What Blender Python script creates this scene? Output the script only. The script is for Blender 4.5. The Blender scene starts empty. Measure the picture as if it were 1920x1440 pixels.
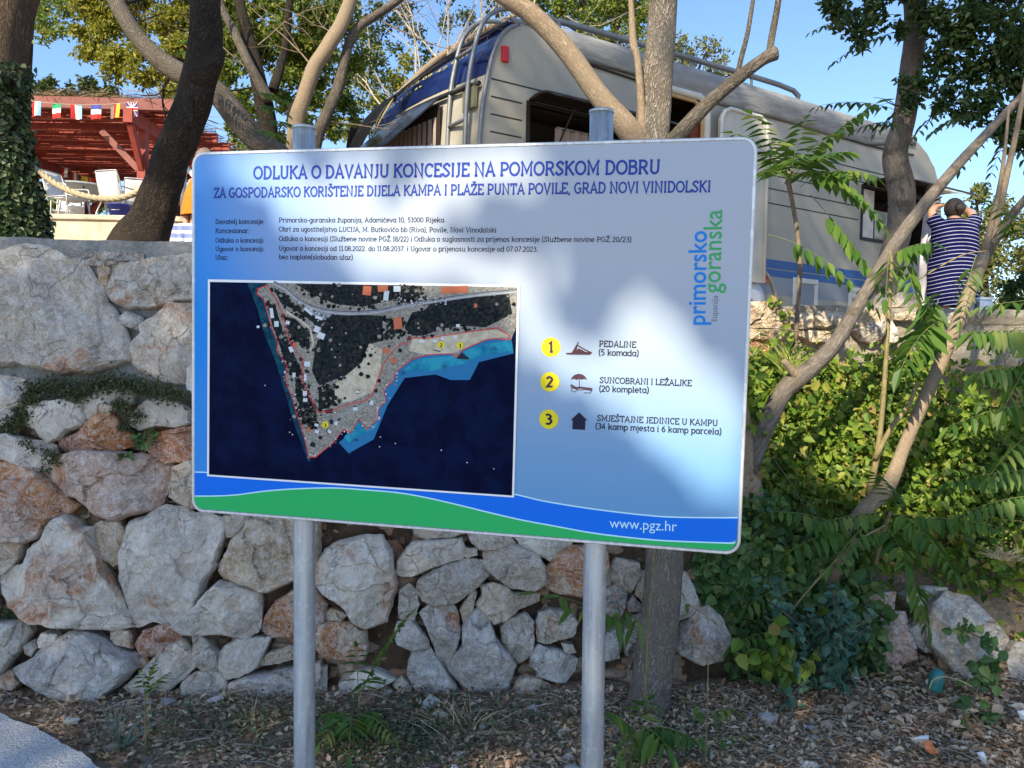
import bpy, bmesh, math, random
import numpy as np
from mathutils import Vector, Matrix

SC = bpy.context.scene
COL = SC.collection
R_ = math.radians
rnd = random.Random(7)
rng = np.random.default_rng(11)

# ------------------------------------------------------------------ camera, sky, sun, exposure
F_PX = 1500.0
PITCH, ROLL = R_(-1.3), R_(1.2)
CAM = np.array([0.0, 0.0, 1.55])
_f = np.array([0, math.cos(PITCH), math.sin(PITCH)])
_r = np.array([1.0, 0, 0]); _u = np.cross(_r, _f)
CR = math.cos(ROLL) * _r + math.sin(ROLL) * _u
CU = -math.sin(ROLL) * _r + math.cos(ROLL) * _u
CF = _f
cd = bpy.data.cameras.new('camera'); cam = bpy.data.objects.new('camera', cd); COL.objects.link(cam)
cd.sensor_width = 36.0; cd.lens = F_PX / 1920 * 36.0; cd.clip_start = 0.05; cd.clip_end = 2000
cam.matrix_world = Matrix(((CR[0], CU[0], -CF[0], CAM[0]), (CR[1], CU[1], -CF[1], CAM[1]), (CR[2], CU[2], -CF[2], CAM[2]), (0, 0, 0, 1)))
SC.camera = cam

SUN_AZ, SUN_EL = R_(25), R_(36)          # behind the camera, 25 degrees to its left
SUN = np.array([-math.sin(SUN_AZ) * math.cos(SUN_EL), -math.cos(SUN_AZ) * math.cos(SUN_EL), math.sin(SUN_EL)])
W = bpy.data.worlds.new('World'); SC.world = W; W.use_nodes = True
nt = W.node_tree; nt.nodes.clear()
sky = nt.nodes.new('ShaderNodeTexSky'); sky.sky_type = 'NISHITA'; sky.sun_disc = False
sky.sun_elevation = SUN_EL; sky.sun_rotation = math.pi + SUN_AZ
sky.air_density = 1.0; sky.dust_density = 0.35; sky.ozone_density = 5.0; sky.altitude = 0
bg = nt.nodes.new('ShaderNodeBackground'); bg.inputs['Strength'].default_value = 0.15
wo = nt.nodes.new('ShaderNodeOutputWorld')
nt.links.new(sky.outputs[0], bg.inputs[0]); nt.links.new(bg.outputs[0], wo.inputs[0])
ld = bpy.data.lights.new('sun', 'SUN'); ld.energy = 5.0; ld.angle = R_(0.6); ld.color = (1.0, 0.88, 0.66)
sun = bpy.data.objects.new('sun', ld); COL.objects.link(sun)
sun.rotation_euler = Vector(SUN).to_track_quat('Z', 'Y').to_euler(); sun.location = (-4, -8, 12)
SC.view_settings.view_transform = 'Standard'; SC.view_settings.look = 'None'
SC.view_settings.exposure = 0.86; SC.view_settings.gamma = 1.0

# ------------------------------------------------------------------ projection helpers (photo pixels, 1920 x 1440)
def ray(px, py):
    d = CF + CR * ((px - 960) / F_PX) + CU * ((720 - py) / F_PX)
    return d
def P(px, py, Y):
    d = ray(px, py); t = Y / d[1]
    return Vector(CAM + d * t)
def PZ(px, py, z):
    d = ray(px, py); t = (z - CAM[2]) / d[2]
    return Vector(CAM + d * t)
def plane_hit(px, py, p0, n):
    d = ray(px, py); p0 = np.array(p0); n = np.array(n)
    t = ((p0 - CAM) @ n) / (d @ n)
    return Vector(CAM + d * t)
def to_px(X):
    X = np.asarray(X, float) - CAM
    w = X @ CF
    return 960 + F_PX * (X @ CR) / w, 720 - F_PX * (X @ CU) / w
def in_poly(x, y, poly):
    x = np.asarray(x); y = np.asarray(y); c = np.zeros(x.shape, bool); n = len(poly); j = n - 1
    for i in range(n):
        xi, yi = poly[i]; xj, yj = poly[j]
        m = ((yi > y) != (yj > y))
        with np.errstate(divide='ignore', invalid='ignore'):
            xx = (xj - xi) * (y - yi) / ((yj - yi) if yj != yi else 1e-9) + xi
        c ^= (m & (x < xx)); j = i
    return c

# ------------------------------------------------------------------ scene helpers
def tag(o, label=None, cat=None, group=None, kind=None):
    if label: o['label'] = label
    if cat: o['category'] = cat
    if group: o['group'] = group
    if kind: o['kind'] = kind
    return o
def thing(name, label, cat, loc=(0, 0, 0), group=None, rotz=0.0):
    o = bpy.data.objects.new(name, None); COL.objects.link(o)
    o.location = loc; o.rotation_euler = (0, 0, rotz); o.empty_display_size = 0.1
    return tag(o, label, cat, group)
def copy_tree(o, parent=None):
    c = o.copy(); COL.objects.link(c)
    if parent: c.parent = parent
    for ch in list(o.children): copy_tree(ch, c)
    return c

class MB:
    """collects shapes; build() links them as one mesh object"""
    def __init__(s): s.v = []; s.f = []; s.m = []; s.uv = {}; s.smooth = []
    def add(s, vs, fs, mi=0, smooth=False):
        o = len(s.v); s.v += [tuple(v) for v in vs]
        for f in fs: s.f.append([o + i for i in f]); s.m.append(mi); s.smooth.append(smooth)
        return s
    def box(s, x0, y0, z0, x1, y1, z1, mi=0, M=None):
        vs = [(x0, y0, z0), (x1, y0, z0), (x1, y1, z0), (x0, y1, z0), (x0, y0, z1), (x1, y0, z1), (x1, y1, z1), (x0, y1, z1)]
        if M is not None: vs = [M @ Vector(v) for v in vs]
        return s.add(vs, [(0, 3, 2, 1), (4, 5, 6, 7), (0, 1, 5, 4), (1, 2, 6, 5), (2, 3, 7, 6), (3, 0, 4, 7)], mi)
    def bar(s, a, b, w, h, mi=0, up=(0, 0, 1)):
        a = Vector(a); b = Vector(b); d = (b - a).normalized(); u = Vector(up)
        sd = d.cross(u)
        if sd.length < 1e-4: sd = d.cross(Vector((1, 0, 0)))
        sd.normalize(); u = sd.cross(d).normalized(); sd *= w / 2; u *= h / 2
        vs = [a - sd - u, a + sd - u, a + sd + u, a - sd + u, b - sd - u, b + sd - u, b + sd + u, b - sd + u]
        return s.add(vs, [(0, 3, 2, 1), (4, 5, 6, 7), (0, 1, 5, 4), (1, 2, 6, 5), (2, 3, 7, 6), (3, 0, 4, 7)], mi)
    def poly(s, pts, mi=0): return s.add(pts, [tuple(range(len(pts)))], mi)
    def prism(s, pts, off, mi=0):
        """closed polygon pts (3-D) extruded by vector off"""
        n = len(pts); off = Vector(off); a = [Vector(p) for p in pts]; b = [p + off for p in a]
        fs = [tuple(range(n - 1, -1, -1)), tuple(range(n, 2 * n))] + [(i, (i + 1) % n, n + (i + 1) % n, n + i) for i in range(n)]
        return s.add(a + b, fs, mi)
    def tube(s, pts, rad, seg=8, mi=0, noise=0.0, sub=0, cap=True, seed=0, closed=False, sq=1.0):
        pts = [Vector(p) for p in pts]
        if not hasattr(rad, '__len__'): rad = [rad] * len(pts)
        if sub > 0: pts, rad = catmull(pts, list(rad), sub)
        n = len(pts); rr = random.Random(seed + n)
        t0 = (pts[1] - pts[0]).normalized()
        ref = Vector((0, 0, 1)) if abs(t0.z) < 0.9 else Vector((1, 0, 0))
        nrm = t0.cross(ref).normalized()
        vs = []; uvs = []; L = 0
        ph = [rr.uniform(0, 6.28) for _ in range(8)]
        for i in range(n):
            t = (pts[min(i + 1, n - 1)] - pts[max(i - 1, 0)])
            if t.length < 1e-9: t = t0
            t.normalize()
            nrm = (nrm - t * nrm.dot(t)).normalized(); b = t.cross(nrm)
            if i: L += (pts[i] - pts[i - 1]).length
            for k in range(seg):
                a = 2 * math.pi * k / seg; r = rad[i]
                if noise:
                    r *= 1 + noise * (math.sin(2 * a + ph[0] + L * 3.1) * .5 + math.sin(3 * a + ph[1] - L * 5.7) * .35 + math.sin(5 * a + ph[2] + L * 11) * .2 + math.sin(L * 8 + ph[3]) * .4 + math.sin(L * 23 + ph[4] + a) * .25)
                vs.append(pts[i] + nrm * (math.cos(a) * r) + b * (math.sin(a) * r * sq))
                uvs.append((k / seg * 6.283 * rad[i], L))
        o = len(s.v); s.v += [tuple(v) for v in vs]
        for i in range(n - 1):
            for k in range(seg):
                k2 = (k + 1) % seg
                s.f.append([o + i * seg + k, o + i * seg + k2, o + (i + 1) * seg + k2, o + (i + 1) * seg + k]); s.m.append(mi); s.smooth.append(True)
                u2 = uvs[i * seg + k2][0] if k2 else 6.283 * rad[i]; u3 = uvs[(i + 1) * seg + k2][0] if k2 else 6.283 * rad[i + 1]
                s.uv[len(s.f) - 1] = [uvs[i * seg + k], (u2, uvs[i * seg][1]), (u3, uvs[(i + 1) * seg][1]), uvs[(i + 1) * seg + k]]
        if cap:
            s.f.append([o + k for k in range(seg - 1, -1, -1)]); s.m.append(mi); s.smooth.append(False)
            s.f.append([o + (n - 1) * seg + k for k in range(seg)]); s.m.append(mi); s.smooth.append(False)
        return s
    def lathe(s, prof, c=(0, 0, 0), seg=24, mi=0, smooth=True):
        o = Vector(c); vs = []
        for r, z in prof:
            for k in range(seg):
                a = 2 * math.pi * k / seg; vs.append(o + Vector((r * math.cos(a), r * math.sin(a), z)))
        fs = [(i * seg + k, i * seg + (k + 1) % seg, (i + 1) * seg + (k + 1) % seg, (i + 1) * seg + k) for i in range(len(prof) - 1) for k in range(seg)]
        return s.add(vs, fs, mi, smooth)
    def build(s, name, mats, parent=None, world=False, bevel=0.0):
        me = bpy.data.meshes.new(name)
        me.from_pydata(s.v, [], s.f)
        if not isinstance(mats, (list, tuple)): mats = [mats]
        for m in mats: me.materials.append(m)
        if len(mats) > 1: me.polygons.foreach_set('material_index', s.m)
        me.polygons.foreach_set('use_smooth', s.smooth)
        if s.uv:
            ul = me.uv_layers.new(name='UVMap')
            for fi, uv in s.uv.items():
                p = me.polygons[fi]
                for k, li in enumerate(p.loop_indices): ul.data[li].uv = uv[k]
        me.update()
        o = bpy.data.objects.new(name, me); COL.objects.link(o)
        if parent is not None:
            o.parent = parent
            if world: o.matrix_parent_inverse = parent_inv(parent)
        if bevel > 0:
            bv = o.modifiers.new('bevel', 'BEVEL'); bv.width = bevel; bv.segments = 2; bv.limit_method = 'ANGLE'
        return o
def parent_inv(p):
    M = Matrix.Identity(4); q = p
    while q is not None:
        M = (q.matrix_parent_inverse @ Matrix.LocRotScale(q.location, q.rotation_euler, q.scale)) @ M; q = q.parent
    return M.inverted()
def catmull(pts, rad, sub):
    P0 = [2 * pts[0] - pts[1]] + pts + [2 * pts[-1] - pts[-2]]; out = []; ro = []
    for i in range(len(pts) - 1):
        a, b, c, d = P0[i], P0[i + 1], P0[i + 2], P0[i + 3]
        for k in range(sub):
            t = k / sub
            out.append(0.5 * ((2 * b) + (c - a) * t + (2 * a - 5 * b + 4 * c - d) * t * t + (3 * b - a - 3 * c + d) * t ** 3))
            ro.append(rad[i] * (1 - t) + rad[i + 1] * t)
    out.append(pts[-1]); ro.append(rad[-1]); return out, ro

def np_mesh(name, V, faces, mats, parent=None, world=False, mi=None, smooth=False):
    """V (n,3); faces (m,k) all the same size"""
    V = np.asarray(V, np.float32); faces = np.asarray(faces, np.int32); m, k = faces.shape
    me = bpy.data.meshes.new(name)
    me.vertices.add(len(V)); me.vertices.foreach_set('co', V.ravel())
    me.loops.add(m * k); me.loops.foreach_set('vertex_index', faces.ravel())
    me.polygons.add(m); me.polygons.foreach_set('loop_start', np.arange(0, m * k, k, dtype=np.int32))
    me.polygons.foreach_set('loop_total', np.full(m, k, np.int32))
    if not isinstance(mats, (list, tuple)): mats = [mats]
    for mm in mats: me.materials.append(mm)
    if mi is not None: me.polygons.foreach_set('material_index', np.asarray(mi, np.int32))
    me.polygons.foreach_set('use_smooth', np.full(m, smooth, bool))
    me.update(calc_edges=True); me.validate()
    o = bpy.data.objects.new(name, me); COL.objects.link(o)
    if parent is not None:
        o.parent = parent
        if world: o.matrix_parent_inverse = parent_inv(parent)
    return o
def unit(v): return v / np.maximum(np.linalg.norm(v, axis=-1, keepdims=True), 1e-9)
def leaf_geo(C, D, N, L, Wd, fold=0.25, simple=True):
    """leaf blades: base C, direction D, normal N, length L, width Wd -> verts, tri/quads"""
    n = len(C); D = unit(D); S = unit(np.cross(D, N)); N = np.cross(S, D)
    L = np.broadcast_to(np.asarray(L, float), (n,))[:, None]; Wd = np.broadcast_to(np.asarray(Wd, float), (n,))[:, None]
    if simple:
        v = np.stack([C, C + D * L * .45 + S * Wd * .5 + N * Wd * fold, C + D * L, C + D * L * .45 - S * Wd * .5 + N * Wd * fold], 1)
        f = np.arange(n)[:, None] * 4
        F = np.concatenate([f + [0, 1, 2], f + [0, 2, 3]], 1).reshape(-1, 3)
        return v.reshape(-1, 3), F
    v = np.stack([C, C + D * L * .25 + S * Wd * .46 + N * Wd * fold, C + D * L * .62 + S * Wd * .40 + N * (Wd * fold * .6 - L * .03), C + D * L - N * L * .10,
                  C + D * L * .62 - S * Wd * .40 + N * (Wd * fold * .6 - L * .03), C + D * L * .25 - S * Wd * .46 + N * Wd * fold], 1)
    f = np.arange(n)[:, None] * 6
    F = np.concatenate([f + [0, 1, 2, 3], f + [0, 3, 4, 5]], 1).reshape(-1, 4)
    return v.reshape(-1, 3), F
def rand_dirs(n, zb=0.0):
    d = rng.normal(size=(n, 3)); d[:, 2] += zb; return unit(d)
def leaves(name, C, mat, L=.08, Wd=None, parent=None, world=False, D=None, N=None, var=.35, simple=True, upb=.6):
    C = np.asarray(C, float); n = len(C)
    if D is None: D = rand_dirs(n, -.2)
    if N is None: N = rand_dirs(n, upb)
    s = 1 + (rng.random(n) - .5) * 2 * var
    if Wd is None: Wd = L * .55
    V, F = leaf_geo(C, D, N, L * s, Wd * s, simple=simple)
    return np_mesh(name, V, F, mat, parent, world)
def blob_points(centers, radii, n_per, squash=.8):
    """points through soft clumps, denser towards the shell"""
    out = []
    for c, r in zip(centers, radii):
        d = rand_dirs(n_per); q = rng.random((n_per, 1)) ** .45
        p = d * q * r; p[:, 2] *= squash; out.append(np.array(c) + p)
    return np.concatenate(out)

# ------------------------------------------------------------------ materials
class NT:
    def __init__(s, name):
        s.m = bpy.data.materials.new(name); s.m.use_nodes = True; s.t = s.m.node_tree; s.t.nodes.clear()
        s.out = s.n('ShaderNodeOutputMaterial'); s.p = s.n('ShaderNodeBsdfPrincipled'); s.l(s.p.outputs[0], s.out.inputs[0])
    def n(s, t, **kw):
        x = s.t.nodes.new(t)
        for k, v in kw.items(): setattr(x, k, v)
        return x
    def l(s, a, b): s.t.links.new(a, b)
    def coord(s, kind='Object', scale=None):
        c = s.n('ShaderNodeTexCoord'); o = c.outputs[kind]
        if scale is not None:
            mp = s.n('ShaderNodeMapping'); s.l(o, mp.inputs[0]); mp.inputs['Scale'].default_value = scale if hasattr(scale, '__len__') else (scale,) * 3; o = mp.outputs[0]
        return o
    def noise(s, vec, scale=5, detail=6, rough=.6, dist=0.0):
        x = s.n('ShaderNodeTexNoise'); x.inputs['Scale'].default_value = scale; x.inputs['Detail'].default_value = detail; x.inputs['Roughness'].default_value = rough; x.inputs['Distortion'].default_value = dist
        if vec is not None: s.l(vec, x.inputs['Vector'])
        return x.outputs['Fac']
    def vor(s, vec, scale=5, feat='F1', out='Distance'):
        x = s.n('ShaderNodeTexVoronoi', feature=feat); x.inputs['Scale'].default_value = scale
        if vec is not None: s.l(vec, x.inputs['Vector'])
        return x.outputs[out]
    def ramp(s, fac, stops):
        x = s.n('ShaderNodeValToRGB'); cr = x.color_ramp
        while len(cr.elements) < len(stops): cr.elements.new(.5)
        for e, (p, c) in zip(cr.elements, stops):
            e.position = p; e.color = (c[0], c[1], c[2], 1) if hasattr(c, '__len__') else (c, c, c, 1)
        s.l(fac, x.inputs[0]); return x.outputs[0]
    def mix(s, fac, a, b, mode='MIX'):
        x = s.n('ShaderNodeMix', data_type='RGBA', blend_type=mode)
        for sock, v in ((x.inputs[0], fac), (x.inputs[6], a), (x.inputs[7], b)):
            if hasattr(v, 'is_linked') or isinstance(v, bpy.types.NodeSocket): s.l(v, sock)
            elif hasattr(v, '__len__'): sock.default_value = (v[0], v[1], v[2], 1)
            else: sock.default_value = v
        return x.outputs[2]
    def math(s, op, a, b=0.0):
        x = s.n('ShaderNodeMath', operation=op)
        for sock, v in ((x.inputs[0], a), (x.inputs[1], b)):
            if isinstance(v, bpy.types.NodeSocket): s.l(v, sock)
            else: sock.default_value = v
        return x.outputs[0]
    def bump(s, h, strength=.3, dist=.02, prev=None):
        x = s.n('ShaderNodeBump'); x.inputs['Strength'].default_value = strength; x.inputs['Distance'].default_value = dist
        s.l(h, x.inputs['Height'])
        if prev is not None: s.l(prev, x.inputs['Normal'])
        s.l(x.outputs[0], s.p.inputs['Normal']); return x.outputs[0]
    def base(s, c):
        if isinstance(c, bpy.types.NodeSocket): s.l(c, s.p.inputs['Base Color'])
        else: s.p.inputs['Base Color'].default_value = (c[0], c[1], c[2], 1)
    def rough(s, r):
        if isinstance(r, bpy.types.NodeSocket): s.l(r, s.p.inputs['Roughness'])
        else: s.p.inputs['Roughness'].default_value = r
    def spec(s, v): s.p.inputs['Specular IOR Level'].default_value = v

def simple_mat(name, col, rough=.6, var=.12, scale=12, bump=.0, metal=0.0, spec=.4):
    k = NT(name); co = k.coord('Object')
    nz = k.noise(co, scale, 5)
    lo = tuple(max(0, c * (1 - var)) for c in col); hi = tuple(min(1, c * (1 + var)) for c in col)
    k.base(k.ramp(nz, [(.3, lo), (.7, hi)])); k.rough(rough); k.spec(spec)
    k.p.inputs['Metallic'].default_value = metal
    if bump: k.bump(nz, bump, .01)
    return k.m
def leaf_mat(name, stops, trans=.35, rough=.5, big=None):
    """leaf colour varies from blade to blade"""
    k = NT(name); g = k.n('ShaderNodeNewGeometry')
    c = k.ramp(g.outputs['Random Per Island'], stops)
    if big:
        nz = k.noise(k.coord('Object'), big[0], 3); c = k.mix(k.ramp(nz, [(.45, 0.), (.62, 1.)]), c, big[1])
    k.base(c); k.rough(rough); k.spec(.3)
    tr = k.n('ShaderNodeBsdfTranslucent'); k.l(k.mix(1.0, c, (1.0, 1.0, .55), 'MULTIPLY'), tr.inputs[0])
    ms = k.n('ShaderNodeMixShader'); ms.inputs[0].default_value = trans
    k.l(k.p.outputs[0], ms.inputs[1]); k.l(tr.outputs[0], ms.inputs[2]); k.l(ms.outputs[0], k.out.inputs[0])
    return k.m
def bark_mat(name, dark, light, scale=1.0, strength=.6, patch=None):
    k = NT(name); uv = k.coord('UV', (26 * scale, 7 * scale, 1))
    ob = k.coord('Object')
    wv = k.noise(uv, 1.0, 5, .65, .6)
    dq = k.n('ShaderNodeTexNoise'); dq.inputs['Scale'].default_value = 1.3; dq.inputs['Detail'].default_value = 4; k.l(uv, dq.inputs['Vector']); mq = k.n('ShaderNodeMix', data_type='VECTOR'); mq.inputs[0].default_value = .42; k.l(uv, mq.inputs[4]); sc_ = k.n('ShaderNodeVectorMath', operation='SCALE'); k.l(dq.outputs['Color'], sc_.inputs[0]); sc_.inputs['Scale'].default_value = 3.0; ad_ = k.n('ShaderNodeVectorMath', operation='ADD'); k.l(uv, ad_.inputs[0]); k.l(sc_.outputs[0], ad_.inputs[1]); v = k.vor(ad_.outputs[0], 1.6, 'DISTANCE_TO_EDGE')
    ridge = k.math('MULTIPLY', k.ramp(v, [(0.0, .0), (.28, 1.)]), wv)
    c = k.ramp(ridge, [(.05, dark), (.45, tuple((a + b) / 2 for a, b in zip(dark, light))), (.75, light)])
    big = k.noise(ob, 3.2, 4)
    c = k.mix(k.ramp(big, [(.42, 0.), (.65, .6)]), c, tuple(x * .62 for x in light)); fine = k.noise(k.coord('UV', (90 * scale, 34 * scale, 1)), 1.0, 6, .75, 1.2); c = k.mix(k.ramp(fine, [(.35, .55), (.6, 0.)]), c, dark)
    if patch: c = k.mix(k.ramp(k.noise(ob, 7, 3), [(.56, 0.), (.62, .8)]), c, patch)
    k.base(c); k.rough(.9); k.spec(.15)
    k.bump(k.math('ADD', ridge, k.math('MULTIPLY', fine, .5)), strength, .02)
    return k.m
# ================================================================== INFORMATION SIGN
def _rot(a, b, g):
    return Matrix.Rotation(a, 3, 'Z') @ Matrix.Rotation(b, 3, 'X') @ Matrix.Rotation(g, 3, 'Y')
SG_M = _rot(R_(-12.514), R_(2.067), R_(0.688)); SG_C = Vector((-0.16658, 2.08006, 1.55 + 0.06077)); SG_W, SG_H = 1.5, 1.0032
def SL(x, y, z): return SG_C + SG_M @ Vector((x, y, z))
SG_N = SG_M @ Vector((0, -1, 0))
def SP(px, py, y=0.0):
    """photo pixel -> (x, z) on the sign plane"""
    h = plane_hit(px, py, SL(0, y, 0), SG_N)
    q = SG_M.transposed() @ (h - SG_C); return q.x, q.z

# ---- slab-serif stroke lettering
def gL(*a): return [(a[i], a[i + 1]) for i in range(0, len(a), 2)]
def gO(cx, cy, rx, ry, a0=90, a1=450, n=14):
    return [(cx + rx * math.cos(R_(a0 + (a1 - a0) * i / n)), cy + ry * math.sin(R_(a0 + (a1 - a0) * i / n))) for i in range(n + 1)]
def gS(x, y, l=1.15, r=1.15): return [(x - l, y), (x + r, y)]
def gC(*a):
    p = [Vector((x, y, 0)) for x, y in gL(*a)]; q, _ = catmull(p, [1] * len(p), 5); return [(v.x, v.y) for v in q]
def dot(x, y, r=.55): return [(x - r, y), (x + r, y)]
GL = {}
GL['A'] = (8.8, [gL(1.1, 0, 4.4, 10, 7.7, 0), gL(2.2, 3.3, 6.6, 3.3), gS(1.1, .35, 1), gS(7.7, .35, 1)])
GL['B'] = (8, [gL(1.6, 0, 1.6, 10), gL(.5, 9.6, 4, 9.6) + gO(4, 7.5, 2.4, 2.1, 90, -90, 8), gL(1.6, 5.4, 4.2, 5.4) + gO(4.2, 2.9, 2.8, 2.5, 90, -90, 8) + gL(4.2, .4, .5, .4)])
GL['C'] = (8, [gO(4.6, 5, 3.5, 4.6, 48, 312, 16), gL(7, 9.4, 7, 7.2)])
GL['D'] = (9, [gL(1.8, 0, 1.8, 10), gL(.6, 9.6, 3.8, 9.6) + gO(3.8, 5, 3.9, 4.6, 90, -90, 14) + gL(3.8, .4, .6, .4)])
GL['E'] = (7.6, [gL(1.7, 0, 1.7, 10), gL(.6, 9.6, 6.6, 9.6, 6.6, 7.6), gL(1.7, 5.2, 5.4, 5.2), gL(.6, .4, 6.8, .4, 6.8, 2.4)])
GL['G'] = (8.8, [gO(4.6, 5, 3.6, 4.6, 48, 318, 16), gL(7.3, 1.6, 7.3, 4.6), gL(5, 4.6, 8.2, 4.6)])
GL['I'] = (4, [gL(2, 0, 2, 10), gS(2, 9.6), gS(2, .4)])
GL['J'] = (5, [gL(3.2, 10, 3.2, 2) + gO(1.4, 2, 1.8, 2, 0, -110, 6), gS(3, 9.6, 1.3, 1.4)])
GL['K'] = (8.6, [gL(1.7, 0, 1.7, 10), gL(7, 9.6, 1.9, 4.6), gL(3.3, 5.9, 7.2, .4), gS(1.7, 9.6), gS(1.7, .4), gS(7.2, 9.6, 1, 1), gS(7.4, .4, 1, 1)])
GL['L'] = (7.2, [gL(1.8, 0, 1.8, 10), gS(1.8, 9.6), gL(.6, .4, 6.5, .4, 6.5, 2.8)])
GL['M'] = (11, [gL(1.9, 0, 1.9, 10, 5.5, 2.2, 9.1, 10, 9.1, 0), gS(1.6, 9.6, 1.1, .4), gS(9.4, 9.6, .4, 1.1), gS(1.9, .4, 1.2, 1), gS(9.1, .4, 1, 1.2)])
GL['N'] = (9.6, [gL(1.9, 0, 1.9, 10, 7.7, 0, 7.7, 10), gS(1.6, 9.6, 1.1, .4), gS(7.7, 9.6, 1.2, 1.2), gS(1.9, .4, 1.2, 1.2)])
GL['O'] = (9.4, [gO(4.7, 5, 3.9, 4.6)])
GL['P'] = (7.8, [gL(1.7, 0, 1.7, 10), gL(.6, 9.6, 4, 9.6) + gO(4, 7, 2.8, 2.6, 90, -90, 9) + gL(4, 4.4, 1.7, 4.4), gS(1.7, .4, 1.2, 1.4)])
GL['R'] = (8.6, [gL(1.7, 0, 1.7, 10), gL(.6, 9.6, 4, 9.6) + gO(4, 7.2, 2.7, 2.4, 90, -90, 9) + gL(4, 4.8, 1.7, 4.8), gL(4.2, 4.8, 7.2, .4, 8.2, .4), gS(1.7, .4)])
GL['S'] = (7.4, [gC(6.2, 8.2, 5, 9.5, 3.6, 9.6, 1.4, 7.6, 3.6, 5.3, 6.2, 2.6, 3.8, .4, 1.9, .7, 1, 2.2), gL(6.3, 9.4, 6.3, 7.4), gL(1, .6, 1, 2.8)])
GL['T'] = (8, [gL(4, 0, 4, 9.6), gL(.9, 7.4, .9, 9.6, 7.1, 9.6, 7.1, 7.4), gS(4, .4)])
GL['U'] = (9, [gL(1.8, 10, 1.8, 3.3) + gO(4.5, 3.3, 2.7, 2.9, 180, 360, 9) + gL(7.2, 10), gS(1.8, 9.6, 1.1, 1), gS(7.2, 9.6, 1, 1.1)])
GL['V'] = (8.6, [gL(1.2, 9.6, 4.3, 0, 7.4, 9.6), gS(1.2, 9.6, 1, 1), gS(7.4, 9.6, 1, 1)])
GL['Z'] = (7.8, [gL(1.2, 7.4, 1.2, 9.6, 6.6, 9.6, 1, .4, 6.9, .4, 6.9, 2.6)])
GL['a'] = (7, [gO(3.4, 3.5, 2.5, 3.3), gL(5.9, 7, 5.9, 1.1, 6.9, .3)])
GL['b'] = (7, [gL(1.5, 10, 1.5, 0), gO(3.9, 3.5, 2.4, 3.3), gS(1.2, 9.7, 1, .2)])
GL['c'] = (6, [gO(3.6, 3.5, 2.7, 3.3, 50, 310, 12)])
GL['d'] = (7.2, [gO(3.3, 3.5, 2.5, 3.3), gL(5.8, 10, 5.8, .3, 6.9, .3), gS(5.5, 9.7, 1, .2)])
GL['e'] = (6.6, [gL(1, 3.6, 5.8, 3.6) + gO(3.4, 3.6, 2.5, 3.2, 0, 310, 13)])
GL['g'] = (6.9, [gO(3.3, 3.5, 2.5, 3.3), gL(5.8, 7, 5.8, -1) + gO(3.4, -1, 2.4, 2, 0, -140, 7)])
GL['h'] = (7.2, [gL(1.5, 10, 1.5, 0), gO(3.7, 4.6, 2.2, 2.2, 180, 0, 8) + gL(5.9, 0), gS(1.5, .4), gS(5.9, .4)])
GL['i'] = (3.4, [gL(1.7, 6.8, 1.7, 0), gS(1.2, 6.7, .8, .3), gS(1.7, .4, 1.1, 1.1), dot(1.7, 9.3)])
GL['j'] = (3.4, [gL(2, 6.8, 2, -1) + gO(.4, -1, 1.6, 1.8, 0, -100, 5), gS(1.5, 6.7, 1, .3), dot(2, 9.3)])
GL['k'] = (7, [gL(1.5, 10, 1.5, 0), gL(5.6, 6.6, 1.8, 3), gL(3, 4.2, 6, .4), gS(1.2, 9.7, 1, .2), gS(1.5, .4), gS(5.6, 6.6, .9, .7), gS(6.1, .4, .9, .7)])
GL['l'] = (3.6, [gL(1.7, 10, 1.7, 0), gS(1.4, 9.7, 1, .2), gS(1.7, .4, 1.1, 1.2)])
GL['m'] = (10.4, [gL(1.5, 7, 1.5, 0), gO(3.5, 4.8, 2, 1.9, 180, 0, 7) + gL(5.5, 0), gO(7.5, 4.8, 2, 1.9, 180, 0, 7) + gL(9.5, .3, 10.2, .3), gS(1.5, .4, 1, 1), gS(1.2, 6.7, .9, .2)])
GL['n'] = (7.2, [gL(1.5, 7, 1.5, 0), gO(3.7, 4.6, 2.2, 2.1, 180, 0, 8) + gL(5.9, .3, 6.8, .3), gS(1.5, .4, 1, 1), gS(1.2, 6.7, .9, .2)])
GL['o'] = (6.8, [gO(3.4, 3.5, 2.6, 3.3)])
GL['p'] = (7, [gL(1.5, 7, 1.5, -3), gO(3.9, 3.5, 2.4, 3.3), gS(1.5, -2.7, 1, 1), gS(1.2, 6.7, .9, .2)])
GL['r'] = (5.4, [gL(1.5, 7, 1.5, 0), gO(3.8, 4.4, 2.3, 2.3, 180, 65, 6), gS(1.6, .4, 1.1, 1.3), gS(1.2, 6.7, .9, .2)])
GL['s'] = (5.8, [gC(4.8, 5.8, 3, 6.8, 1.3, 5.3, 2.9, 3.6, 4.8, 1.8, 2.8, .3, .9, 1.2)])
GL['t'] = (4.8, [gL(1.9, 9, 1.9, 1.8) + gO(3.3, 1.8, 1.4, 1.5, 180, 300, 5), gL(.4, 6.7, 4.2, 6.7)])
GL['u'] = (7.2, [gL(1.5, 7, 1.5, 2.5) + gO(3.6, 2.5, 2.1, 2.2, 180, 360, 8) + gL(5.7, 7), gL(5.7, 3, 5.7, .3, 6.8, .3), gS(1.2, 6.7, .9, .2), gS(5.4, 6.7, .9, .2)])
GL['v'] = (6.6, [gL(1, 6.6, 3.3, 0, 5.6, 6.6), gS(1, 6.6, .8, .8), gS(5.6, 6.6, .8, .8)])
GL['w'] = (9, [gL(1, 6.6, 2.8, 0, 4.5, 6, 6.2, 0, 8, 6.6), gS(1, 6.6, .8, .8), gS(8, 6.6, .8, .8)])
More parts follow.
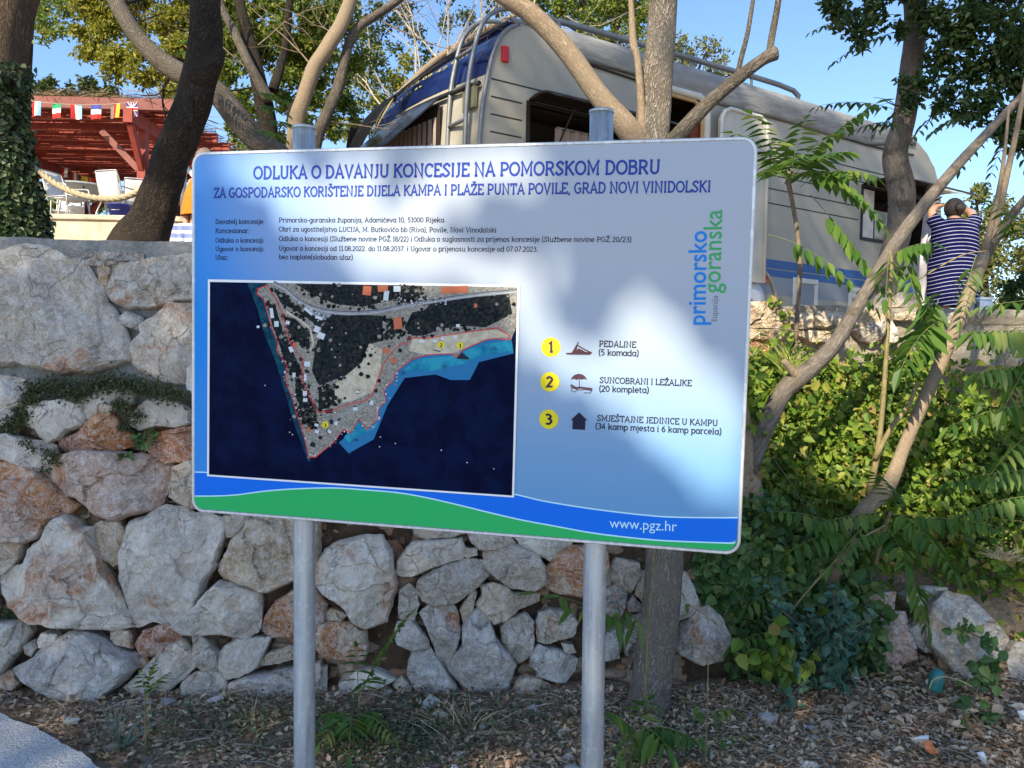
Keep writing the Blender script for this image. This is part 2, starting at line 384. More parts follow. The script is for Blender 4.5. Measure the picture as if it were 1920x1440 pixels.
GL['z'] = (6.2, [gL(1.1, 6.6, 5, 6.6, 1, .4, 5.4, .4)])
GL['0'] = (6.6, [gO(3.3, 5, 2.5, 4.6)]); GL['1'] = (4.8, [gL(.9, 8, 2.8, 9.7, 2.8, 0), gS(2.8, .4, 1.4, 1.4)])
GL['2'] = (6.4, [gC(1, 7.6, 1.8, 9.3, 3.3, 9.6, 5.3, 7.4, 3.6, 4.2, .9, .4) + gL(5.7, .4)])
GL['3'] = (6.2, [gC(.9, 9, 3, 9.6, 5, 7.6, 3.6, 5.6, 2.2, 5.3), gC(2.2, 5.3, 4, 5.1, 5.4, 2.8, 3.2, .4, .8, 1)])
GL['4'] = (6.6, [gL(5.9, 2.9, .8, 2.9, 4.2, 9.8, 4.4, 0)]); GL['5'] = (6.4, [gL(5.4, 9.6, 1.6, 9.6, 1.3, 5.6) + gC(1.3, 5.6, 3.6, 5.9, 5.4, 3.2, 3.2, .4, .9, 1.2)])
GL['6'] = (6.4, [gC(5, 9.4, 2.2, 7.6, 1, 4, 1.2, 2), gO(3.3, 3, 2.2, 2.6)]); GL['7'] = (6, [gL(.8, 9.6, 5.4, 9.6, 2.2, 0)])
GL['8'] = (6.4, [gO(3.2, 7.4, 2, 2.2), gO(3.2, 2.8, 2.4, 2.5)]); GL['9'] = (6.4, [gC(1.4, .6, 4.2, 2.4, 5.4, 6, 5.2, 8), gO(3.1, 7, 2.2, 2.6)])
GL['.'] = (3, [dot(1.4, .6)]); GL[','] = (3, [gL(1.8, .9, 1, -1.8)]); GL[':'] = (3, [dot(1.4, .6), dot(1.4, 5.6)]); GL['/'] = (5, [gL(.4, -1, 4.6, 10.4)])
GL['('] = (3.8, [gC(3, 11, 1.4, 7.5, 1.4, 2, 3, -2)]); GL[')'] = (3.8, [gC(.8, 11, 2.4, 7.5, 2.4, 2, .8, -2)]); GL['-'] = (4.6, [gL(.8, 3.6, 3.8, 3.6)])
GL[' '] = (3.6, [])
def _acc(base, marks, up): w, s = GL[base]; return (w, s + [[(x + w / 2, y + up) for x, y in m] for m in marks])
_car = [gL(-1.7, 2.4, 0, .9, 1.7, 2.4)]; _acu = [gL(-.5, .8, 1.2, 2.6)]
GL['Š'] = _acc('S', _car, 10.2); GL['Ž'] = _acc('Z', _car, 10.2); GL['š'] = _acc('s', _car, 7.2); GL['ž'] = _acc('z', _car, 7.2); GL['ć'] = _acc('c', _acu, 7.2)
def ribbon(pts, w):
    """polyline -> mitred strip"""
    p = [Vector((a, b)) for a, b in pts]; q = [p[0]]
    for v in p[1:]:
        if (v - q[-1]).length > .02: q.append(v)
    n = len(q)
    if n < 2: return [], []
    clo = (q[0] - q[-1]).length < .05 and n > 3
    vs = []
    for i in range(n):
        d0 = (q[i] - q[i - 1]) if (i or clo) else (q[1] - q[0])
        if i == 0 and clo: d0 = q[-1] - q[-2]
        d1 = (q[i + 1] - q[i]) if i < n - 1 else ((q[1] - q[0]) if clo else d0)
        d0 = d0.normalized(); d1 = d1.normalized(); n0 = Vector((-d0.y, d0.x)); n1 = Vector((-d1.y, d1.x)); m = n0 + n1
        if m.length < .3: m = n0.copy()
        m.normalize(); k = 1 / max(.45, m.dot(n1)); vs += [q[i] + m * (w / 2 * k), q[i] - m * (w / 2 * k)]
    return vs, [(2 * i, 2 * i + 1, 2 * i + 3, 2 * i + 2) for i in range(n - 1)]
def lettering(mb, text, p0, p1, y, weight=1.35, capscale=None, stretch=1.0, mi=0):
    """write text on the sign from photo pixel p0 to p1 (baseline ends)"""
    a = Vector(SP(*p0)); b = Vector(SP(*p1)); d = b - a; Wt = d.length; d.normalize(); up = Vector((-d.y, d.x))
    tot = sum(GL[c][0] for c in text); sx = Wt / tot; sy = capscale / 10 if capscale else sx * stretch
    x = 0; k = 0
    for c in text:
        w, st = GL[c]
        for s in st:
            if len(s) == 2 and abs(s[0][1] - s[1][1]) < 1e-6 and abs(s[0][0] - s[1][0]) == 1.1: wt = 1.7
            else: wt = weight
            vs, fs = ribbon(s, wt)
            yy = y - 0.00004 * (k % 3); k += 1
            mb.add([SL(*(lambda q: (q.x, yy, q.y))(a + d * ((x + v.x) * sx) + up * (v.y * sy))) for v in vs], fs, mi)
        x += w
def sans_text(name, text, p0, p1, y, mat, parent, up_px=None, sheight=1.0, bold=0.0):
    """plain sans lettering from Blender's built-in font, fitted between two photo pixels (baseline ends)"""
    cu = bpy.data.curves.new(name, 'FONT'); cu.body = text; cu.offset = bold; cu.resolution_u = 3
    t = bpy.data.objects.new(name, cu); COL.objects.link(t)
    me = bpy.data.meshes.new_from_object(t.evaluated_get(bpy.context.evaluated_depsgraph_get())); bpy.data.objects.remove(t); bpy.data.curves.remove(cu)
    xs = [v.co.x for v in me.vertices]; x0, x1 = min(xs), max(xs)
    a = Vector(SP(*p0)); b = Vector(SP(*p1)); d = b - a; s = d.length / (x1 - x0); d.normalize(); up = Vector((-d.y, d.x))
    for v in me.vertices:
        q = a + d * ((v.co.x - x0) * s) + up * (v.co.y * s * sheight); v.co = SL(q.x, y, q.y)
    me.materials.clear(); me.materials.append(mat); me.name = name
    o = bpy.data.objects.new(name, me); COL.objects.link(o); o.parent = parent; o.matrix_parent_inverse = parent_inv(parent); return o

def print_mat(name, col, rough=.38):
    k = NT(name); nz = k.noise(k.coord('Object'), 9, 5)
    k.base(k.mix(k.ramp(nz, [(.35, 0.), (.8, .10)]), col, tuple(min(1, c * .8 + .05) for c in col)))
    k.rough(k.ramp(nz, [(.3, rough + .06), (.7, rough + .2)])); k.spec(.15); return k.m
M_navy = print_mat('print_navy', (.020, .050, .30)); M_ink = print_mat('print_ink', (.012, .012, .035)); M_white = print_mat('print_white', (.80, .82, .84))
M_pblue = print_mat('print_blue', (.001, .15, .74)); M_pgreen = print_mat('print_green', (.024, .43, .12)); M_yel = print_mat('print_yellow', (.72, .60, .02))
M_lblue = print_mat('logo_blue', (.006, .20, .62)); M_lgreen = print_mat('logo_green', (.05, .34, .12)); M_lgrey = print_mat('logo_grey', (.14, .17, .22)); M_brn = print_mat('print_brown', (.07, .03, .04))
M_cyan = print_mat('print_pale_cyan', (.50, .80, .90))
def sign_ground_mat():
    k = NT('sign_print'); uv = k.coord('UV'); sp = k.n('ShaderNodeSeparateXYZ'); k.l(uv, sp.inputs[0])
    u, v = sp.outputs[0], sp.outputs[1]
    # printed sky: white top right, light blue downwards, strong blue on the left
    dn = k.ramp(v, [(.0, 1.), (.22, .80), (.50, .22), (.72, .05), (1.0, .12)])
    c = k.mix(dn, (.385, .42, .485), (.10, .285, .54))
    lf = k.ramp(k.math('ADD', u, k.math('MULTIPLY', k.math('ABSOLUTE', k.math('SUBTRACT', v, .50)), .26)), [(.03, 1.), (.10, .86), (.22, .50), (.36, .18), (.52, 0.)])
    c = k.mix(lf, c, (.004, .225, .70))
    k.base(c); nz = k.noise(k.coord('Object'), 14, 5); k.rough(k.ramp(nz, [(.3, .42), (.7, .56)])); k.spec(.2)
    return k.m
def metal_mat(name, col, rough=.42, streak=(60, 60, 2.2), bump=.12):
    k = NT(name); co = k.coord('Object', streak); nz = k.noise(co, 1.2, 6, .65); n2 = k.noise(k.coord('Object'), 38, 3)
    c = k.mix(k.ramp(nz, [(.3, 0.), (.75, 1.)]), tuple(x * .72 for x in col), tuple(min(1, x * 1.18) for x in col))
    c = k.mix(k.ramp(n2, [(.55, 0.), (.66, .45)]), c, tuple(min(1, x * 1.3) for x in col))
    k.base(c); k.p.inputs['Metallic'].default_value = .55; k.rough(k.ramp(nz, [(.3, rough - .08), (.8, rough + .16)])); k.bump(nz, bump, .004)
    st = k.ramp(k.noise(k.coord('Object', (30, 30, 5)), 1.5, 5, .7), [(.60, 0.), (.68, .5)]); k.base(k.mix(st, c, tuple(x * .5 for x in col))); return k.m
M_galv = metal_mat('galvanised_steel', (.47, .51, .55)); M_alu = metal_mat('sign_aluminium', (.62, .64, .66), .5)

def rrect(w, h, r, y, n=8):
    out = []
    for cx, cz, a0 in ((w / 2 - r, h / 2 - r, 0), (-w / 2 + r, h / 2 - r, 90), (-w / 2 + r, -h / 2 + r, 180), (w / 2 - r, -h / 2 + r, 270)):
        for i in range(n + 1):
            a = R_(a0 + 90 * i / n); out.append((cx + r * math.cos(a), y, cz + r * math.sin(a)))
    return out
sign = thing('information_sign', 'large rounded blue and white notice board with map on two galvanised posts', 'sign', (SG_C.x, SG_C.y + .06, 0))
def build_sign():
    # board: folded aluminium tray with a raised rim
    mb = MB(); L0 = [rrect(SG_W, SG_H, .036, .024), rrect(SG_W, SG_H, .036, -.0005), rrect(SG_W - .004, SG_H - .004, .034, -.0028), rrect(SG_W - .014, SG_H - .014, .030, -.0028), rrect(SG_W - .018, SG_H - .018, .028, -.0004)]
    vs = [SL(*p) for l in L0 for p in l]; n = len(L0[0])
    fs = [(i * n + k, (i + 1) * n + k, (i + 1) * n + (k + 1) % n, i * n + (k + 1) % n) for i in range(len(L0) - 1) for k in range(n)]
    fs.append(tuple(range(n))); mb.add(vs, fs)
    # the sheet that carries the print closes the front
    mb.add([SL(*p) for p in rrect(SG_W - .018, SG_H - .018, .028, -.0004)][::-1], [tuple(range(n))], 1)
    board = MB.build(mb, 'board', [M_alu, sign_ground_mat()], sign, world=True)
    ul = board.data.uv_layers.new(name='UVMap'); Mi = SG_M.transposed()
    for l in board.data.loops:
        q = Mi @ (board.data.vertices[l.vertex_index].co - SG_C); ul.data[l.index].uv = (q.x / SG_W + .5, q.z / SG_H + .5)
    # coloured waves along the foot
    def strip(name, top, bot, y, mat):
        m = MB(); a = [SP(*p) for p in top]; b = [SP(*p) for p in bot]; nn = len(a)
        m.add([SL(x, y, z) for x, z in a] + [SL(x, y, z) for x, z in b], [(i, nn + i, nn + i + 1, i + 1) for i in range(nn - 1)])
        return m.build(name, mat, board, world=True)
    def sm(p, k=6):
        q, _ = catmull([Vector((x, y, 0)) for x, y in p], [1] * len(p), k); return [(v.x, v.y) for v in q]
    hw, hh = SG_W / 2 - .0095, SG_H / 2 - .0095
    def clampx(p): return p
    blue_top = sm([(364, 886), (420, 888), (560, 895), (760, 910), (900, 921), (960, 927), (1022, 941), (1116, 956), (1210, 967), (1272, 971), (1388, 972)])
    green_top = sm([(362, 931), (400, 931), (442, 929), (505, 921), (567, 917), (630, 916), (692, 920), (755, 926), (827, 940), (960, 972), (1038, 987), (1116, 1001), (1210, 1012), (1272, 1016), (1386, 1020)])
    def below(top, lift):
        """polygon from the curve down to the rounded lower edge of the print"""
        pts = [SP(*p) for p in top]; pts = [(min(hw, max(-hw, x)), z + lift) for x, z in pts]
        pts[0] = (-hw, pts[0][1]); pts[-1] = (hw, pts[-1][1]); r = .028
        bl = [(-hw + r + r * math.cos(R_(a)), -hh + r + r * math.sin(R_(a))) for a in range(180, 271, 15)]
        br = [(hw - r + r * math.cos(R_(a)), -hh + r + r * math.sin(R_(a))) for a in range(270, 361, 15)]
        return pts[::-1] + bl + br
    for nm, top, lift, y, mt in (('wave_line', blue_top, .0035, -.0009, M_cyan), ('blue_wave', blue_top, 0, -.0014, M_pblue), ('wave_line', green_top, .0035, -.0019, M_cyan), ('green_wave', green_top, 0, -.0024, M_pgreen)):
        MB().poly([SL(x, y, z) for x, z in below(top, lift)]).build(nm, mt, board, world=True)
    # lettering
    m = MB(); y = -.0012
    lettering(m, 'ODLUKA O DAVANJU KONCESIJE NA POMORSKOM DOBRU', (475, 336), (1238, 326), y, 1.75, .0335)
    lettering(m, 'ZA GOSPODARSKO KORIŠTENJE DIJELA KAMPA I PLAŽE PUNTA POVILE, GRAD NOVI VINIDOLSKI', (401, 371), (1333, 360), y, 1.7, .0265)
    m.build('title_lettering', M_navy, board, world=True)
    m = MB()
    for t, x1, by in (('Davatelj koncesije:', 496, 420), ('Koncesionar:', 468, 437), ('Odluka o koncesiji:', 496, 455), ('Ugovor o koncesiji:', 496, 471), ('Ulaz:', 428, 487)):
        lettering(m, t, (404, by), (x1, by), y, 1.35, .0128)
    for t, x1, by, b1 in (('Primorsko-goranska županija, Adamićeva 10, 51000 Rijeka', 833, 417, 417), ('Obrt za ugostiteljstvo LUCIJA, M. Butkovića bb (Riva), Povile, Novi Vinodolski', 931, 434, 436),
                          ('Odluka o koncesiji (Službene novine PGŽ 18/22) i Odluka o suglasnosti za prijenos koncesije (Službene novine PGŽ 20/23)', 1184, 452, 454),
                          ('Ugovor o koncesiji od 11.08.2022. do 11.08.2037. i Ugovor o prijenosu koncesije od 07.07.2023.', 1009, 470, 472), ('bez naplate(slobodan ulaz)', 662, 486, 487)):
        lettering(m, t, (523, by), (x1, b1), y, 1.3, .0128)
    m.build('notice_lettering', M_ink, board, world=True)
    for grp in ((('PEDALINE', 1123, 1193, 650, 652), ('(5 komada)', 1122, 1198, 666, 668)), (('SUNCOBRANI I LEŽALJKE', 1124, 1297, 718, 724), ('(20 kompleta)', 1123, 1217, 734, 737)),
                (('SMJEŠTAJNE JEDINICE U KAMPU', 1119, 1346, 789, 799), ('(34 kamp mjesta i 6 kamp parcela)', 1116, 1353, 804, 815))):
        m = MB()
        for t, x0, x1, b0, b1 in grp: lettering(m, t, (x0, b0), (x1, b1), y, 1.6, .0150)
        m.build('legend_lettering', M_ink, board, world=True)
    sans_text('county_logo_lettering', 'primorsko', (1322, 609), (1325, 433), y, M_lblue, board, sheight=1.12, bold=.012)
    sans_text('county_logo_lettering', 'goranska', (1350, 550), (1354, 393), y, M_lgreen, board, sheight=1.1, bold=.008)
    sans_text('county_logo_lettering', 'županija', (1344, 604), (1346, 554), y, M_lgrey, board)
    sans_text('web_address', 'www.pgz.hr', (1143, 989), (1269, 996), -.0020, M_cyan, board, sheight=1.08)
    # numbered badges and pictograms
    def disc(px, py, r, yy, mat, name):
        cx, cz = SP(px, py); MB().poly([SL(cx + r * math.cos(a * .2618), yy, cz + r * math.sin(a * .2618)) for a in range(24)]).build(name, mat, board, world=True)
    for d, px, py in (('1', 1033, 651), ('2', 1031, 716), ('3', 1029, 786)):
        disc(px, py, .0248, -.0012, M_yel, 'number_badge')
        m = MB(); w = 9.5 if d != '1' else 7.5; lettering(m, d, (px - w * .72, py + 9.5), (px + w * .72, py + 9.5), -.0017, 2.0, .026); m.build('badge_number', M_ink if d == '3' else M_brn, board, world=True)
    def shape(mb2, pts, yy=-.0013, mi=0): mb2.poly([SL(*(lambda q: (q[0], yy, q[1]))(SP(*p))) for p in pts], mi)
    def line(mb2, pts, w, yy=-.00135):
        vs, fs = ribbon([SP(*p) for p in pts], w) if False else ribbon([(x * 1000, z * 1000) for x, z in [SP(*p) for p in pts]], w * 1000)
        mb2.add([SL(v.x / 1000, yy, v.y / 1000) for v in vs], fs)
    q5 = lambda x, y: (960 + x / 3.2, 600 + y / 3.2)
    m = MB(); shape(m, [q5(*p) for p in ((322, 198), (385, 194), (478, 190), (480, 200), (465, 209), (330, 207))])
    shape(m, [q5(*p) for p in ((360, 196), (385, 150), (395, 152), (388, 180), (400, 170), (418, 178), (450, 195))])
    line(m, [q5(*p) for p in ((362, 195), (400, 132))], .0022); line(m, [q5(*p) for p in ((392, 150), (420, 168), (472, 195))], .0030)
    m.build('pedal_boat_pictogram', M_brn, board, world=True)
    m = MB(); shape(m, [q5(*p) for p in ((353, 358), (362, 340), (380, 327), (403, 322), (426, 328), (442, 342), (450, 360), (434, 352), (420, 358), (404, 352), (388, 359), (372, 352))])
    line(m, [q5(*p) for p in ((404, 352), (405, 400))], .0016); line(m, [q5(*p) for p in ((353, 390), (385, 408), (410, 405), (482, 414))], .0048)
    line(m, [q5(*p) for p in ((352, 402), (400, 420), (440, 416), (480, 424), (468, 438), (430, 436))], .0016); line(m, [q5(*p) for p in ((362, 408), (356, 424), (372, 432), (395, 418))], .0014)
    m.build('sunshade_and_lounger_pictogram', M_brn, board, world=True)
    m = MB(); shape(m, [q5(*p) for p in ((403, 553), (454, 603), (441, 602), (439, 659), (362, 655), (364, 600), (352, 600))]); m.build('house_pictogram', M_ink, board, world=True)
    build_map(board)
    # posts and their flat caps
    for xt, yt, xb, yb, r in ((570, 240, 571, 1440, .0300), (1128, 210, 1110, 1440, .0300)):
        yy = .024 + .031
        a = Vector(SL(*(lambda q: (q[0], yy, q[1]))(SP(xt, yt, yy)))); b = Vector(SL(*(lambda q: (q[0], yy, q[1]))(SP(xb, yb, yy))))
        d = (b - a).normalized(); b = a + d * ((a.z + .25) / -d.z)
        p = MB().tube([a, a + (b - a) * .3, a + (b - a) * .7, b], r, 28).build('post', M_galv, sign, world=True)
        mb2 = MB().tube([a - d * .0035, a + d * .004], r + .0016, 28); mb2.build('cap', M_galv, p, world=True)
        for t in (.30, .86):      # clamps that hold the board
            z = SG_H * (.5 - t); q = (SG_M.transposed() @ (a - SG_C)).x
            mb3 = MB()
            mb3.add([SL(q + dx, yv, z + dz) for dx in (-.036, .036) for yv in (.0245, .052) for dz in (-.02, .02)], [(0, 1, 3, 2), (4, 6, 7, 5), (0, 4, 5, 1), (2, 3, 7, 6), (0, 2, 6, 4), (1, 5, 7, 3)])
            mb3.build('clamp', M_alu, p, world=True)

def map_mat(name, a, b, scale, lo=.42, hi=.58, c=None):
    k = NT(name); co = k.coord('Object'); nz = k.noise(co, scale, 6, .7)
    col = k.ramp(nz, [(lo, a), (hi, b)])
    if c: col = k.mix(k.ramp(k.noise(co, scale * .35, 4, .7), [(.5, 0.), (.62, .8)]), col, c)
    k.base(col); k.rough(.55); k.spec(.04); return k.m
def build_map(board):
    mp = lambda x, y: (380 + x / 3.2, 520 + y / 3.2)
    frame = [(35, 12), (1905, 46), (1870, 1320), (30, 1192)]; inner = [(48, 28), (1890, 60), (1858, 1308), (42, 1182)]
    mats = [M_white, map_mat('map_sea', (.001, .003, .022), (.002, .007, .038), 14), map_mat('map_land', (.12, .12, .11), (.36, .335, .29), 150, .34, .62),
            map_mat('map_wood', (.003, .006, .010), (.055, .060, .055), 120, .40, .74, (.008, .014, .018)), map_mat('map_road', (.22, .23, .25), (.30, .31, .33), 40), print_mat('map_outline', (.62, .02, .03)),
            map_mat('map_shallow', (.01, .16, .30), (.03, .30, .42), 22), map_mat('map_beach', (.42, .36, .26), (.55, .50, .40), 60), print_mat('map_roof_white', (.58, .62, .66)),
            print_mat('map_roof_red', (.50, .14, .07)), M_yel, M_ink, map_mat('map_shore', (.004, .03, .07), (.012, .09, .12), 45, .4, .65), print_mat('map_zone', (.015, .16, .36))]
    m = MB(); yy = [-.0016]
    def pol(pts, mi, raw=False):
        m.poly([SL(q[0], yy[0], q[1]) for q in [SP(*mp(*p)) for p in pts]], mi)
    def nxt(): yy[0] -= .00012
    def ln(pts, w, mi, dash=None):
        q = [SP(*mp(*p)) for p in pts]; vs, fs = ribbon([(x * 1000, z * 1000) for x, z in q], w)
        m.add([SL(v.x / 1000, yy[0], v.y / 1000) for v in vs], fs, mi)
    yy[0] = -.0030
    pol(frame, 0); yy[0] -= .0004; pol(inner, 1); nxt()
    pol([(270, 32), (420, 36), (470, 300), (560, 420), (600, 700), (690, 1000), (640, 1110), (560, 900), (500, 700), (440, 500), (370, 330), (330, 180)], 12); nxt()
    zone = [(820, 990), (880, 1055), (1030, 970), (1110, 770), (1215, 603), (1400, 582), (1490, 615), (1605, 615), (1660, 508), (1868, 456), (1852, 350), (1600, 380), (1300, 440), (1150, 560), (1080, 680), (1000, 850)]
    pol(zone, 13); nxt()
    pol([(1200, 560), (1300, 490), (1500, 470), (1640, 415), (1856, 372), (1862, 440), (1700, 470), (1560, 520), (1380, 560)], 6); nxt()
    pol([(850, 960), (940, 860), (1010, 910), (1060, 850), (1040, 900), (960, 950), (880, 990)], 6); nxt()
    shore = [(1852, 372), (1828, 375), (1760, 368), (1700, 375), (1620, 410), (1560, 440), (1520, 482), (1500, 460), (1430, 460), (1340, 468), (1260, 490), (1220, 522), (1160, 570), (1150, 620), (1090, 668), (1102, 740), (1060, 790), (1055, 850), (990, 913), (940, 850), (890, 932), (850, 910), (790, 990), (680, 1080), (640, 1075), (610, 940), (560, 790), (550, 740), (512, 650), (500, 590), (512, 530), (450, 440), (455, 390), (420, 310), (390, 200), (370, 130), (330, 100), (335, 72), (380, 48)]
    pol([(395, 36), (1889, 61), (1884, 300)] + shore, 2); nxt()
    pol([(1240, 440), (1260, 372), (1500, 340), (1760, 312), (1845, 352), (1700, 372), (1560, 432), (1500, 455), (1340, 462)], 7)
    pol([(980, 380), (1080, 430), (1070, 560), (1040, 680), (900, 740), (790, 760), (770, 660), (900, 560), (980, 480)], 7) ; nxt()
    # woods
    woods = [[(560, 40), (1180, 50), (1170, 130), (960, 178), (800, 160), (660, 100)], [(760, 240), (820, 222), (1080, 230), (1090, 380), (1000, 400), (960, 510), (860, 590), (700, 650), (660, 560), (680, 420), (720, 300)],
             [(430, 60), (500, 110), (640, 210), (700, 240), (760, 250), (700, 300), (640, 250), (560, 200), (470, 150)], [(480, 230), (560, 250), (640, 330), (650, 420), (560, 400), (520, 320)],
             [(390, 150), (440, 170), (480, 300), (520, 380), (560, 480), (600, 560), (590, 600), (530, 560), (470, 420), (420, 280)], [(560, 560), (610, 640), (680, 780), (690, 860), (640, 890), (590, 820), (560, 700)],
             [(1200, 330), (1260, 210), (1330, 200), (1400, 130), (1660, 100), (1840, 100), (1860, 220), (1700, 300), (1560, 290), (1440, 310), (1330, 350), (1260, 350)], [(1100, 250), (1210, 240), (1200, 330), (1110, 350)], [(700, 660), (790, 640), (800, 720), (760, 790), (700, 780)],
             [(1180, 50), (1300, 52), (1310, 130), (1200, 150)], [(600, 780), (650, 800), (660, 880), (610, 860)]]
    r2 = random.Random(5)
    for w in woods: pol(w, 3)
    nxt()
    def blob(cx, cy, r, mi):
        a0 = r2.random() * 6; pol([(cx + r * (.7 + .5 * r2.random()) * math.cos(a0 + k * .9), cy + r * (.7 + .5 * r2.random()) * math.sin(a0 + k * .9)) for k in range(7)], mi)
    for i in range(950):      # single crowns along the edges of the woods
        w = r2.choice(woods); p = w[r2.randrange(len(w))]; q = w[r2.randrange(len(w))]; t = r2.random()
        blob(p[0] + (q[0] - p[0]) * t + r2.gauss(0, 22), min(1000, p[1] + (q[1] - p[1]) * t + abs(r2.gauss(0, 14))), r2.uniform(4, 15), 3 if r2.random() < .82 else 2)
    for cx, cy in ((955, 580), (995, 595), (935, 685), (920, 780), (1010, 750), (690, 880), (690, 925), (760, 925), (775, 862), (820, 845), (710, 960), (665, 1000), (1100, 440), (1150, 495), (1190, 440), (1060, 620), (1045, 680)): blob(cx, cy, 15, 3)
    nxt()
    # roads, paths
    road = [(430, 34), (500, 70), (570, 130), (650, 175), (760, 205), (900, 215), (1050, 205), (1200, 175), (1400, 140), (1640, 105), (1889, 82)]
    q, _ = catmull([Vector((x, y, 0)) for x, y in road], [1] * len(road), 5); ln([(v.x, v.y) for v in q], 11.5, 4); nxt()
    ln([(v.x, v.y + 6) for v in q], .9, 8); ln([(v.x, v.y - 9) for v in q], 1.6, 11)
    pol([(640, 190), (780, 225), (740, 258), (690, 240)], 4); ln([(505, 205), (600, 265), (650, 310), (670, 400), (650, 440)], 6, 7); ln([(800, 850), (900, 790), (1000, 760), (1060, 690)], 6, 4); nxt()
    # roofs
    for cx, cy, w, h, a, mi in [(990, 80, 50, 55, .1, 9), (1085, 68, 60, 38, .0, 9), (1170, 70, 42, 34, 0, 8), (1515, 75, 160, 42, -.05, 9), (1105, 110, 30, 60, .1, 8), (1175, 275, 50, 70, -.1, 9), (420, 215, 20, 60, -.15, 8), (448, 280, 26, 34, 0, 8), (515, 272, 24, 22, .3, 8), (338, 297, 16, 14, 0, 8), (690, 312, 34, 36, .4, 8), (715, 350, 44, 36, .4, 8), (640, 205, 60, 16, .7, 8), (702, 243, 46, 18, .35, 8), (557, 405, 26, 26, .2, 9), (535, 432, 22, 34, -.4, 8), (632, 520, 36, 30, .1, 8), (553, 585, 18, 26, 0, 8), (620, 600, 16, 40, 0, 8), (618, 695, 24, 28, 0, 8), (620, 735, 26, 22, 0, 8), (1105, 440, 40, 30, -.2, 9), (1148, 498, 32, 30, .4, 9), (1318, 383, 34, 18, 0, 8), (1398, 382, 26, 16, 0, 8), (1442, 368, 20, 14, 0, 8), (1520, 356, 22, 16, 0, 8), (920, 788, 26, 20, .1, 8), (935, 686, 20, 16, .3, 8), (1018, 752, 20, 26, .2, 8), (688, 885, 24, 16, .2, 8), (690, 925, 24, 20, .3, 8), (765, 925, 22, 18, .5, 8), (805, 875, 18, 22, .4, 8), (665, 1003, 30, 26, .3, 3), (640, 915, 18, 30, 0, 9), (1535, 290, 22, 18, 0, 8), (1640, 170, 20, 24, 0, 9)]:
        c_, s_ = math.cos(a), math.sin(a); pol([(cx + x * c_ - yv * s_, cy + x * s_ + yv * c_) for x, yv in ((-w / 2, -h / 2), (w / 2, -h / 2), (w / 2, h / 2), (-w / 2, h / 2))], mi)
    for i in range(40): blob(r2.uniform(1180, 1500), r2.uniform(120, 170), r2.uniform(3, 6), r2.choice((8, 11, 8)))
    for i in range(30): t = r2.random(); blob(560 + t * 190, 140 + t * 105, r2.uniform(3, 7), r2.choice((8, 11)))
    for i in range(26): blob(r2.uniform(500, 900), r2.uniform(250, 950), r2.uniform(2, 5), 8)
    for sx, sy in ((1065, 1015), (1160, 995), (1070, 957), (1590, 1110), (1750, 1147), (380, 648), (1435, 1036)): blob(sx, sy, 4, 8)
    for i in range(len(shore) - 8):      # surf-white rocks along the shore
        if i > 10:
            for k in range(4):
                t = r2.random(); a, b = shore[i], shore[i + 1]; blob(a[0] + (b[0] - a[0]) * t + r2.gauss(6, 9), a[1] + (b[1] - a[1]) * t + r2.gauss(0, 8), r2.uniform(3, 7), 8 if r2.random() < .6 else 2)
    nxt()
    red = shore[:-1] + [(328, 95), (332, 70), (390, 48), (450, 140), (485, 220), (525, 380), (605, 495), (598, 610), (690, 808), (770, 803), (880, 757), (970, 742), (1020, 708), (1045, 640), (1085, 530), (1120, 470), (1190, 400), (1228, 400), (1245, 362), (1350, 366), (1450, 350), (1600, 328), (1775, 302), (1845, 352), (1832, 374)]
    ln(red, 2.1, 5); nxt()
    for d, cx, cy in (('1', 1548, 408), ('2', 1434, 405), ('3', 740, 883)):
        pol([(cx + 21 * math.cos(k * .4), cy + 21 * math.sin(k * .4)) for k in range(16)], 10); 
    nxt()
    for d, cx, cy in (('1', 1548, 408), ('2', 1434, 405), ('3', 740, 883)):
        a = mp(cx - 8, cy + 13); b = mp(cx + 8, cy + 13); lettering(m, d, a, b, yy[0], 2.0, .0092, mi=11)
    pol([(1525, 488), (1540, 470), (1560, 450), (1585, 472), (1604, 486), (1596, 492)], 11); ln([(1385, 435), (1430, 445)], 2.2, 11); pol([(765, 862), (776, 848), (788, 862), (785, 880), (768, 878)], 11)
    for cx, cy in ((920, 972), (1203, 570), (1448, 534), (1752, 424)):
        ln([(cx - 10, cy), (cx, cy - 7), (cx + 8, cy + 3), (cx + 14, cy)], 1.5, 11); ln([(cx - 18, cy + 9), (cx + 18, cy + 9)], 1.0, 11)
    m.build('aerial_map', mats, board, world=True)
build_sign()
# ================================================================== GROUND, WALLS, STONES
def hash_noise(x, y, s=1.0, seed=0):
    """cheap smooth value noise (numpy)"""
    x = np.asarray(x, float) * s; y = np.asarray(y, float) * s
    xi = np.floor(x); yi = np.floor(y); fx = x - xi; fy = y - yi; fx = fx * fx * (3 - 2 * fx); fy = fy * fy * (3 - 2 * fy)
    h = lambda a, b: np.modf(np.abs(np.sin(a * 127.1 + b * 311.7 + seed * 74.7) * 43758.5453))[0]
    return (h(xi, yi) * (1 - fx) + h(xi + 1, yi) * fx) * (1 - fy) + (h(xi, yi + 1) * (1 - fx) + h(xi + 1, yi + 1) * fx) * fy
def fbm(x, y, s=1.0, seed=0, o=4): return sum(hash_noise(x, y, s * 2 ** k, seed + k) * .5 ** (k + 1) for k in range(o))
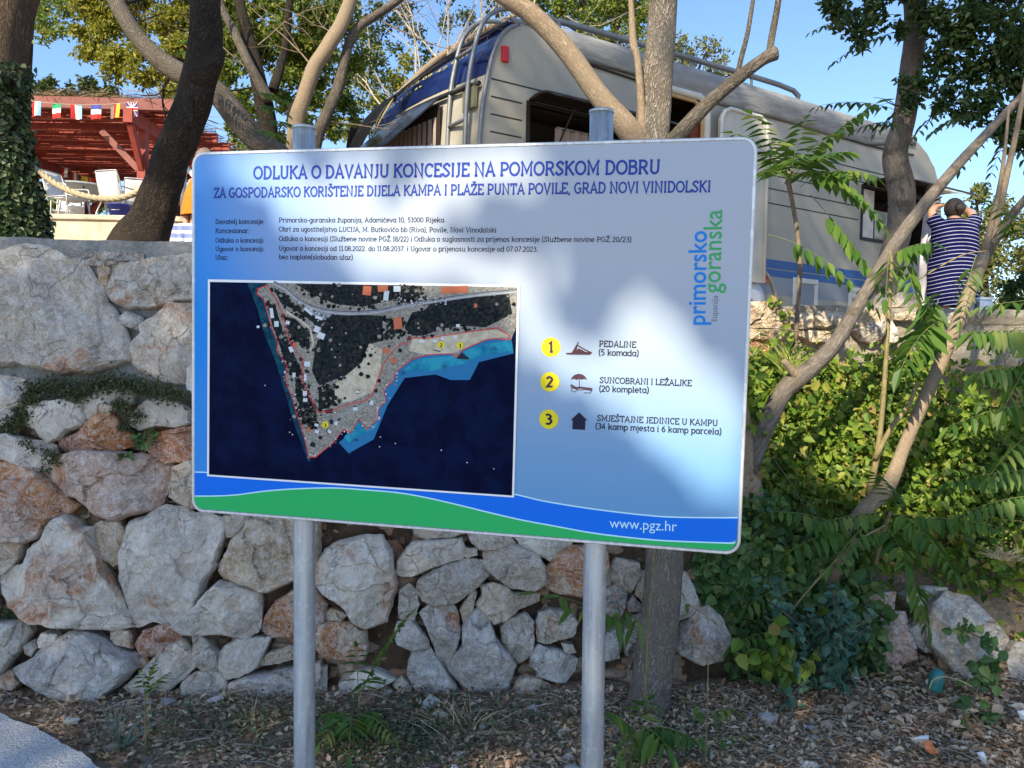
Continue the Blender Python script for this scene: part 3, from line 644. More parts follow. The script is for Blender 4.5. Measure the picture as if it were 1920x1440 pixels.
# wall face: y = 3.55 + .06 x + .10 z
WN = Vector((-.06, 1, -.10)).normalized(); WP = Vector((0, 3.55, 0))
def wall_y(x, z): return 3.55 + .06 * x + .10 * z
def WPX(px, py, off=0.0): return plane_hit(px, py, WP + WN * off, WN)
WALL_END = 1.42          # the dry wall fades into the planted bank here
def ground_z(x, y):
    """lower strip, planted bank on the right, terrace behind"""
    x = np.asarray(x, float); y = np.asarray(y, float)
    low = .012 + .10 * np.clip((y - 2.2) / 1.6, 0, 1) + .05 * (fbm(x, y, 2.2, 3) - .5) + .02 * (fbm(x, y, 9, 5) - .5)
    low += .05 * np.clip(x - .8, 0, 1.6) * np.clip((y - 2.6) / 1.0, 0, 1)
    ter = 1.98 + .06 * (fbm(x, y, .8, 9) - .5) + np.clip((y - 8) / 50, 0, 1) * 1.2
    kl = np.clip((y - wall_y(x, .1) - .16) / .14, 0, 1)                     # hidden behind the dry wall
    kr = np.clip((y - 3.82 - .03 * x) / 1.25, 0, 1)
    bank = .12 + 1.50 * kr + .16 * (fbm(x, y, 1.7, 21) - .5) * np.sin(kr * 3.14)
    w = np.clip((x - 1.05) / .35, 0, 1)
    left = low * (1 - kl) + ter * kl
    right = np.where(y < 3.82 + .03 * x, low, np.where(y < 5.32, bank, ter))
    return left * (1 - w) + right * w
def ground_mat():
    k = NT('earth_ground'); co = k.coord('Object')
    n1 = k.noise(co, 2.3, 7, .65); n2 = k.noise(co, 26, 6, .7); v = k.vor(co, 48)
    c = k.ramp(n1, [(.32, (.24, .155, .095)), (.50, (.36, .25, .16)), (.68, (.46, .345, .235))])
    c = k.mix(k.ramp(n2, [(.42, 0.), (.7, .7)]), c, (.21, .175, .14)); c = k.mix(k.ramp(v, [(.12, .55), (.3, 0.)]), c, (.30, .27, .24))
    k.base(c); k.rough(.95); k.spec(.1); k.bump(k.math('ADD', n2, k.math('MULTIPLY', v, -.5)), .9, .03); return k.m
def axis(pieces):
    out = []
    for a, b, n in pieces: out += list(np.linspace(a, b, n, endpoint=False))
    return np.array(out + [pieces[-1][1]])
xs = axis([(-260, -40, 12), (-40, -8, 24), (-8, -2.6, 30), (-2.6, 4.2, 150), (4.2, 10, 30), (10, 40, 24), (40, 260, 12)])
ys = axis([(-60, -6, 16), (-6, 1.6, 20), (1.6, 3.5, 60), (3.5, 5.6, 66), (5.6, 14, 40), (14, 60, 30), (60, 420, 20)])
X, Y = np.meshgrid(xs, ys); Z = ground_z(X, Y); nx, ny = len(xs), len(ys)
V = np.stack([X.ravel(), Y.ravel(), Z.ravel()], 1)
ii = (np.arange(ny - 1)[:, None] * nx + np.arange(nx - 1)[None, :]).ravel()
ground = np_mesh('ground', V, np.stack([ii, ii + 1, ii + nx + 1, ii + nx], 1), ground_mat(), smooth=True); tag(ground, kind='structure')

# ---- limestone
def stone_mat(name='limestone', warm=0.0, sc=1.0):
    k = NT(name); oi = k.n('ShaderNodeObjectInfo'); co0 = k.coord('Object')
    ad = k.n('ShaderNodeVectorMath', operation='ADD'); k.l(co0, ad.inputs[0])
    cx = k.n('ShaderNodeCombineXYZ'); rr = k.math('MULTIPLY', oi.outputs['Random'], 37.0); k.l(rr, cx.inputs[0]); k.l(rr, cx.inputs[2]); k.l(cx.outputs[0], ad.inputs[1]); co = ad.outputs[0]
    n1 = k.noise(co, 5.5 * sc, 8, .68, .4); n2 = k.noise(co, 19 * sc, 8, .72, .3); n3 = k.noise(co, 3.0 * sc, 5, .6, .8); n4 = k.noise(co, 70 * sc, 4, .7)
    base = oi.outputs['Color']
    dk = k.mix(1.0, base, (.50, .48, .46), 'MULTIPLY'); lt = k.mix(.7, base, (.86, .83, .79))
    c = k.mix(k.ramp(n1, [(.30, 0.), (.72, 1.)]), dk, base); c = k.mix(k.ramp(n2, [(.48, 0.), (.75, .85)]), c, lt)
    c = k.mix(k.ramp(n4, [(.35, .35), (.5, 0.)]), c, dk)
    # iron stains: amount is the alpha of the object's colour
    st = k.ramp(k.math('ADD', n3, k.math('MULTIPLY', k.math('SUBTRACT', oi.outputs['Alpha'], .5), .42)), [(.50, 0.), (.60, .9)])
    rust = k.ramp(n2, [(.3, (.24, .085, .035)), (.55, (.44, .19, .075)), (.75, (.52, .33, .19))])
    c = k.mix(st, c, rust)
    # hairline cracks and pits
    dn = k.n('ShaderNodeTexNoise'); dn.inputs['Scale'].default_value = 9; dn.inputs['Detail'].default_value = 5; k.l(co, dn.inputs['Vector'])
    mv = k.n('ShaderNodeMix', data_type='VECTOR'); mv.inputs[0].default_value = .16; k.l(co, mv.inputs[4]); k.l(dn.outputs['Color'], mv.inputs[5])
    cr = k.vor(mv.outputs[1], 7 * sc, 'DISTANCE_TO_EDGE'); gate = k.ramp(k.noise(co, 4, 3), [(.45, 0.), (.6, 1.)])
    line = k.math('MULTIPLY', k.ramp(cr, [(.0, 1.), (.022, 0.)]), gate)
    c = k.mix(k.math('MULTIPLY', line, .20), c, (.12, .10, .08)); vein = k.noise(co, 11 * sc, 6, .75, 2.2); c = k.mix(k.ramp(vein, [(.47, 0.), (.5, .6), (.53, 0.)]), c, (.80, .78, .74)); lich = k.noise(co, 30 * sc, 5, .8); c = k.mix(k.ramp(lich, [(.60, 0.), (.70, .45)]), c, (.16, .145, .13))
    k.base(c); k.rough(.88); k.spec(.2)
    h = k.math('SUBTRACT', k.math('ADD', k.math('MULTIPLY', n1, .7), k.math('MULTIPLY', n2, .55)), k.math('MULTIPLY', line, .3)); h = k.math('ADD', h, k.math('MULTIPLY', n4, .14))
    k.bump(h, .85, .035); return k.m
M_stone = stone_mat()
def mortar_mat():
    k = NT('wall_core'); co = k.coord('Object'); n1 = k.noise(co, 9, 8, .7); n2 = k.noise(co, 3, 4); n3 = k.noise(co, 46, 6, .75); sp = k.n('ShaderNodeSeparateXYZ'); k.l(co, sp.inputs[0])
    soil = k.ramp(n1, [(.35, (.055, .038, .026)), (.6, (.14, .092, .062)), (.75, (.25, .19, .14))]); mort = k.ramp(n3, [(.3, (.20, .20, .19)), (.6, (.34, .34, .33)), (.75, (.44, .44, .42))])
    f = k.ramp(k.math('ADD', k.math('MULTIPLY', sp.outputs[2], .5), k.math('MULTIPLY', k.math('SUBTRACT', n2, .5), .25)), [(.60, 0.), (.70, 1.)])
    k.base(k.mix(f, soil, mort)); k.rough(.95); k.spec(.1); k.bump(k.math('ADD', n1, k.math('MULTIPLY', n3, .4)), 1.0, .04); return k.m
M_core = mortar_mat()
GREY = (.56, .475, .385); WHITE = (.80, .70, .59); BLUE = (.58, .525, .475); TAN = (.60, .46, .32); RED = (.46, .20, .11); PINK = (.62, .43, .335); DARK = (.34, .295, .25); GOLD = (.55, .39, .22)

def stone(name, poly2, frame, col, rust, parent, depth=.10, seed=0, mat=None, back=.16, res=1.0, rough=1.0):
    """boulder whose outline in the wall plane is poly2; frame(a, b, n) gives the world point n metres proud of the wall"""
    r = random.Random(seed); p = [Vector(q) for q in poly2]
    per = sum((p[i] - p[i - 1]).length for i in range(len(p))); step = max(.009, per / 96 / res)
    pts = []
    n = len(p)
    for i in range(n):      # rounded corners + ragged edge
        a, b = p[i], p[(i + 1) % n]; m = max(1, int((b - a).length / step))
        for k in range(m): pts.append(a.lerp(b, k / m))
    for _ in range(0): pts = [(pts[i - 1] * .25 + pts[i] * .5 + pts[(i + 1) % len(pts)] * .25) for i in range(len(pts))]
    n = len(pts); A = np.array([[q.x, q.y] for q in pts]); ar = abs(sum(A[i - 1, 0] * A[i, 1] - A[i, 0] * A[i - 1, 1] for i in range(n))) / 2; size = math.sqrt(ar)
    cen = A.mean(0); d = A - cen; dl = np.linalg.norm(d, axis=1, keepdims=True)
    A = cen + d * (1.0 + min(.10, .020 / size)); A = A + d / np.maximum(dl, 1e-6) * ((hash_noise(A[:, 0], A[:, 1], 16, seed) - .5) * .045 * size + (hash_noise(A[:, 0], A[:, 1], 45, seed + 9) - .5) * .022 * size + (hash_noise(A[:, 0], A[:, 1], 110, seed + 2) - .5) * .006)[:, None]
    nr = max(8, int(22 * min(1.3, size / .25 + .25) * res)); T = np.concatenate([[1.0, .99, .97, .94, .91], np.linspace(.85, .06, nr)])
    H = min(depth * .75, size * .32)
    planes = [(math.cos(q_) * s_, math.sin(q_) * s_, c_) for q_, s_, c_ in [(r.uniform(0, 6.28), r.uniform(.1, .35), r.uniform(.9, 1.0)) for _ in range(2)] + [(r.uniform(0, 6.28), r.uniform(.6, 1.3), r.uniform(1.05, 1.3)) for _ in range(5)]]
    vs = []
    K = r.randrange(9, 15); cp = np.array([[r.gauss(0, .42), r.gauss(0, .42)] for _ in range(K)]); cs_ = np.array([[r.uniform(-.55, .55), r.uniform(-.55, .55), r.uniform(-.10, .10)] for _ in range(K)])
    for ti, t in enumerate(T):
        q = cen + (A - cen) * t; u = (q - cen) / size
        h = np.min([c + gx * u[:, 0] * 1.5 + gz * u[:, 1] * 1.5 for gx, gz, c in planes], 0)
        prof = min(1, (1 - t) * 15) ** .5
        wu = u + np.stack([fbm(q[:, 0], q[:, 1], 9, seed + 31, 3) - .47, fbm(q[:, 0], q[:, 1], 9, seed + 37, 3) - .47], 1) * .35
        dd = ((wu[:, None] - cp[None]) ** 2).sum(2); ci = dd.argmin(1); fac_ = cs_[ci, 2] + cs_[ci, 0] * (u[:, 0] - cp[ci, 0]) + cs_[ci, 1] * (u[:, 1] - cp[ci, 1])
        nz = fac_ + (fbm(q[:, 0], q[:, 1], 7, seed + 3, 4) - .47) * .55 + (fbm(q[:, 0], q[:, 1], 26, seed + 5, 3) - .44) * .34
        rid = -np.abs(fbm(q[:, 0], q[:, 1], 5, seed + 13, 3) - .45) * 1.1
        hh = H * (h * prof + (nz + rid * .8 + .12) * rough * min(1, (1 - t) * 8 + .12))
        vs.append(np.concatenate([q, hh[:, None]], 1))
    bk = np.concatenate([cen + (A - cen) * .9, np.full((n, 1), -back)], 1)
    allv = np.concatenate([bk] + vs); nrg = len(T) + 1
    tip = np.array([[cen[0], cen[1], vs[-1][:, 2].mean()]]); allv = np.concatenate([allv, tip])
    W = [frame(*v) for v in allv]
    fs = [[i * n + k, i * n + (k + 1) % n, (i + 1) * n + (k + 1) % n, (i + 1) * n + k] for i in range(nrg - 1) for k in range(n)]
    ft = [[(nrg - 1) * n + k, (nrg - 1) * n + (k + 1) % n, nrg * n] for k in range(n)]
    me = bpy.data.meshes.new(name); me.from_pydata([tuple(w) for w in W], [], fs + ft); me.materials.append(mat or M_stone)
    me.update()
    bm = bmesh.new(); bm.from_mesh(me); bmesh.ops.recalc_face_normals(bm, faces=bm.faces); bm.to_mesh(me); bm.free()
    o = bpy.data.objects.new(name, me); COL.objects.link(o); o.color = (*col, rust)
    if parent: o.parent = parent; o.matrix_parent_inverse = parent_inv(parent)
    return o
WU = Vector((1, .06, 0)).normalized(); WV = WN.cross(WU) * -1
if WV.z < 0: WV = -WV
def wframe(a, b, n): return WP + WU * a + WV * b - WN * n
def wcoord(px, py, off=0.0):
    q = WPX(px, py, off) - WP; return (q.dot(WU), q.dot(WV))
cA = lambda x, y: (x / 2.6175, 430 + y / 2.6175)
cB = lambda x, y: (x / 2.88, 940 + y / 2.88)
cC = lambda x, y: (560 + x / 3.0, 960 + y / 3.0)
cD = lambda x, y: (1120 + x / 2.4, 960 + y / 2.4)
ST = [
 (cA, GREY, .30, .09, '-250,640 -300,400 -220,200 -60,120 60,92 130,85 230,95 340,150 385,150 430,185 460,240 530,330 590,440 625,560 620,640 560,680 420,705 300,700 160,680 0,660'),
 (cA, GREY, .42, .08, '530,290 560,190 600,165 700,160 760,145 938,130 1040,130 1060,250 960,350 880,360 770,385 650,385 560,350'),
 (cA, GREY, .45, .08, '690,470 760,440 850,365 938,370 1050,380 1080,700 938,760 800,740 720,700 660,650 635,600 650,560 700,510'),
 (cA, DARK, .1, .06, '590,430 640,405 700,430 720,470 690,500 620,475 590,455'), (cA, GOLD, .4, .05, '485,175 545,190 525,300 505,305 487,260'),
 (cA, DARK, .2, .06, '420,150 480,137 570,140 572,170 500,185 425,175'), (cA, DARK, .1, .04, '380,110 690,118 695,150 580,158 400,140'),
 (cA, WHITE, .15, .09, '-60,730 40,720 110,740 125,800 110,850 40,880 -60,880'), (cA, WHITE, .2, .08, '-60,900 30,880 60,900 70,960 20,960 -60,940'),
 (cA, WHITE, .2, .10, '130,900 150,860 230,850 330,835 400,860 415,920 405,960 330,985 300,1020 240,1040 200,1010 190,980 140,960'),
 (cA, WHITE, .1, .10, '405,840 450,815 520,790 600,780 645,810 640,850 570,890 500,915 430,930 415,890'),
 (cA, WHITE, .15, .11, '650,920 690,870 730,840 790,832 870,850 935,890 935,950 880,975 800,965 740,970 700,980 655,960'),
 (cA, RED, .75, .09, '305,1030 400,1000 430,950 480,915 550,908 575,940 590,990 640,1010 655,1060 560,1080 450,1075 330,1085 305,1065'),
 (cA, RED, .70, .07, '710,1030 780,1005 900,975 960,970 1020,1000 1020,1120 935,1140 870,1140 820,1150 760,1110 720,1070'),
 (cA, WHITE, .12, .10, '-60,1010 60,1005 130,1030 200,1040 265,1060 265,1090 230,1130 220,1180 185,1210 120,1160 60,1130 -60,1115'),
 (cA, PINK, .60, .12, '240,1190 290,1120 380,1090 470,1085 600,1100 700,1105 770,1120 840,1160 840,1210 800,1330 770,1370 640,1400 560,1430 470,1390 380,1320 310,1310 285,1250 245,1225'),
 (cA, PINK, .66, .11, '-80,1150 60,1140 150,1170 240,1230 290,1280 380,1350 350,1390 246,1416 182,1507 91,1530 -80,1530'),
 (cA, TAN, .35, .08, '860,1170 935,1140 1000,1150 1000,1360 935,1360 870,1330 840,1310'),
 (cB, TAN, .35, .10, '-60,225 60,215 115,235 100,300 65,350 20,390 -60,390'),
 (cB, WHITE, .50, .13, '10,420 60,370 140,340 160,270 250,170 310,90 360,70 420,110 440,140 510,150 530,240 560,330 640,480 690,600 705,660 600,685 480,670 350,665 210,650 130,620 60,560 30,500'),
 (cB, TAN, .25, .08, '520,130 560,115 640,110 680,160 670,230 655,320 610,340 570,310 540,250'),
 (cB, WHITE, .22, .11, '655,400 665,250 690,180 720,110 790,80 850,40 900,30 1000,45 1050,75 1130,65 1200,100 1210,200 1180,300 1130,400 1100,500 1050,570 960,660 900,655 830,640 760,660 725,660 710,600 680,480'),
 (cB, GREY, .35, .08, '1210,80 1330,60 1330,100 1310,140 1260,190 1225,190'), (cB, TAN, .3, .13, '1200,330 1260,220 1330,130 1350,60 1600,70 1720,90 1730,300 1680,400 1580,430 1480,470 1420,480 1330,450 1230,410 1195,370'),
 (cB, WHITE, .35, .12, '950,660 1010,600 1080,550 1130,490 1190,440 1300,460 1400,490 1410,570 1400,640 1380,700 1330,735 1270,730 1200,700 1090,715 1000,710'),
 (cB, PINK, .5, .11, '1430,690 1450,620 1500,540 1590,480 1700,470 1760,560 1740,700 1600,720 1480,725'),
 (cB, GREY, .2, .11, '-60,655 60,655 140,650 165,710 120,790 60,860 20,920 -60,930'), (cB, WHITE, .1, .06, '205,750 230,710 300,720 310,750 250,790 210,790'), (cB, GREY, .2, .05, '135,770 190,745 200,790 170,835 135,820'),
 (cB, BLUE, .08, .15, '95,900 200,840 230,800 330,745 410,705 520,730 600,770 680,815 740,825 740,890 690,950 600,1010 540,1090 470,1090 400,1050 250,1020 130,960'),
 (cB, RED, .62, .09, '740,770 780,700 840,680 900,660 960,700 970,735 910,790 840,830 770,835'), (cB, TAN, .55, .05, '740,840 800,845 810,870 770,900 745,890'),
 (cB, GREY, .3, .10, '690,990 760,930 820,860 900,790 980,755 1030,800 1065,880 1000,950 920,1010 870,1045 820,1040 750,1030'), (cB, GREY, .15, .09, '1040,740 1080,725 1140,770 1175,810 1180,910 1110,915 1070,890 1050,810'),
 (cB, WHITE, .38, .11, '1180,830 1220,780 1290,740 1400,740 1450,740 1420,830 1390,890 1300,940 1220,955 1190,910'), (cB, GREY, .2, .12, '975,1040 990,970 1060,925 1190,920 1220,990 1215,1090 1150,1120 1060,1135 1000,1100'),
 (cB, BLUE, .25, .10, '1230,1040 1270,980 1350,940 1480,920 1580,900 1750,900 1740,1030 1600,1060 1440,1060 1290,1080'), (cB, TAN, .3, .07, '1400,870 1450,820 1560,780 1600,790 1600,850 1500,870 1420,885'),
 (cB, TAN, .45, .07, '-60,960 60,910 100,980 80,1010 -60,1015'), (cB, TAN, .62, .05, '600,690 700,700 720,790 640,770 600,740'),
 (cC, WHITE, .52, .13, '100,300 150,230 230,170 380,135 470,140 520,220 545,350 560,400 520,520 490,600 380,640 310,610 270,540 200,480 100,410 60,350'),
 (cC, WHITE, .2, .10, '560,330 570,270 640,170 720,160 900,150 920,200 910,260 800,290 740,310 640,355 580,350'), (cC, GREY, .2, .08, '640,60 950,90 930,120 850,140 720,150 660,130'), (cC, GREY, .3, .05, '915,230 940,200 1000,205 1005,240 960,255 930,250'),
 (cC, GREY, .28, .12, '680,440 690,380 760,330 850,290 960,270 1050,280 1055,360 980,430 880,500 770,525 710,490'), (cC, GREY, .2, .08, '940,80 1160,110 1220,180 1100,205 1020,210 975,170'),
 (cC, GREY, .15, .11, '1050,230 1130,195 1240,190 1330,230 1370,300 1390,400 1310,445 1200,420 1120,370 1060,320'), (cC, WHITE, .15, .10, '1200,110 1530,130 1520,200 1410,270 1330,220 1260,190'),
 (cC, TAN, .62, .10, '1430,280 1450,230 1530,200 1720,210 1740,400 1600,470 1480,450 1400,430 1390,330'), (cC, GREY, .3, .09, '560,590 570,440 620,410 660,440 675,520 650,600 600,600'),
 (cC, BLUE, .3, .11, '690,580 740,530 860,515 890,570 910,660 880,780 820,860 790,830 760,740 720,640'), (cC, TAN, .3, .06, '905,550 940,490 985,430 1000,460 975,560 930,630 920,590'),
 (cC, BLUE, .22, .13, '850,860 920,740 930,650 990,560 1040,545 1080,640 1110,720 1170,780 1215,860 1180,950 1150,1030 1060,1030 980,1040 920,970 870,910'),
 (cC, TAN, .3, .10, '1010,520 1040,470 1030,420 1100,400 1180,420 1200,450 1340,460 1340,500 1240,540 1160,600 1100,620 1060,570'), (cC, GREY, .22, .10, '1140,650 1170,600 1270,570 1320,620 1320,700 1310,790 1260,830 1210,850 1180,790 1150,720'),
 (cC, GREY, .35, .09, '1345,620 1360,570 1420,550 1520,560 1560,620 1540,690 1460,715 1410,735 1350,720'), (cC, BLUE, .15, .07, '1300,860 1310,780 1350,750 1400,770 1380,860 1350,895'),
 (cC, BLUE, .15, .10, '1350,920 1380,780 1450,770 1560,830 1550,890 1500,950 1430,940'), (cC, TAN, .35, .09, '1210,1010 1230,950 1290,920 1360,940 1420,980 1400,1030 1330,1050 1220,1060'),
 (cC, BLUE, .15, .12, '630,850 650,790 740,770 780,820 830,900 900,1010 870,1040 710,1030 640,970 620,900'), (cC, BLUE, .2, .09, '540,680 560,620 640,610 730,720 725,760 640,780 560,740'),
 (cC, WHITE, .15, .08, '230,960 330,900 420,880 530,940 500,960 390,1010 290,1050 240,1020'), (cC, TAN, .3, .06, '530,970 580,930 635,980 630,1020 580,1025'),
 (cC, TAN, .58, .12, '95,650 200,610 310,620 370,680 380,760 360,820 260,820 150,810 95,760'), (cC, RED, .7, .07, '430,1010 480,975 550,1010 560,1060 480,1070 440,1050'), (cC, TAN, .6, .07, '130,610 180,540 270,580 230,620 150,635'),
 (cC, GREY, .3, .08, '60,870 120,850 130,920 95,1000 50,1000'), (cC, BLUE, .2, .09, '1710,680 1800,690 1800,820 1720,830'), (cC, WHITE, .3, .06, '1480,740 1540,745 1560,790 1500,800'),
 (cD, GREY, .3, .10, '45,260 90,210 180,230 190,280 150,360 100,340 60,310'), (cD, DARK, .35, .09, '30,340 80,320 130,370 120,430 70,500 25,480'), (cD, TAN, .35, .09, '165,320 200,270 250,280 260,380 220,420 175,370'),
 (cD, DARK, .2, .07, '130,410 160,375 200,420 190,450 140,450'), (cD, GREY, .25, .12, '370,290 400,280 430,340 460,420 430,460 370,480 340,440'), (cD, GREY, .28, .14, '365,600 400,500 440,450 500,430 560,490 590,560 560,660 470,680 380,640'),
 (cD, DARK, .35, .08, '120,560 150,480 210,460 230,560 200,660 130,640'), (cD, BLUE, .2, .09, '35,560 90,530 100,600 80,660 30,660'),
]
dry_wall = thing('stone_wall', 'retaining wall of rough pale limestone boulders behind the notice board, earth and mortar in its joints', 'wall', (-.3, 3.6, 0.05))
def build_wall():
    # earthen / mortar core with a mortar capping
    xs_ = np.linspace(-6.0, 1.5, 210); zs_ = np.linspace(-.12, 2.14, 76); Xg, Zg = np.meshgrid(xs_, zs_)
    top = (2.085 + .018 * (fbm(Xg, Zg * 0, 5, 2) - .5)) * (1 - .62 * np.clip((Xg - .86) / .16, 0, 1)) - .5 * np.clip((Xg - 1.02) / .3, 0, 1)
    Zc = np.minimum(Zg, top); off = .058 - .048 * np.clip((Zc - 1.32) / .12, 0, 1) + (fbm(Xg, Zc, 6, 4) - .5) * .07 + (fbm(Xg, Zc, 22, 8) - .5) * .035
    off = off + .01; taper = np.clip((Xg - 1.2) / .3, 0, 1)
    Yg = wall_y(Xg, Zc) + off + taper * .25 * Zc
    n_, m_ = Xg.shape; Vf = np.stack([Xg, Yg, Zc], -1).reshape(-1, 3)
    Tb = np.stack([Xg[-1], Yg[-1] + .42, Zc[-1]], -1); Bb = np.stack([Xg[-1], Yg[-1] + .5, Zc[-1] * 0 - .1], -1)
    Vall = np.concatenate([Vf, Tb, Bb]); k = np.arange(m_ - 1)
    i0 = (np.arange(n_ - 1)[:, None] * m_ + k[None]).ravel(); F = [np.stack([i0, i0 + 1, i0 + m_ + 1, i0 + m_], 1)]
    for r in (n_ - 1, n_): i0 = r * m_ + k; F.append(np.stack([i0, i0 + 1, i0 + m_ + 1, i0 + m_], 1))
    np_mesh('core', Vall, np.concatenate(F), M_core, dry_wall, True, smooth=True)
    hull = []
    for i, (fn, col, ru, dp, s) in enumerate(ST):
        pl = [wcoord(*fn(*map(float, t.split(',')))) for t in s.split()]
        v = rnd.uniform(.92, 1.08); c = tuple(min(.8, x * v) for x in col); hull.append(pl)
        stone('stone', pl, wframe, c, ru, dry_wall, depth=dp, seed=i * 3 + 1)
    # the part of the wall that the notice board hides
    k = 0
    cxs = np.array([np.mean(p, 0) for p in hull])
    for r_ in range(5):
        for c_ in range(6):
            px = 430 + c_ * 165 + (r_ % 2) * 70; py = 520 + r_ * 98
            a, b = wcoord(px + rnd.uniform(-14, 14), py + rnd.uniform(-12, 12))
            if any(in_poly([a], [b], h)[0] for h in hull) or a > .80: continue
            w, h = rnd.uniform(.19, .22), rnd.uniform(.115, .14)
            pl = [(a + w * math.cos(t) * rnd.uniform(.85, 1.08), b + h * math.sin(t) * rnd.uniform(.85, 1.08)) for t in np.arange(0, 6.2, .7)]
            stone('stone', pl, wframe, rnd.choice((GREY, WHITE, TAN, GREY)), rnd.uniform(.1, .5), dry_wall, depth=.1, seed=300 + k, res=.7); k += 1
    # the wall runs on beyond the left edge of the photograph: those courses are one mesh
    bmj = bmesh.new(); cz = .12
    while cz < 1.72:
        hh = rnd.uniform(.16, .26); cxx = -2.22 - rnd.uniform(0, .06)
        while cxx > -5.6:
            ww = hh * rnd.uniform(.9, 1.7); a = cxx - ww / 2
            if not any(in_poly([a + ww * .3], [cz + hh * .5], h_)[0] or in_poly([a], [cz + hh * .5], h_)[0] for h_ in hull):
                pl = [(a + ww * .5 * math.copysign(abs(math.cos(t)) ** .6, math.cos(t)) * rnd.uniform(.85, 1.02), cz + hh * .5 + hh * .5 * math.copysign(abs(math.sin(t)) ** .6, math.sin(t)) * rnd.uniform(.85, 1.02)) for t in np.arange(0, 6.2, .63)]
                o_ = stone('tmp', pl, wframe, GREY, .3, None, depth=.1, seed=int(-cxx * 977 + cz * 331), res=.5); bmj.from_mesh(o_.data); me_ = o_.data; bpy.data.objects.remove(o_); bpy.data.meshes.remove(me_)
            cxx -= ww
        cz += hh
    mj = bpy.data.meshes.new('outer_courses'); bmj.to_mesh(mj); bmj.free(); mj.materials.append(M_stone); oj = bpy.data.objects.new('outer_courses', mj); COL.objects.link(oj); oj.parent = dry_wall; oj.matrix_parent_inverse = parent_inv(dry_wall); oj.color = (*GREY, .35); oj['kind'] = 'stuff'
    # chinking: small stones wedged in the joints, one mesh
    n = 3000; xx = rng.uniform(-4.2, .95, n); zz_ = rng.uniform(0, 1.34, n); s_ = rng.gamma(4, .0065, n) + .010
    bm_ = bmesh.new(); bmesh.ops.create_icosphere(bm_, subdivisions=2, radius=1); iv_ = np.array([v.co[:] for v in bm_.verts]); fi_ = np.array([[v.index for v in f.verts] for f in bm_.faces]); bm_.free()
    sh = rng.uniform(.6, 1.5, (n, 1, 3)) * np.array([1, .7, .75]); pv = iv_[None] * s_[:, None, None] * sh * (1 + (rng.random((n, len(iv_), 1)) - .5) * .38)
    pv += np.stack([xx, wall_y(xx, zz_) + .075 + s_ * .3, zz_], 1)[:, None]
    k = NT('chink_stone'); g = k.n('ShaderNodeNewGeometry'); n1 = k.noise(k.coord('Object'), 30, 6, .7); cc = k.ramp(g.outputs['Random Per Island'], [(0, (.16, .10, .065)), (.4, (.30, .21, .145)), (.7, (.42, .33, .25)), (.85, (.36, .18, .10)), (1, (.55, .48, .40))]); k.base(k.mix(k.ramp(n1, [(.4, 0.), (.7, .6)]), cc, (.2, .15, .11))); k.rough(.95); k.spec(.1); k.bump(n1, .8, .02)
    ck = np_mesh('chinking', pv.reshape(-1, 3), (fi_[None] + (np.arange(n) * len(iv_))[:, None, None]).reshape(-1, 3), k.m, dry_wall, True); ck['kind'] = 'stuff'
build_wall()

# ---- bank wall stones low on the right, boulders at the terrace edge
def frame_at(c, sx, n_dir):
    n = Vector(n_dir).normalized(); u = Vector((0, 0, 1)).cross(n).normalized() * -1
    if u.x < 0: u = -u
    v = n.cross(u); v = v if v.z > 0 else -v
    return lambda a, b, h: Vector(c) + u * a + v * b + n * h
bank_wall = thing('bank_footing', 'low footing of grey boulders at the foot of the overgrown bank', 'wall', (2.3, 3.9, .1))
def bank_stone(fn, s, Y, col, ru, dp, seed, parent, name='stone', rough=1.0):
    px = [fn(*map(float, t.split(','))) for t in s.split()]
    pts = [P(x, y, Y) for x, y in px]; c = sum(pts, Vector()) / len(pts)
    fr = frame_at(c, 1, (-.1, -1, .18)); pl = [((p - c).x, (p - c).z) for p in pts]
    return stone(name, pl, fr, col, ru, parent, depth=dp, seed=seed, rough=rough)
for i, (s, Y, col, ru, dp) in enumerate((('740,330 760,300 850,292 925,318 900,370 800,382', 3.86, GREY, .3, .10), ('1150,420 1200,390 1240,366 1335,362 1325,430 1270,452 1200,445', 3.82, TAN, .45, .10), ('1200,520 1290,458 1385,458 1405,560 1425,650 1330,690 1215,672 1185,590', 3.78, PINK, .48, .13),
      ('1530,430 1595,372 1690,395 1765,480 1825,560 1790,630 1710,690 1640,770 1575,740 1545,650 1500,600 1500,540', 3.72, GREY, .15, .17), ('1400,385 1480,340 1565,345 1555,405 1480,432 1420,436', 3.9, WHITE, .2, .09), ('1855,650 1900,600 1975,610 1985,790 1900,785 1858,740', 3.66, WHITE, .3, .14), ('1405,540 1460,505 1500,540 1520,620 1470,625 1410,580', 3.78, BLUE, .1, .09),
      ('930,380 1000,350 1070,380 1080,460 1000,480 940,450', 3.9, TAN, .4, .09), ('640,360 720,350 740,420 690,470 630,440', 3.86, GREY, .25, .1))):
    bank_stone(cD, s, Y, col, ru, dp, 500 + i, bank_wall)
cR = lambda x, y: (1400 + x / 6.0, 420 + y / 6.0)
upper = thing('boulder_wall', 'sunlit wall of golden rough boulders below the caravan with pale mortar capping', 'wall', (2.6, 5.35, 1.5))
M_gold = stone_mat('golden_limestone', sc=1.3)
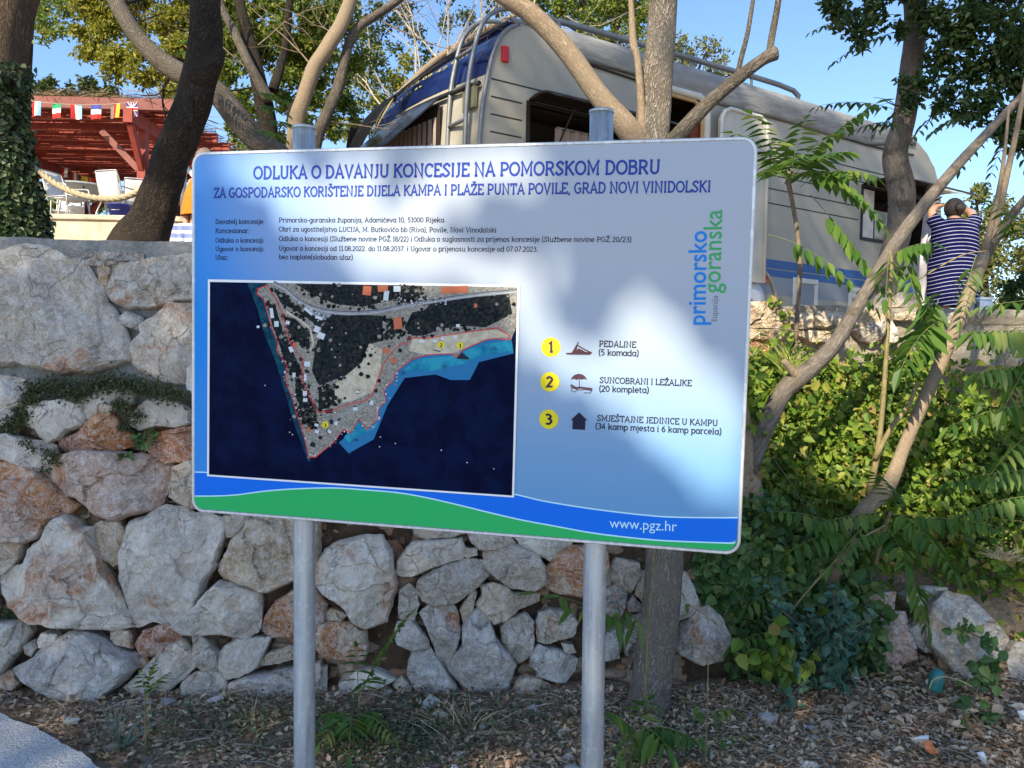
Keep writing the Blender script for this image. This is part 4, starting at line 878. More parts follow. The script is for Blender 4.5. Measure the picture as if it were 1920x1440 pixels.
for i, (s, col, ru) in enumerate((('-120,900 60,885 180,890 300,920 420,950 450,1010 440,1200 420,1290 250,1330 60,1300 -120,1280', GOLD, .42), ('500,1010 600,1000 730,1010 740,1080 730,1160 600,1180 510,1120', TAN, .3), ('780,990 870,975 990,990 1080,1000 1060,1080 990,1150 880,1170 790,1150', TAN, .35),
      ('1150,1080 1210,1000 1290,970 1440,985 1560,1040 1480,1080 1400,1130 1250,1180 1160,1140', GOLD, .3), ('1200,1190 1300,1160 1420,1130 1500,1060 1560,1050 1560,1200 1500,1300 1420,1330 1300,1300', GREY, .3), ('1590,1190 1640,1090 1680,1180 1690,1330 1580,1340', WHITE, .3), ('1680,1010 1800,990 1930,1000 1920,1100 1800,1090 1690,1070', TAN, .35), ('1930,1010 2080,990 2180,1000 2180,1100 2040,1120 1940,1090', GREY, .25), ('2180,1010 2330,1000 2480,1020 2460,1110 2280,1120', GREY, .3),
      ('-100,1320 80,1300 260,1350 230,1450 60,1480 -100,1470', RED, .75), ('560,1220 700,1200 900,1210 980,1260 900,1330 700,1330', TAN, .4))):
    px = [cR(*map(float, t.split(','))) for t in s.split()]; pts = [P(x, y, 5.24) for x, y in px]; c = sum(pts, Vector()) / len(pts)
    stone('boulder', [((p - c).x, (p - c).z) for p in pts], frame_at(c, 1, (-.05, -1, .08)), col, ru, upper, depth=.12, seed=700 + i, mat=M_gold, rough=1.5)
def upper_core():
    xs_ = np.linspace(1.0, 4.9, 90); zs_ = np.linspace(1.1, 2.0, 26); Xg, Zg = np.meshgrid(xs_, zs_); Zc = np.minimum(Zg, 1.985 + .035 * (fbm(Xg, Xg * 0, 4, 31) - .5))
    Yg = 5.30 + (fbm(Xg, Zc, 6, 14) - .5) * .08 + (fbm(Xg, Zc, 20, 18) - .5) * .04 - .05 * (Zc > 1.90); n_, m_ = Xg.shape
    Vf = np.stack([Xg, Yg, Zc], -1).reshape(-1, 3); Tb = np.stack([Xg[-1], Yg[-1] + .4, Zc[-1]], -1); k = np.arange(m_ - 1); Vall = np.concatenate([Vf, Tb])
    i0 = (np.arange(n_ - 1)[:, None] * m_ + k[None]).ravel(); F = [np.stack([i0, i0 + 1, i0 + m_ + 1, i0 + m_], 1)]; i0 = (n_ - 1) * m_ + k; F.append(np.stack([i0, i0 + 1, i0 + m_ + 1, i0 + m_], 1))
    k2 = NT('pale_mortar'); co = k2.coord('Object'); nn = k2.noise(co, 16, 8, .75); sp = k2.n('ShaderNodeSeparateXYZ'); k2.l(co, sp.inputs[0])
    k2.base(k2.mix(k2.ramp(sp.outputs[2], [(.0, 0.), (1.0, 1.)]), (.3, .25, .19), k2.ramp(nn, [(.3, (.26, .22, .17)), (.7, (.46, .41, .33))]))); k2.rough(.95); k2.bump(nn, 1., .04)
    np_mesh('core', Vall, np.concatenate(F), k2.m, upper, True, smooth=True)
upper_core()
bo = bank_stone(cR, '1430,900 1470,800 1560,740 1640,790 1760,785 1850,810 1900,860 1910,920 1900,960 1650,955 1440,950', 5.32, (.52, .42, .30), .2, .2, 760, None, 'boulder', .7)
tag(bo, 'smooth tan boulder resting on the wall top at the foot of the bare trunk', 'boulder')

# ---- pavement corner
def slab():
    k = NT('rough_concrete'); co = k.coord('Object'); n1 = k.noise(co, 60, 5, .75); n2 = k.noise(co, 5, 5); v = k.vor(co, 110)
    c = k.ramp(n1, [(.3, (.46, .45, .43)), (.55, (.66, .65, .63)), (.75, (.80, .79, .76))]); c = k.mix(k.ramp(n2, [(.4, 0.), (.7, .25)]), c, (.30, .29, .27)); k.base(c); k.rough(.95); k.spec(.15)
    k.bump(k.math('ADD', n1, k.math('MULTIPLY', v, .5)), .9, .012)
    z = .135; edge = [PZ(-420, 1190, z), PZ(-60, 1318, z), PZ(40, 1352, z), PZ(100, 1383, z), PZ(150, 1412, z), PZ(195, 1442, z), PZ(330, 1540, z), PZ(900, 2200, z)]
    pts = [Vector((p.x, p.y, z)) for p in edge] + [Vector((edge[-1].x, -3, z)), Vector((-6, -3, z)), Vector((-6, edge[0].y, z))]
    q = []
    n = len(pts)
    for i in range(n):
        a, b = pts[i], pts[(i + 1) % n]; m = max(1, int((b - a).length / .03)) if i < 7 else 1
        for j in range(m):
            p = a.lerp(b, j / m); r = (hash_noise(p.x, p.y, 24, 4) - .5) * .016 if i < 7 else 0; q.append(Vector((p.x + r, p.y + r, z)))
    mb = MB(); low = [p - Vector((0, 0, .3)) for p in q]; top2 = [p + Vector((0, 0, 0)) for p in q]; nn = len(q)
    mb.add(low + top2, [tuple(range(nn, 2 * nn))] + [(i, (i + 1) % nn, nn + (i + 1) % nn, nn + i) for i in range(nn)])
    o = mb.build('pavement', k.m); bm = bmesh.new(); bm.from_mesh(o.data); bmesh.ops.recalc_face_normals(bm, faces=bm.faces); bm.to_mesh(o.data); bm.free(); tag(o, kind='structure')
slab()

# ---- unseen pale gravel sheet, added behind the viewer to bounce warm light
k = NT('bounce_gravel'); co = k.coord('Object'); v = k.vor(co, 60); n1 = k.noise(co, 3, 6); k.base(k.mix(k.ramp(v, [(.1, 0.), (.5, .6)]), k.ramp(n1, [(.3, (.52, .46, .38)), (.7, (.64, .58, .49))]), (.44, .40, .34))); k.rough(.95); k.bump(v, .5, .01)
ln = MB(); xs3 = np.linspace(-30, 30, 25); ys3 = np.linspace(-34, .35, 12); ln.add([(x, y + .35 * math.sin(x * .4), .062) for y in ys3 for x in xs3], [(j * 25 + i, j * 25 + i + 1, (j + 1) * 25 + i + 1, (j + 1) * 25 + i) for j in range(11) for i in range(24)])
bounce_lane = ln.build('bounce_lane', k.m); tag(bounce_lane, kind='structure')
# ================================================================== TREES AND PLANTS
M_bark_grey = bark_mat('bark_grey', (.075, .062, .050), (.30, .26, .21), 1.0, .7)
M_bark_tan = bark_mat('bark_tan', (.21, .155, .105), (.47, .37, .26), 1.7, .35)
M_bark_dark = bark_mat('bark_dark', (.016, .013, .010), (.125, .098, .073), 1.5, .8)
M_bark_smooth = bark_mat('bark_smooth_grey', (.12, .10, .082), (.27, .235, .20), .7, .35, patch=(.075, .06, .048))
M_bark_net = bark_mat('bark_netted', (.135, .108, .083), (.55, .47, .375), 1.5, .9)
M_stem = simple_mat('young_stem', (.20, .16, .07), .7, .3, 30); M_twig = simple_mat('dry_twig', (.17, .125, .085), .85, .35, 20); M_pale_twig = simple_mat('pale_twig', (.40, .34, .26), .85, .3, 20)
M_rachis = simple_mat('leaf_stalk', (.16, .19, .06), .6, .25, 30)
M_lf_ivy = leaf_mat('ivy_leaf', [(0, (0.035, 0.088, 0.027)), (.5, (0.074, 0.149, 0.046)), (.85, (0.135, 0.223, 0.068)), (1, (0.216, 0.270, 0.088))], .25, .42)
M_lf_bank = leaf_mat('bank_leaf', [(0, (0.054, 0.114, 0.019)), (.35, (0.132, 0.228, 0.031)), (.75, (0.240, 0.324, 0.043)), (.93, (0.340, 0.340, 0.072)), (1, (0.340, 0.240, 0.084))], .42, .45)
M_lf_blue = leaf_mat('bluish_leaf', [(0, (0.044, 0.100, 0.069)), (.6, (0.075, 0.156, 0.106)), (1, (0.125, 0.213, 0.138))], .25, .45)
M_lf_ail = leaf_mat('pinnate_leaf', [(0, (0.056, 0.131, 0.025)), (.5, (0.094, 0.188, 0.033)), (.85, (0.144, 0.237, 0.043)), (1, (0.225, 0.263, 0.062))], .45, .42)
M_lf_yel = leaf_mat('yellow_green_leaf', [(0, (0.104, 0.130, 0.018)), (.4, (0.208, 0.221, 0.031)), (.75, (0.338, 0.312, 0.044)), (1, (0.340, 0.299, 0.065))], .42, .5)
M_lf_mid = leaf_mat('mid_green_leaf', [(0, (0.056, 0.105, 0.017)), (.5, (0.140, 0.203, 0.031)), (.85, (0.238, 0.280, 0.048)), (1, (0.340, 0.308, 0.070))], .40, .5)
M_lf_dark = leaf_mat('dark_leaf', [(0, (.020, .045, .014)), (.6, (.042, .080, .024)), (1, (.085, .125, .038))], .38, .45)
M_lf_pine = leaf_mat('pine_needles', [(0, (.030, .055, .018)), (.6, (.06, .090, .026)), (1, (.10, .125, .04))], .25, .6)
M_lf_pale = leaf_mat('pale_leaf', [(0, (0.098, 0.121, 0.034)), (.5, (0.172, 0.190, 0.057)), (.9, (0.241, 0.241, 0.086)), (1, (0.299, 0.265, 0.115))], .35, .5)
M_lf_shade = leaf_mat('canopy_leaf', [(0, (.05, .09, .03)), (1, (.10, .15, .05))], .42, .5)

def PT(px, py, Y, w): return P(px, py, Y), w / 2 / F_PX * Y * Y / math.hypot(Y, P(px, py, Y).x)
def limb(path, name, mat, parent, seg=12, noise=.08, sub=5, seed=0, world=True):
    pts, rad = zip(*[PT(*q) for q in path]); return MB().tube(pts, rad, seg, 0, noise, sub, seed=seed).build(name, mat, parent, world=world)
def grow(mb, a, d, L, r, depth, rr, spread=.6, up=.12, seg=5):
    """recursive bare twigs"""
    a = Vector(a); d = Vector(d).normalized(); pts = [a]; n = 4
    for i in range(n):
        d = (d + Vector((rr.gauss(0, .16), rr.gauss(0, .16), rr.gauss(up * .5, .14)))).normalized(); pts.append(pts[-1] + d * L / n)
    mb.tube(pts, [r * (1 - .6 * i / n) for i in range(n + 1)], seg, cap=False)
    ends = [(pts[-1], d)]
    if depth > 0:
        for k in range(rr.choice((2, 3, 3))):
            i = rr.randrange(1, n + 1); q = Vector((rr.gauss(0, 1), rr.gauss(0, 1), rr.gauss(.1, .8))).normalized()
            ends += grow(mb, pts[i], d + q * spread * 1.3, L * rr.uniform(.5, .78), r * .5, depth - 1, rr, spread, up, max(3, seg - 1))
    return ends
def clumps(spec, per, Lf, mat, name, parent, squash=.85, simple=True, jit=1.0, upb=.6):
    """spec: (px, py, Y, radius px) soft leaf clumps"""
    C = []
    for px, py, Y, r in spec:
        c = np.array(P(px, py, Y)); R = r / F_PX * Y; k = max(4, int(per * (r / 40.0) ** 2))
        sub = c + rand_dirs(9) * R * .62 * rng.random((9, 1)) ** .4
        for s in sub: C.append(blob_points([s], [R * rng.uniform(.34, .58)], k // 9 + 1, squash))
    C = np.concatenate(C); return leaves(name, C, mat, Lf, parent=parent, world=True, simple=simple, upb=upb)

# ---- notched trunk in front of the wall, behind the sign
t1 = thing('roadside_tree', 'tree with netted grey bark rising directly behind the right signpost and forking above the board', 'tree', P(1220, 1312, 3.42))
limb([(1217, 1335, 3.44, 100), (1219, 1300, 3.44, 80), (1232, 1200, 3.44, 72), (1245, 1050, 3.44, 72), (1244, 800, 3.44, 68), (1236, 500, 3.44, 66), (1222, 300, 3.44, 66), (1228, 180, 3.44, 60), (1238, 80, 3.44, 55), (1248, -60, 3.44, 52), (1262, -260, 3.5, 44)], 'trunk', bark_mat('bark_netted_pale', (.17, .138, .108), (.64, .56, .46), 1.5, .9), t1, 20, .05, 6, 3)
limb([(1216, 300, 3.42, 40), (1180, 245, 3.40, 46), (1128, 185, 3.38, 40), (1060, 92, 3.36, 37), (1000, 30, 3.34, 35), (930, -20, 3.32, 33), (830, -120, 3.3, 28)], 'branch', M_bark_tan, t1, 14, .05, 6, 5)
limb([(1204, 262, 3.4, 18), (1202, 190, 3.39, 15), (1195, 110, 3.38, 13), (1188, 85, 3.38, 16), (1184, 20, 3.38, 11), (1180, -60, 3.38, 10)], 'branch', M_bark_tan, t1, 9, .06, 5, 6)
limb([(1240, 290, 3.42, 34), (1275, 250, 3.40, 30), (1330, 192, 3.38, 26), (1390, 142, 3.36, 25), (1430, 112, 3.35, 24), (1452, 100, 3.35, 30), (1458, 98, 3.35, 14)], 'branch', M_bark_grey, t1, 12, .07, 5, 7)
limb([(1446, 104, 3.35, 18), (1445, 85, 3.35, 14), (1451, 50, 3.35, 13), (1459, 5, 3.34, 12), (1466, -50, 3.33, 11)], 'branch', M_bark_grey, t1, 9, .08, 4, 8)
limb([(1383, 148, 3.36, 12), (1388, 115, 3.36, 10), (1402, 60, 3.35, 9), (1415, -20, 3.34, 8)], 'branch', M_bark_grey, t1, 8, .08, 4, 9)
# ---- bare trunk on the terrace edge with the dark crown
t2 = thing('broadleaf_tree', 'tree with smooth patchy trunk and dark leafy crown at the right end of the caravan', 'tree', P(1660, 590, 5.75))
limb([(1655, 600, 5.75, 72), (1662, 560, 5.75, 60), (1668, 500, 5.75, 51), (1688, 420, 5.75, 50), (1690, 350, 5.75, 54), (1678, 295, 5.75, 52), (1692, 235, 5.75, 45), (1705, 160, 5.75, 43), (1716, 60, 5.75, 42), (1712, -40, 5.75, 40), (1705, -200, 5.75, 34)], 'trunk', M_bark_smooth, t2, 16, .07, 6, 13)
mb = MB(); rr = random.Random(3)
for a, d, L, r in ((P(1710, 20, 5.75), (1, -.2, .15), 1.0, .02), (P(1712, -60, 5.75), (-.8, -.3, .1), .8, .02), (P(1704, 130, 5.75), (1, -.4, .1), .8, .014), (P(1712, -30, 5.7), (.8, -.7, .0), .9, .02), (P(1700, 200, 5.72), (-.9, -.3, .0), .32, .007), (P(1700, -120, 5.7), (1, .1, .1), 1.1, .025)): grow(mb, a, d, L, r, 2, rr, .55, .0)
mb.build('branch', M_bark_dark, t2, world=True)
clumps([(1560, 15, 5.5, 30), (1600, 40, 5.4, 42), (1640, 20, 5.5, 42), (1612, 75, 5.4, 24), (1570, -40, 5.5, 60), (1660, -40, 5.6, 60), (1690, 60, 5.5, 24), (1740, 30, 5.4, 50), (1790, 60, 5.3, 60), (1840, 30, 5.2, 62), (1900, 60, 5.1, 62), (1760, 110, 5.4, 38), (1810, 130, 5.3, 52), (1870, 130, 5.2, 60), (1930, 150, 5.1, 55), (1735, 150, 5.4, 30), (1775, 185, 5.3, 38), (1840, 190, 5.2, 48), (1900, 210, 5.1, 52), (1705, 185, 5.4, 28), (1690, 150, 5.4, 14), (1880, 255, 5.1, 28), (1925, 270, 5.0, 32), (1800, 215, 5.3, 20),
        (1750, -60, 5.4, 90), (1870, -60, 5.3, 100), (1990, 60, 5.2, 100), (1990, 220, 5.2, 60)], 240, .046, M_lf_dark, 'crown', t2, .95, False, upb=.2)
F = None
# ---- leaning grey limbs of the young trees on the bank
t3 = thing('leaning_tree', 'slender grey tree leaning right across the end of the caravan, rooted beside the board', 'tree', P(1372, 1060, 3.95))
limb([(1352, 1120, 3.95, 46.0), (1368, 1020, 3.95, 42.3), (1392, 920, 3.95, 40.5), (1418, 835, 3.97, 38.6), (1462, 745, 4.0, 36.8), (1492, 712, 4.0, 40.5), (1520, 690, 4.0, 36.8), (1560, 652, 4.05, 31.3), (1590, 605, 4.1, 29.4), (1640, 522, 4.15, 28.5), (1680, 455, 4.2, 26.7), (1740, 375, 4.25, 24.8), (1800, 305, 4.3, 21.2), (1880, 218, 4.35, 16.6), (1960, 130, 4.4, 12.0)], 'trunk', M_bark_smooth, t3, 13, .08, 5, 23)
limb([(1500, 712, 3.99, 23.9), (1482, 692, 3.96, 15.6), (1470, 676, 3.94, 11.0)], 'stub', M_bark_tan, t3, 9, .08, 4, 24)
t4 = thing('forked_tree', 'brown forked tree leaning right at the photo edge in front of the striped dress', 'tree', P(1530, 1185, 3.86))
limb([(1512, 1230, 3.82, 42.0), (1535, 1150, 3.84, 35.3), (1565, 1075, 3.86, 33.6), (1612, 968, 3.9, 31.9), (1662, 915, 3.93, 30.2), (1692, 845, 3.97, 26.0), (1726, 765, 4.0, 26.0), (1762, 685, 4.05, 26.9), (1802, 588, 4.1, 29.4), (1836, 500, 4.15, 27.7), (1858, 445, 4.2, 22.7), (1885, 340, 4.2, 14.3), (1905, 250, 4.2, 10.9), (1925, 140, 4.2, 7.6)], 'trunk', M_bark_tan, t4, 13, .09, 5, 33)
limb([(1838, 505, 4.16, 21.8), (1862, 455, 4.18, 20.2), (1900, 400, 4.2, 18.5), (1960, 330, 4.2, 15.1)], 'branch', M_bark_grey, t4, 10, .09, 5, 34)
limb([(1846, 470, 4.16, 15.1), (1868, 380, 4.16, 10.9), (1882, 300, 4.16, 8.4), (1892, 200, 4.16, 5.9)], 'branch', M_bark_tan, t4, 8, .09, 5, 35)

# ---- compound (pinnate) leaves
class Fronds:
    def __init__(s): s.C = []; s.D = []; s.N = []; s.L = []; s.st = MB()
    def frond(s, a, b, n=9, l=.09, sag=.15, hang=.35, r=.0022, term=True, seed=0):
        rr = random.Random(seed + len(s.C)); a = Vector(a); b = Vector(b); d = b - a; Ln = d.length
        side = d.cross(Vector((0, 0, 1)));
        if side.length < 1e-4: side = Vector((1, 0, 0))
        side.normalize(); pts = []
        for i in range(13): t = i / 12; pts.append(a + d * t + Vector((0, 0, sag * Ln * 4 * t * (1 - t) * .5)))
        s.st.tube(pts, [r * (1 - .6 * i / 12) for i in range(13)], 4, cap=False)
        for i in range(n):
            t = .22 + .78 * (i + .5) / n; k = min(11, int(t * 12)); p = pts[k].lerp(pts[k + 1], t * 12 - k); tan = (pts[k + 1] - pts[k]).normalized()
            for sg in (-1, 1):
                dd = side * sg * rr.uniform(.8, 1.05) + tan * rr.uniform(.25, .5) + Vector((0, 0, -hang * rr.uniform(.6, 1.4)))
                nn = Vector((0, 0, 1)) + side * sg * .25 + Vector((rr.gauss(0, .2), rr.gauss(0, .2), 0))
                s.C.append(p); s.D.append(dd); s.N.append(nn); s.L.append(l * (1.0 - .45 * abs(t - .5) * 2 * (t > .5)) * rr.uniform(.8, 1.15))
        if term: s.C.append(pts[-1]); s.D.append(tan + Vector((0, 0, -hang * .5))); s.N.append(Vector((0, 0, 1))); s.L.append(l * .8)
    def build(s, parent, mat=None, wr=.36, stem=None):
        C = np.array([list(v) for v in s.C]); D = np.array([list(v) for v in s.D]); N = np.array([list(v) for v in s.N]); L = np.array(s.L)
        V, F = leaf_geo(C, unit(D), unit(N), L, L * wr, .16, False); np_mesh('foliage', V, F, mat or M_lf_ail, parent, True)
        s.st.build('leaf_stalk', stem or M_rachis, parent, world=True)
def frond_px(F, a, b, n, lpx, **kw):
    pa = P(*a); pb = P(*b); F.frond(pa, pb, n, lpx / F_PX * (a[2] + b[2]) / 2, **kw)
sg_ = Fronds()
for a, b, n_, l_ in (((1700, 215, 5.3), (1530, 200, 5.1), 8, 26), ((1705, 235, 5.3), (1600, 245, 5.1), 7, 26), ((1730, 190, 5.3), (1640, 250, 5.0), 6, 24), ((1790, 190, 5.2), (1700, 275, 5.0), 8, 24), ((1850, 210, 5.1), (1745, 250, 4.9), 8, 26), ((1880, 220, 5.1), (1800, 320, 4.9), 7, 24), ((1900, 240, 5.0), (1850, 350, 4.8), 7, 26), ((1700, 60, 5.4), (1560, 120, 5.2), 8, 22), ((1690, 30, 5.4), (1520, 60, 5.2), 8, 22), ((1900, 260, 5.0), (1950, 380, 4.8), 6, 26)): frond_px(sg_, a, b, n_, l_, hang=.8, sag=.15)
sgt = thing('hanging_branch', 'dark leafy sprays hanging from the crown above the right end of the caravan', 'branch', P(1700, 225, 5.3)); sg_.build(sgt, M_lf_dark, .42, M_bark_dark)
# sapling in front of the caravan
sp = thing('sapling', 'young pinnate leaved sapling with a thin bare stem in front of the caravan stripes', 'sapling', P(1496, 640, 4.6))
limb([(1492, 640, 4.6, 9), (1497, 560, 4.6, 10), (1500, 490, 4.6, 10), (1494, 430, 4.6, 9), (1484, 370, 4.6, 9), (1478, 340, 4.6, 12), (1480, 322, 4.6, 6)], 'stem', M_twig, sp, 8, .06, 4, 41)
F = Fronds(); o_ = (1480, 335, 4.6)
for b, n, l, kw in (((1410, 215, 4.3), 9, 46, {}), ((1375, 250, 4.4), 8, 42, {}), ((1510, 225, 4.8), 8, 44, {}), ((1640, 195, 4.5), 11, 46, dict(sag=.12, hang=.5)), ((1590, 285, 4.2), 8, 46, dict(sag=.2)), ((1420, 330, 4.2), 7, 40, {}), ((1655, 420, 4.5), 10, 48, dict(sag=.45, hang=.7)), ((1550, 330, 4.9), 7, 42, {}), ((1455, 265, 4.9), 7, 44, {}), ((1500, 290, 4.2), 7, 44, {}), ((1440, 300, 4.8), 6, 40, {}), ((1540, 265, 4.4), 8, 42, {})):
    frond_px(F, o_, b, n, l, **kw)
frond_px(F, (1520, 365, 4.6), (1660, 545, 4.4), 9, 44, sag=.05, hang=1.0); frond_px(F, (1500, 350, 4.5), (1640, 330, 4.3), 8, 44, sag=.3, hang=.8); frond_px(F, (1440, 440, 4.5), (1640, 575, 4.4), 8, 40, sag=.2, hang=1.1)
F.build(sp)
# suckers and hanging fronds on the bank (right)
sk = thing('tree_sucker', 'yellow stemmed sucker with drooping pinnate leaves rising from the middle of the sunlit bank', 'sapling', P(1630, 930, 4.0))
limb([(1628, 930, 4.0, 14), (1645, 850, 4.0, 13), (1655, 760, 4.02, 11), (1660, 690, 4.03, 10), (1666, 600, 4.05, 9), (1672, 500, 4.05, 8), (1668, 470, 4.05, 5)], 'stem', M_stem, sk, 8, .08, 4, 42)
limb([(1640, 860, 3.98, 12), (1672, 800, 3.97, 10), (1700, 765, 3.96, 10), (1722, 715, 3.95, 8)], 'stem', M_stem, sk, 8, .08, 4, 43)
limb([(1672, 555, 4.05, 4), (1720, 525, 4.0, 4), (1800, 480, 3.95, 3), (1850, 470, 3.9, 2)], 'stem', M_stem, sk, 6, .02, 4, 44)
F = Fronds()
for a, b, n, l, kw in (((1690, 470, 4.05), (1725, 600, 3.9), 6, 44, dict(hang=.9)), ((1670, 480, 4.05), (1745, 455, 3.9), 6, 48, dict(hang=.9)), ((1668, 470, 4.05), (1660, 560, 3.9), 5, 42, dict(hang=.8)), ((1830, 480, 3.9), (1800, 600, 3.8), 8, 34, dict(hang=.5)), ((1760, 560, 4.0), (1740, 650, 3.85), 6, 50, dict(hang=1.2)),
      ((1765, 605, 3.9), (1690, 690, 3.7), 12, 66, dict(hang=.5, sag=.25)), ((1720, 620, 3.9), (1745, 560, 3.8), 6, 46, dict(hang=1.0))): frond_px(F, a, b, n, l, **kw)
F.build(sk)
sr = thing('hanging_shrub', 'shrub of long drooping pinnate leaves hanging in at the right edge above the dry litter', 'shrub', P(1960, 1000, 3.9))
limb([(1985, 1080, 3.9, 20), (1978, 900, 3.9, 17), (1965, 740, 3.9, 14), (1950, 600, 3.9, 11), (1940, 480, 3.9, 7)], 'stem', M_twig, sr, 8, .08, 4, 45)
F = Fronds()
for a, b, n, l, kw in (((1960, 625, 3.9), (1820, 622, 3.75), 9, 62, dict(hang=1.4, sag=.05)), ((1970, 690, 3.9), (1830, 700, 3.7), 9, 58, dict(hang=1.4, sag=.08)), ((1975, 760, 3.9), (1780, 800, 3.8), 9, 50, dict(hang=1.2, sag=.12)), ((1975, 880, 3.9), (1780, 905, 3.75), 12, 46, dict(hang=1.3, sag=.06)), ((1980, 930, 3.85), (1800, 965, 3.65), 12, 46, dict(hang=1.3, sag=.1)), ((1970, 640, 3.9), (1880, 770, 3.65), 8, 54, dict(hang=.9)),
      ((1960, 560, 3.9), (1840, 575, 3.8), 4, 40, dict(hang=1.0, sag=.02)), ((1965, 800, 3.9), (1850, 900, 3.6), 9, 44, dict(hang=1.0)), ((1950, 480, 3.9), (1860, 380, 3.8), 7, 40, dict(hang=.6))): frond_px(F, a, b, n, l, **kw)
F.build(sr)
sb = thing('bank_sucker', 'low sucker with arching pinnate leaves over the foot of the bank right of the board', 'sapling', P(1650, 1010, 3.9))
limb([(1640, 1060, 3.9, 12), (1655, 1000, 3.88, 10), (1670, 960, 3.85, 8)], 'stem', M_stem, sb, 8, .05, 4, 46)
limb([(1440, 1200, 3.62, 4), (1530, 1090, 3.62, 5), (1600, 1020, 3.66, 5), (1660, 985, 3.7, 5)], 'stem', M_stem, sb, 6, .03, 4, 47)
F = Fronds()
for a, b, n, l, kw in (((1660, 960, 3.8), (1530, 985, 3.6), 11, 34, dict(hang=1.1, sag=.06)), ((1668, 965, 3.8), (1885, 990, 3.6), 15, 36, dict(hang=1.2, sag=.05)), ((1660, 960, 3.8), (1790, 1075, 3.45), 12, 46, dict(hang=.7, sag=.3)), ((1655, 980, 3.8), (1700, 1060, 3.5), 9, 50, dict(hang=.6)), ((1650, 970, 3.8), (1560, 1060, 3.55), 8, 46, dict(hang=.7)), ((1640, 990, 3.8), (1470, 1040, 3.6), 9, 50, dict(hang=.9)), ((1700, 1060, 3.6), (1740, 1180, 3.5), 6, 44, dict(hang=.8)), ((1600, 1000, 3.75), (1440, 960, 3.7), 8, 48, dict(hang=.9)), ((1480, 1100, 3.7), (1400, 1140, 3.6), 6, 44, dict(hang=.9)), ((1470, 1190, 3.6), (1370, 1215, 3.45), 7, 38, dict(hang=1.1, sag=.2)), ((1690, 965, 3.8), (1640, 890, 3.7), 7, 40, {})): frond_px(F, a, b, n, l, **kw)
F.build(sb)
# ---- creepers over the bank
def surf(x, y): return np.stack([x, y, ground_z(x, y)], 1)
n = 36000; x = rng.uniform(1.0, 3.9, n); y = rng.uniform(3.78, 5.34, n); hgt = np.abs(rng.normal(0, .09, n)) + .10 * fbm(x, y, 2.6, 77) + .015
C = surf(x, y); dens = fbm(x, y, 2.2, 61); keep = (rng.random(n) < np.clip((dens - .30) * 5, .12, 1)) & (rng.random(n) < np.where(x > 1.75, np.clip((C[:, 2] - .30) * 3.2, .04, 1), np.clip((C[:, 2] - .05) * 4, .2, 1))) & ~((x > 1.15 + .3) & (y < 3.9) & (fbm(x, y, 5, 5) < .45)) & ~((C[:, 2] > 1.52))
C[:, 2] += hgt; C[:, 1] -= hgt * .6; C = C[keep]
D = rand_dirs(len(C), -.5); D[:, 1] -= .45; N = rand_dirs(len(C), .3) * .65 + SUN * 1.0
creep = leaves('creeper', C, M_lf_bank, .042, .029, D=D, N=N, var=.8, simple=False); tag(creep, kind='stuff')
C2 = surf(*(q := (rng.uniform(1.02, 1.75, 5200), rng.uniform(3.74, 4.1, 5200)))); h = np.abs(rng.normal(0, .18, 5200)); C2[:, 2] += h; C2[:, 1] -= .12 * rng.random(5200); kp = (C2[:, 2] < .95)
d_ = rand_dirs(kp.sum(), -.5); d_[:, 1] -= .4; n_ = rand_dirs(kp.sum(), .5); n_[:, 1] -= .7
tag(leaves('ivy_ground_cover', C2[kp], M_lf_ivy, .055, .046, D=d_, N=n_, var=.4, simple=False), kind='stuff')
mb = MB(); rr = random.Random(9)      # runners, dead stems
for i in range(150):
    x0, y0 = rr.uniform(1.1, 3.7), rr.uniform(3.8, 5.1); a = Vector((x0, y0, float(ground_z(x0, y0)) + .06)); d = Vector((rr.gauss(0, 1), rr.gauss(-.5, .4), rr.gauss(.1, .6))).normalized(); L = rr.uniform(.2, .6); pts = [a]
    for k in range(4): d = (d + Vector((rr.gauss(0, .3), rr.gauss(0, .2), rr.gauss(-.1, .3)))).normalized(); pts.append(pts[-1] + d * L / 4)
    mb.tube(pts, rr.uniform(.0015, .0035), 4, cap=False)
tag(mb.build('bank_brushwood', M_twig), kind='stuff')
ug = thing('undergrowth', 'feathery pinnate undergrowth among the creepers of the sunlit bank', 'shrub', (2.2, 4.5, .9)); F = Fronds(); rr = random.Random(77)
for i in range(110):
    x0, y0 = rr.uniform(1.25, 3.6), rr.uniform(3.95, 5.15); a = Vector((x0, y0, float(ground_z(x0, y0)) + .05)); an = rr.uniform(0, 6.28); L = rr.uniform(.18, .42); F.frond(a, a + Vector((math.cos(an) * L, -abs(math.sin(an)) * L * .7 - .05, rr.uniform(.05, .25))), rr.randrange(5, 10), rr.uniform(.035, .065), sag=.3, hang=rr.uniform(.3, .9), seed=i)
F.build(ug, M_lf_bank)
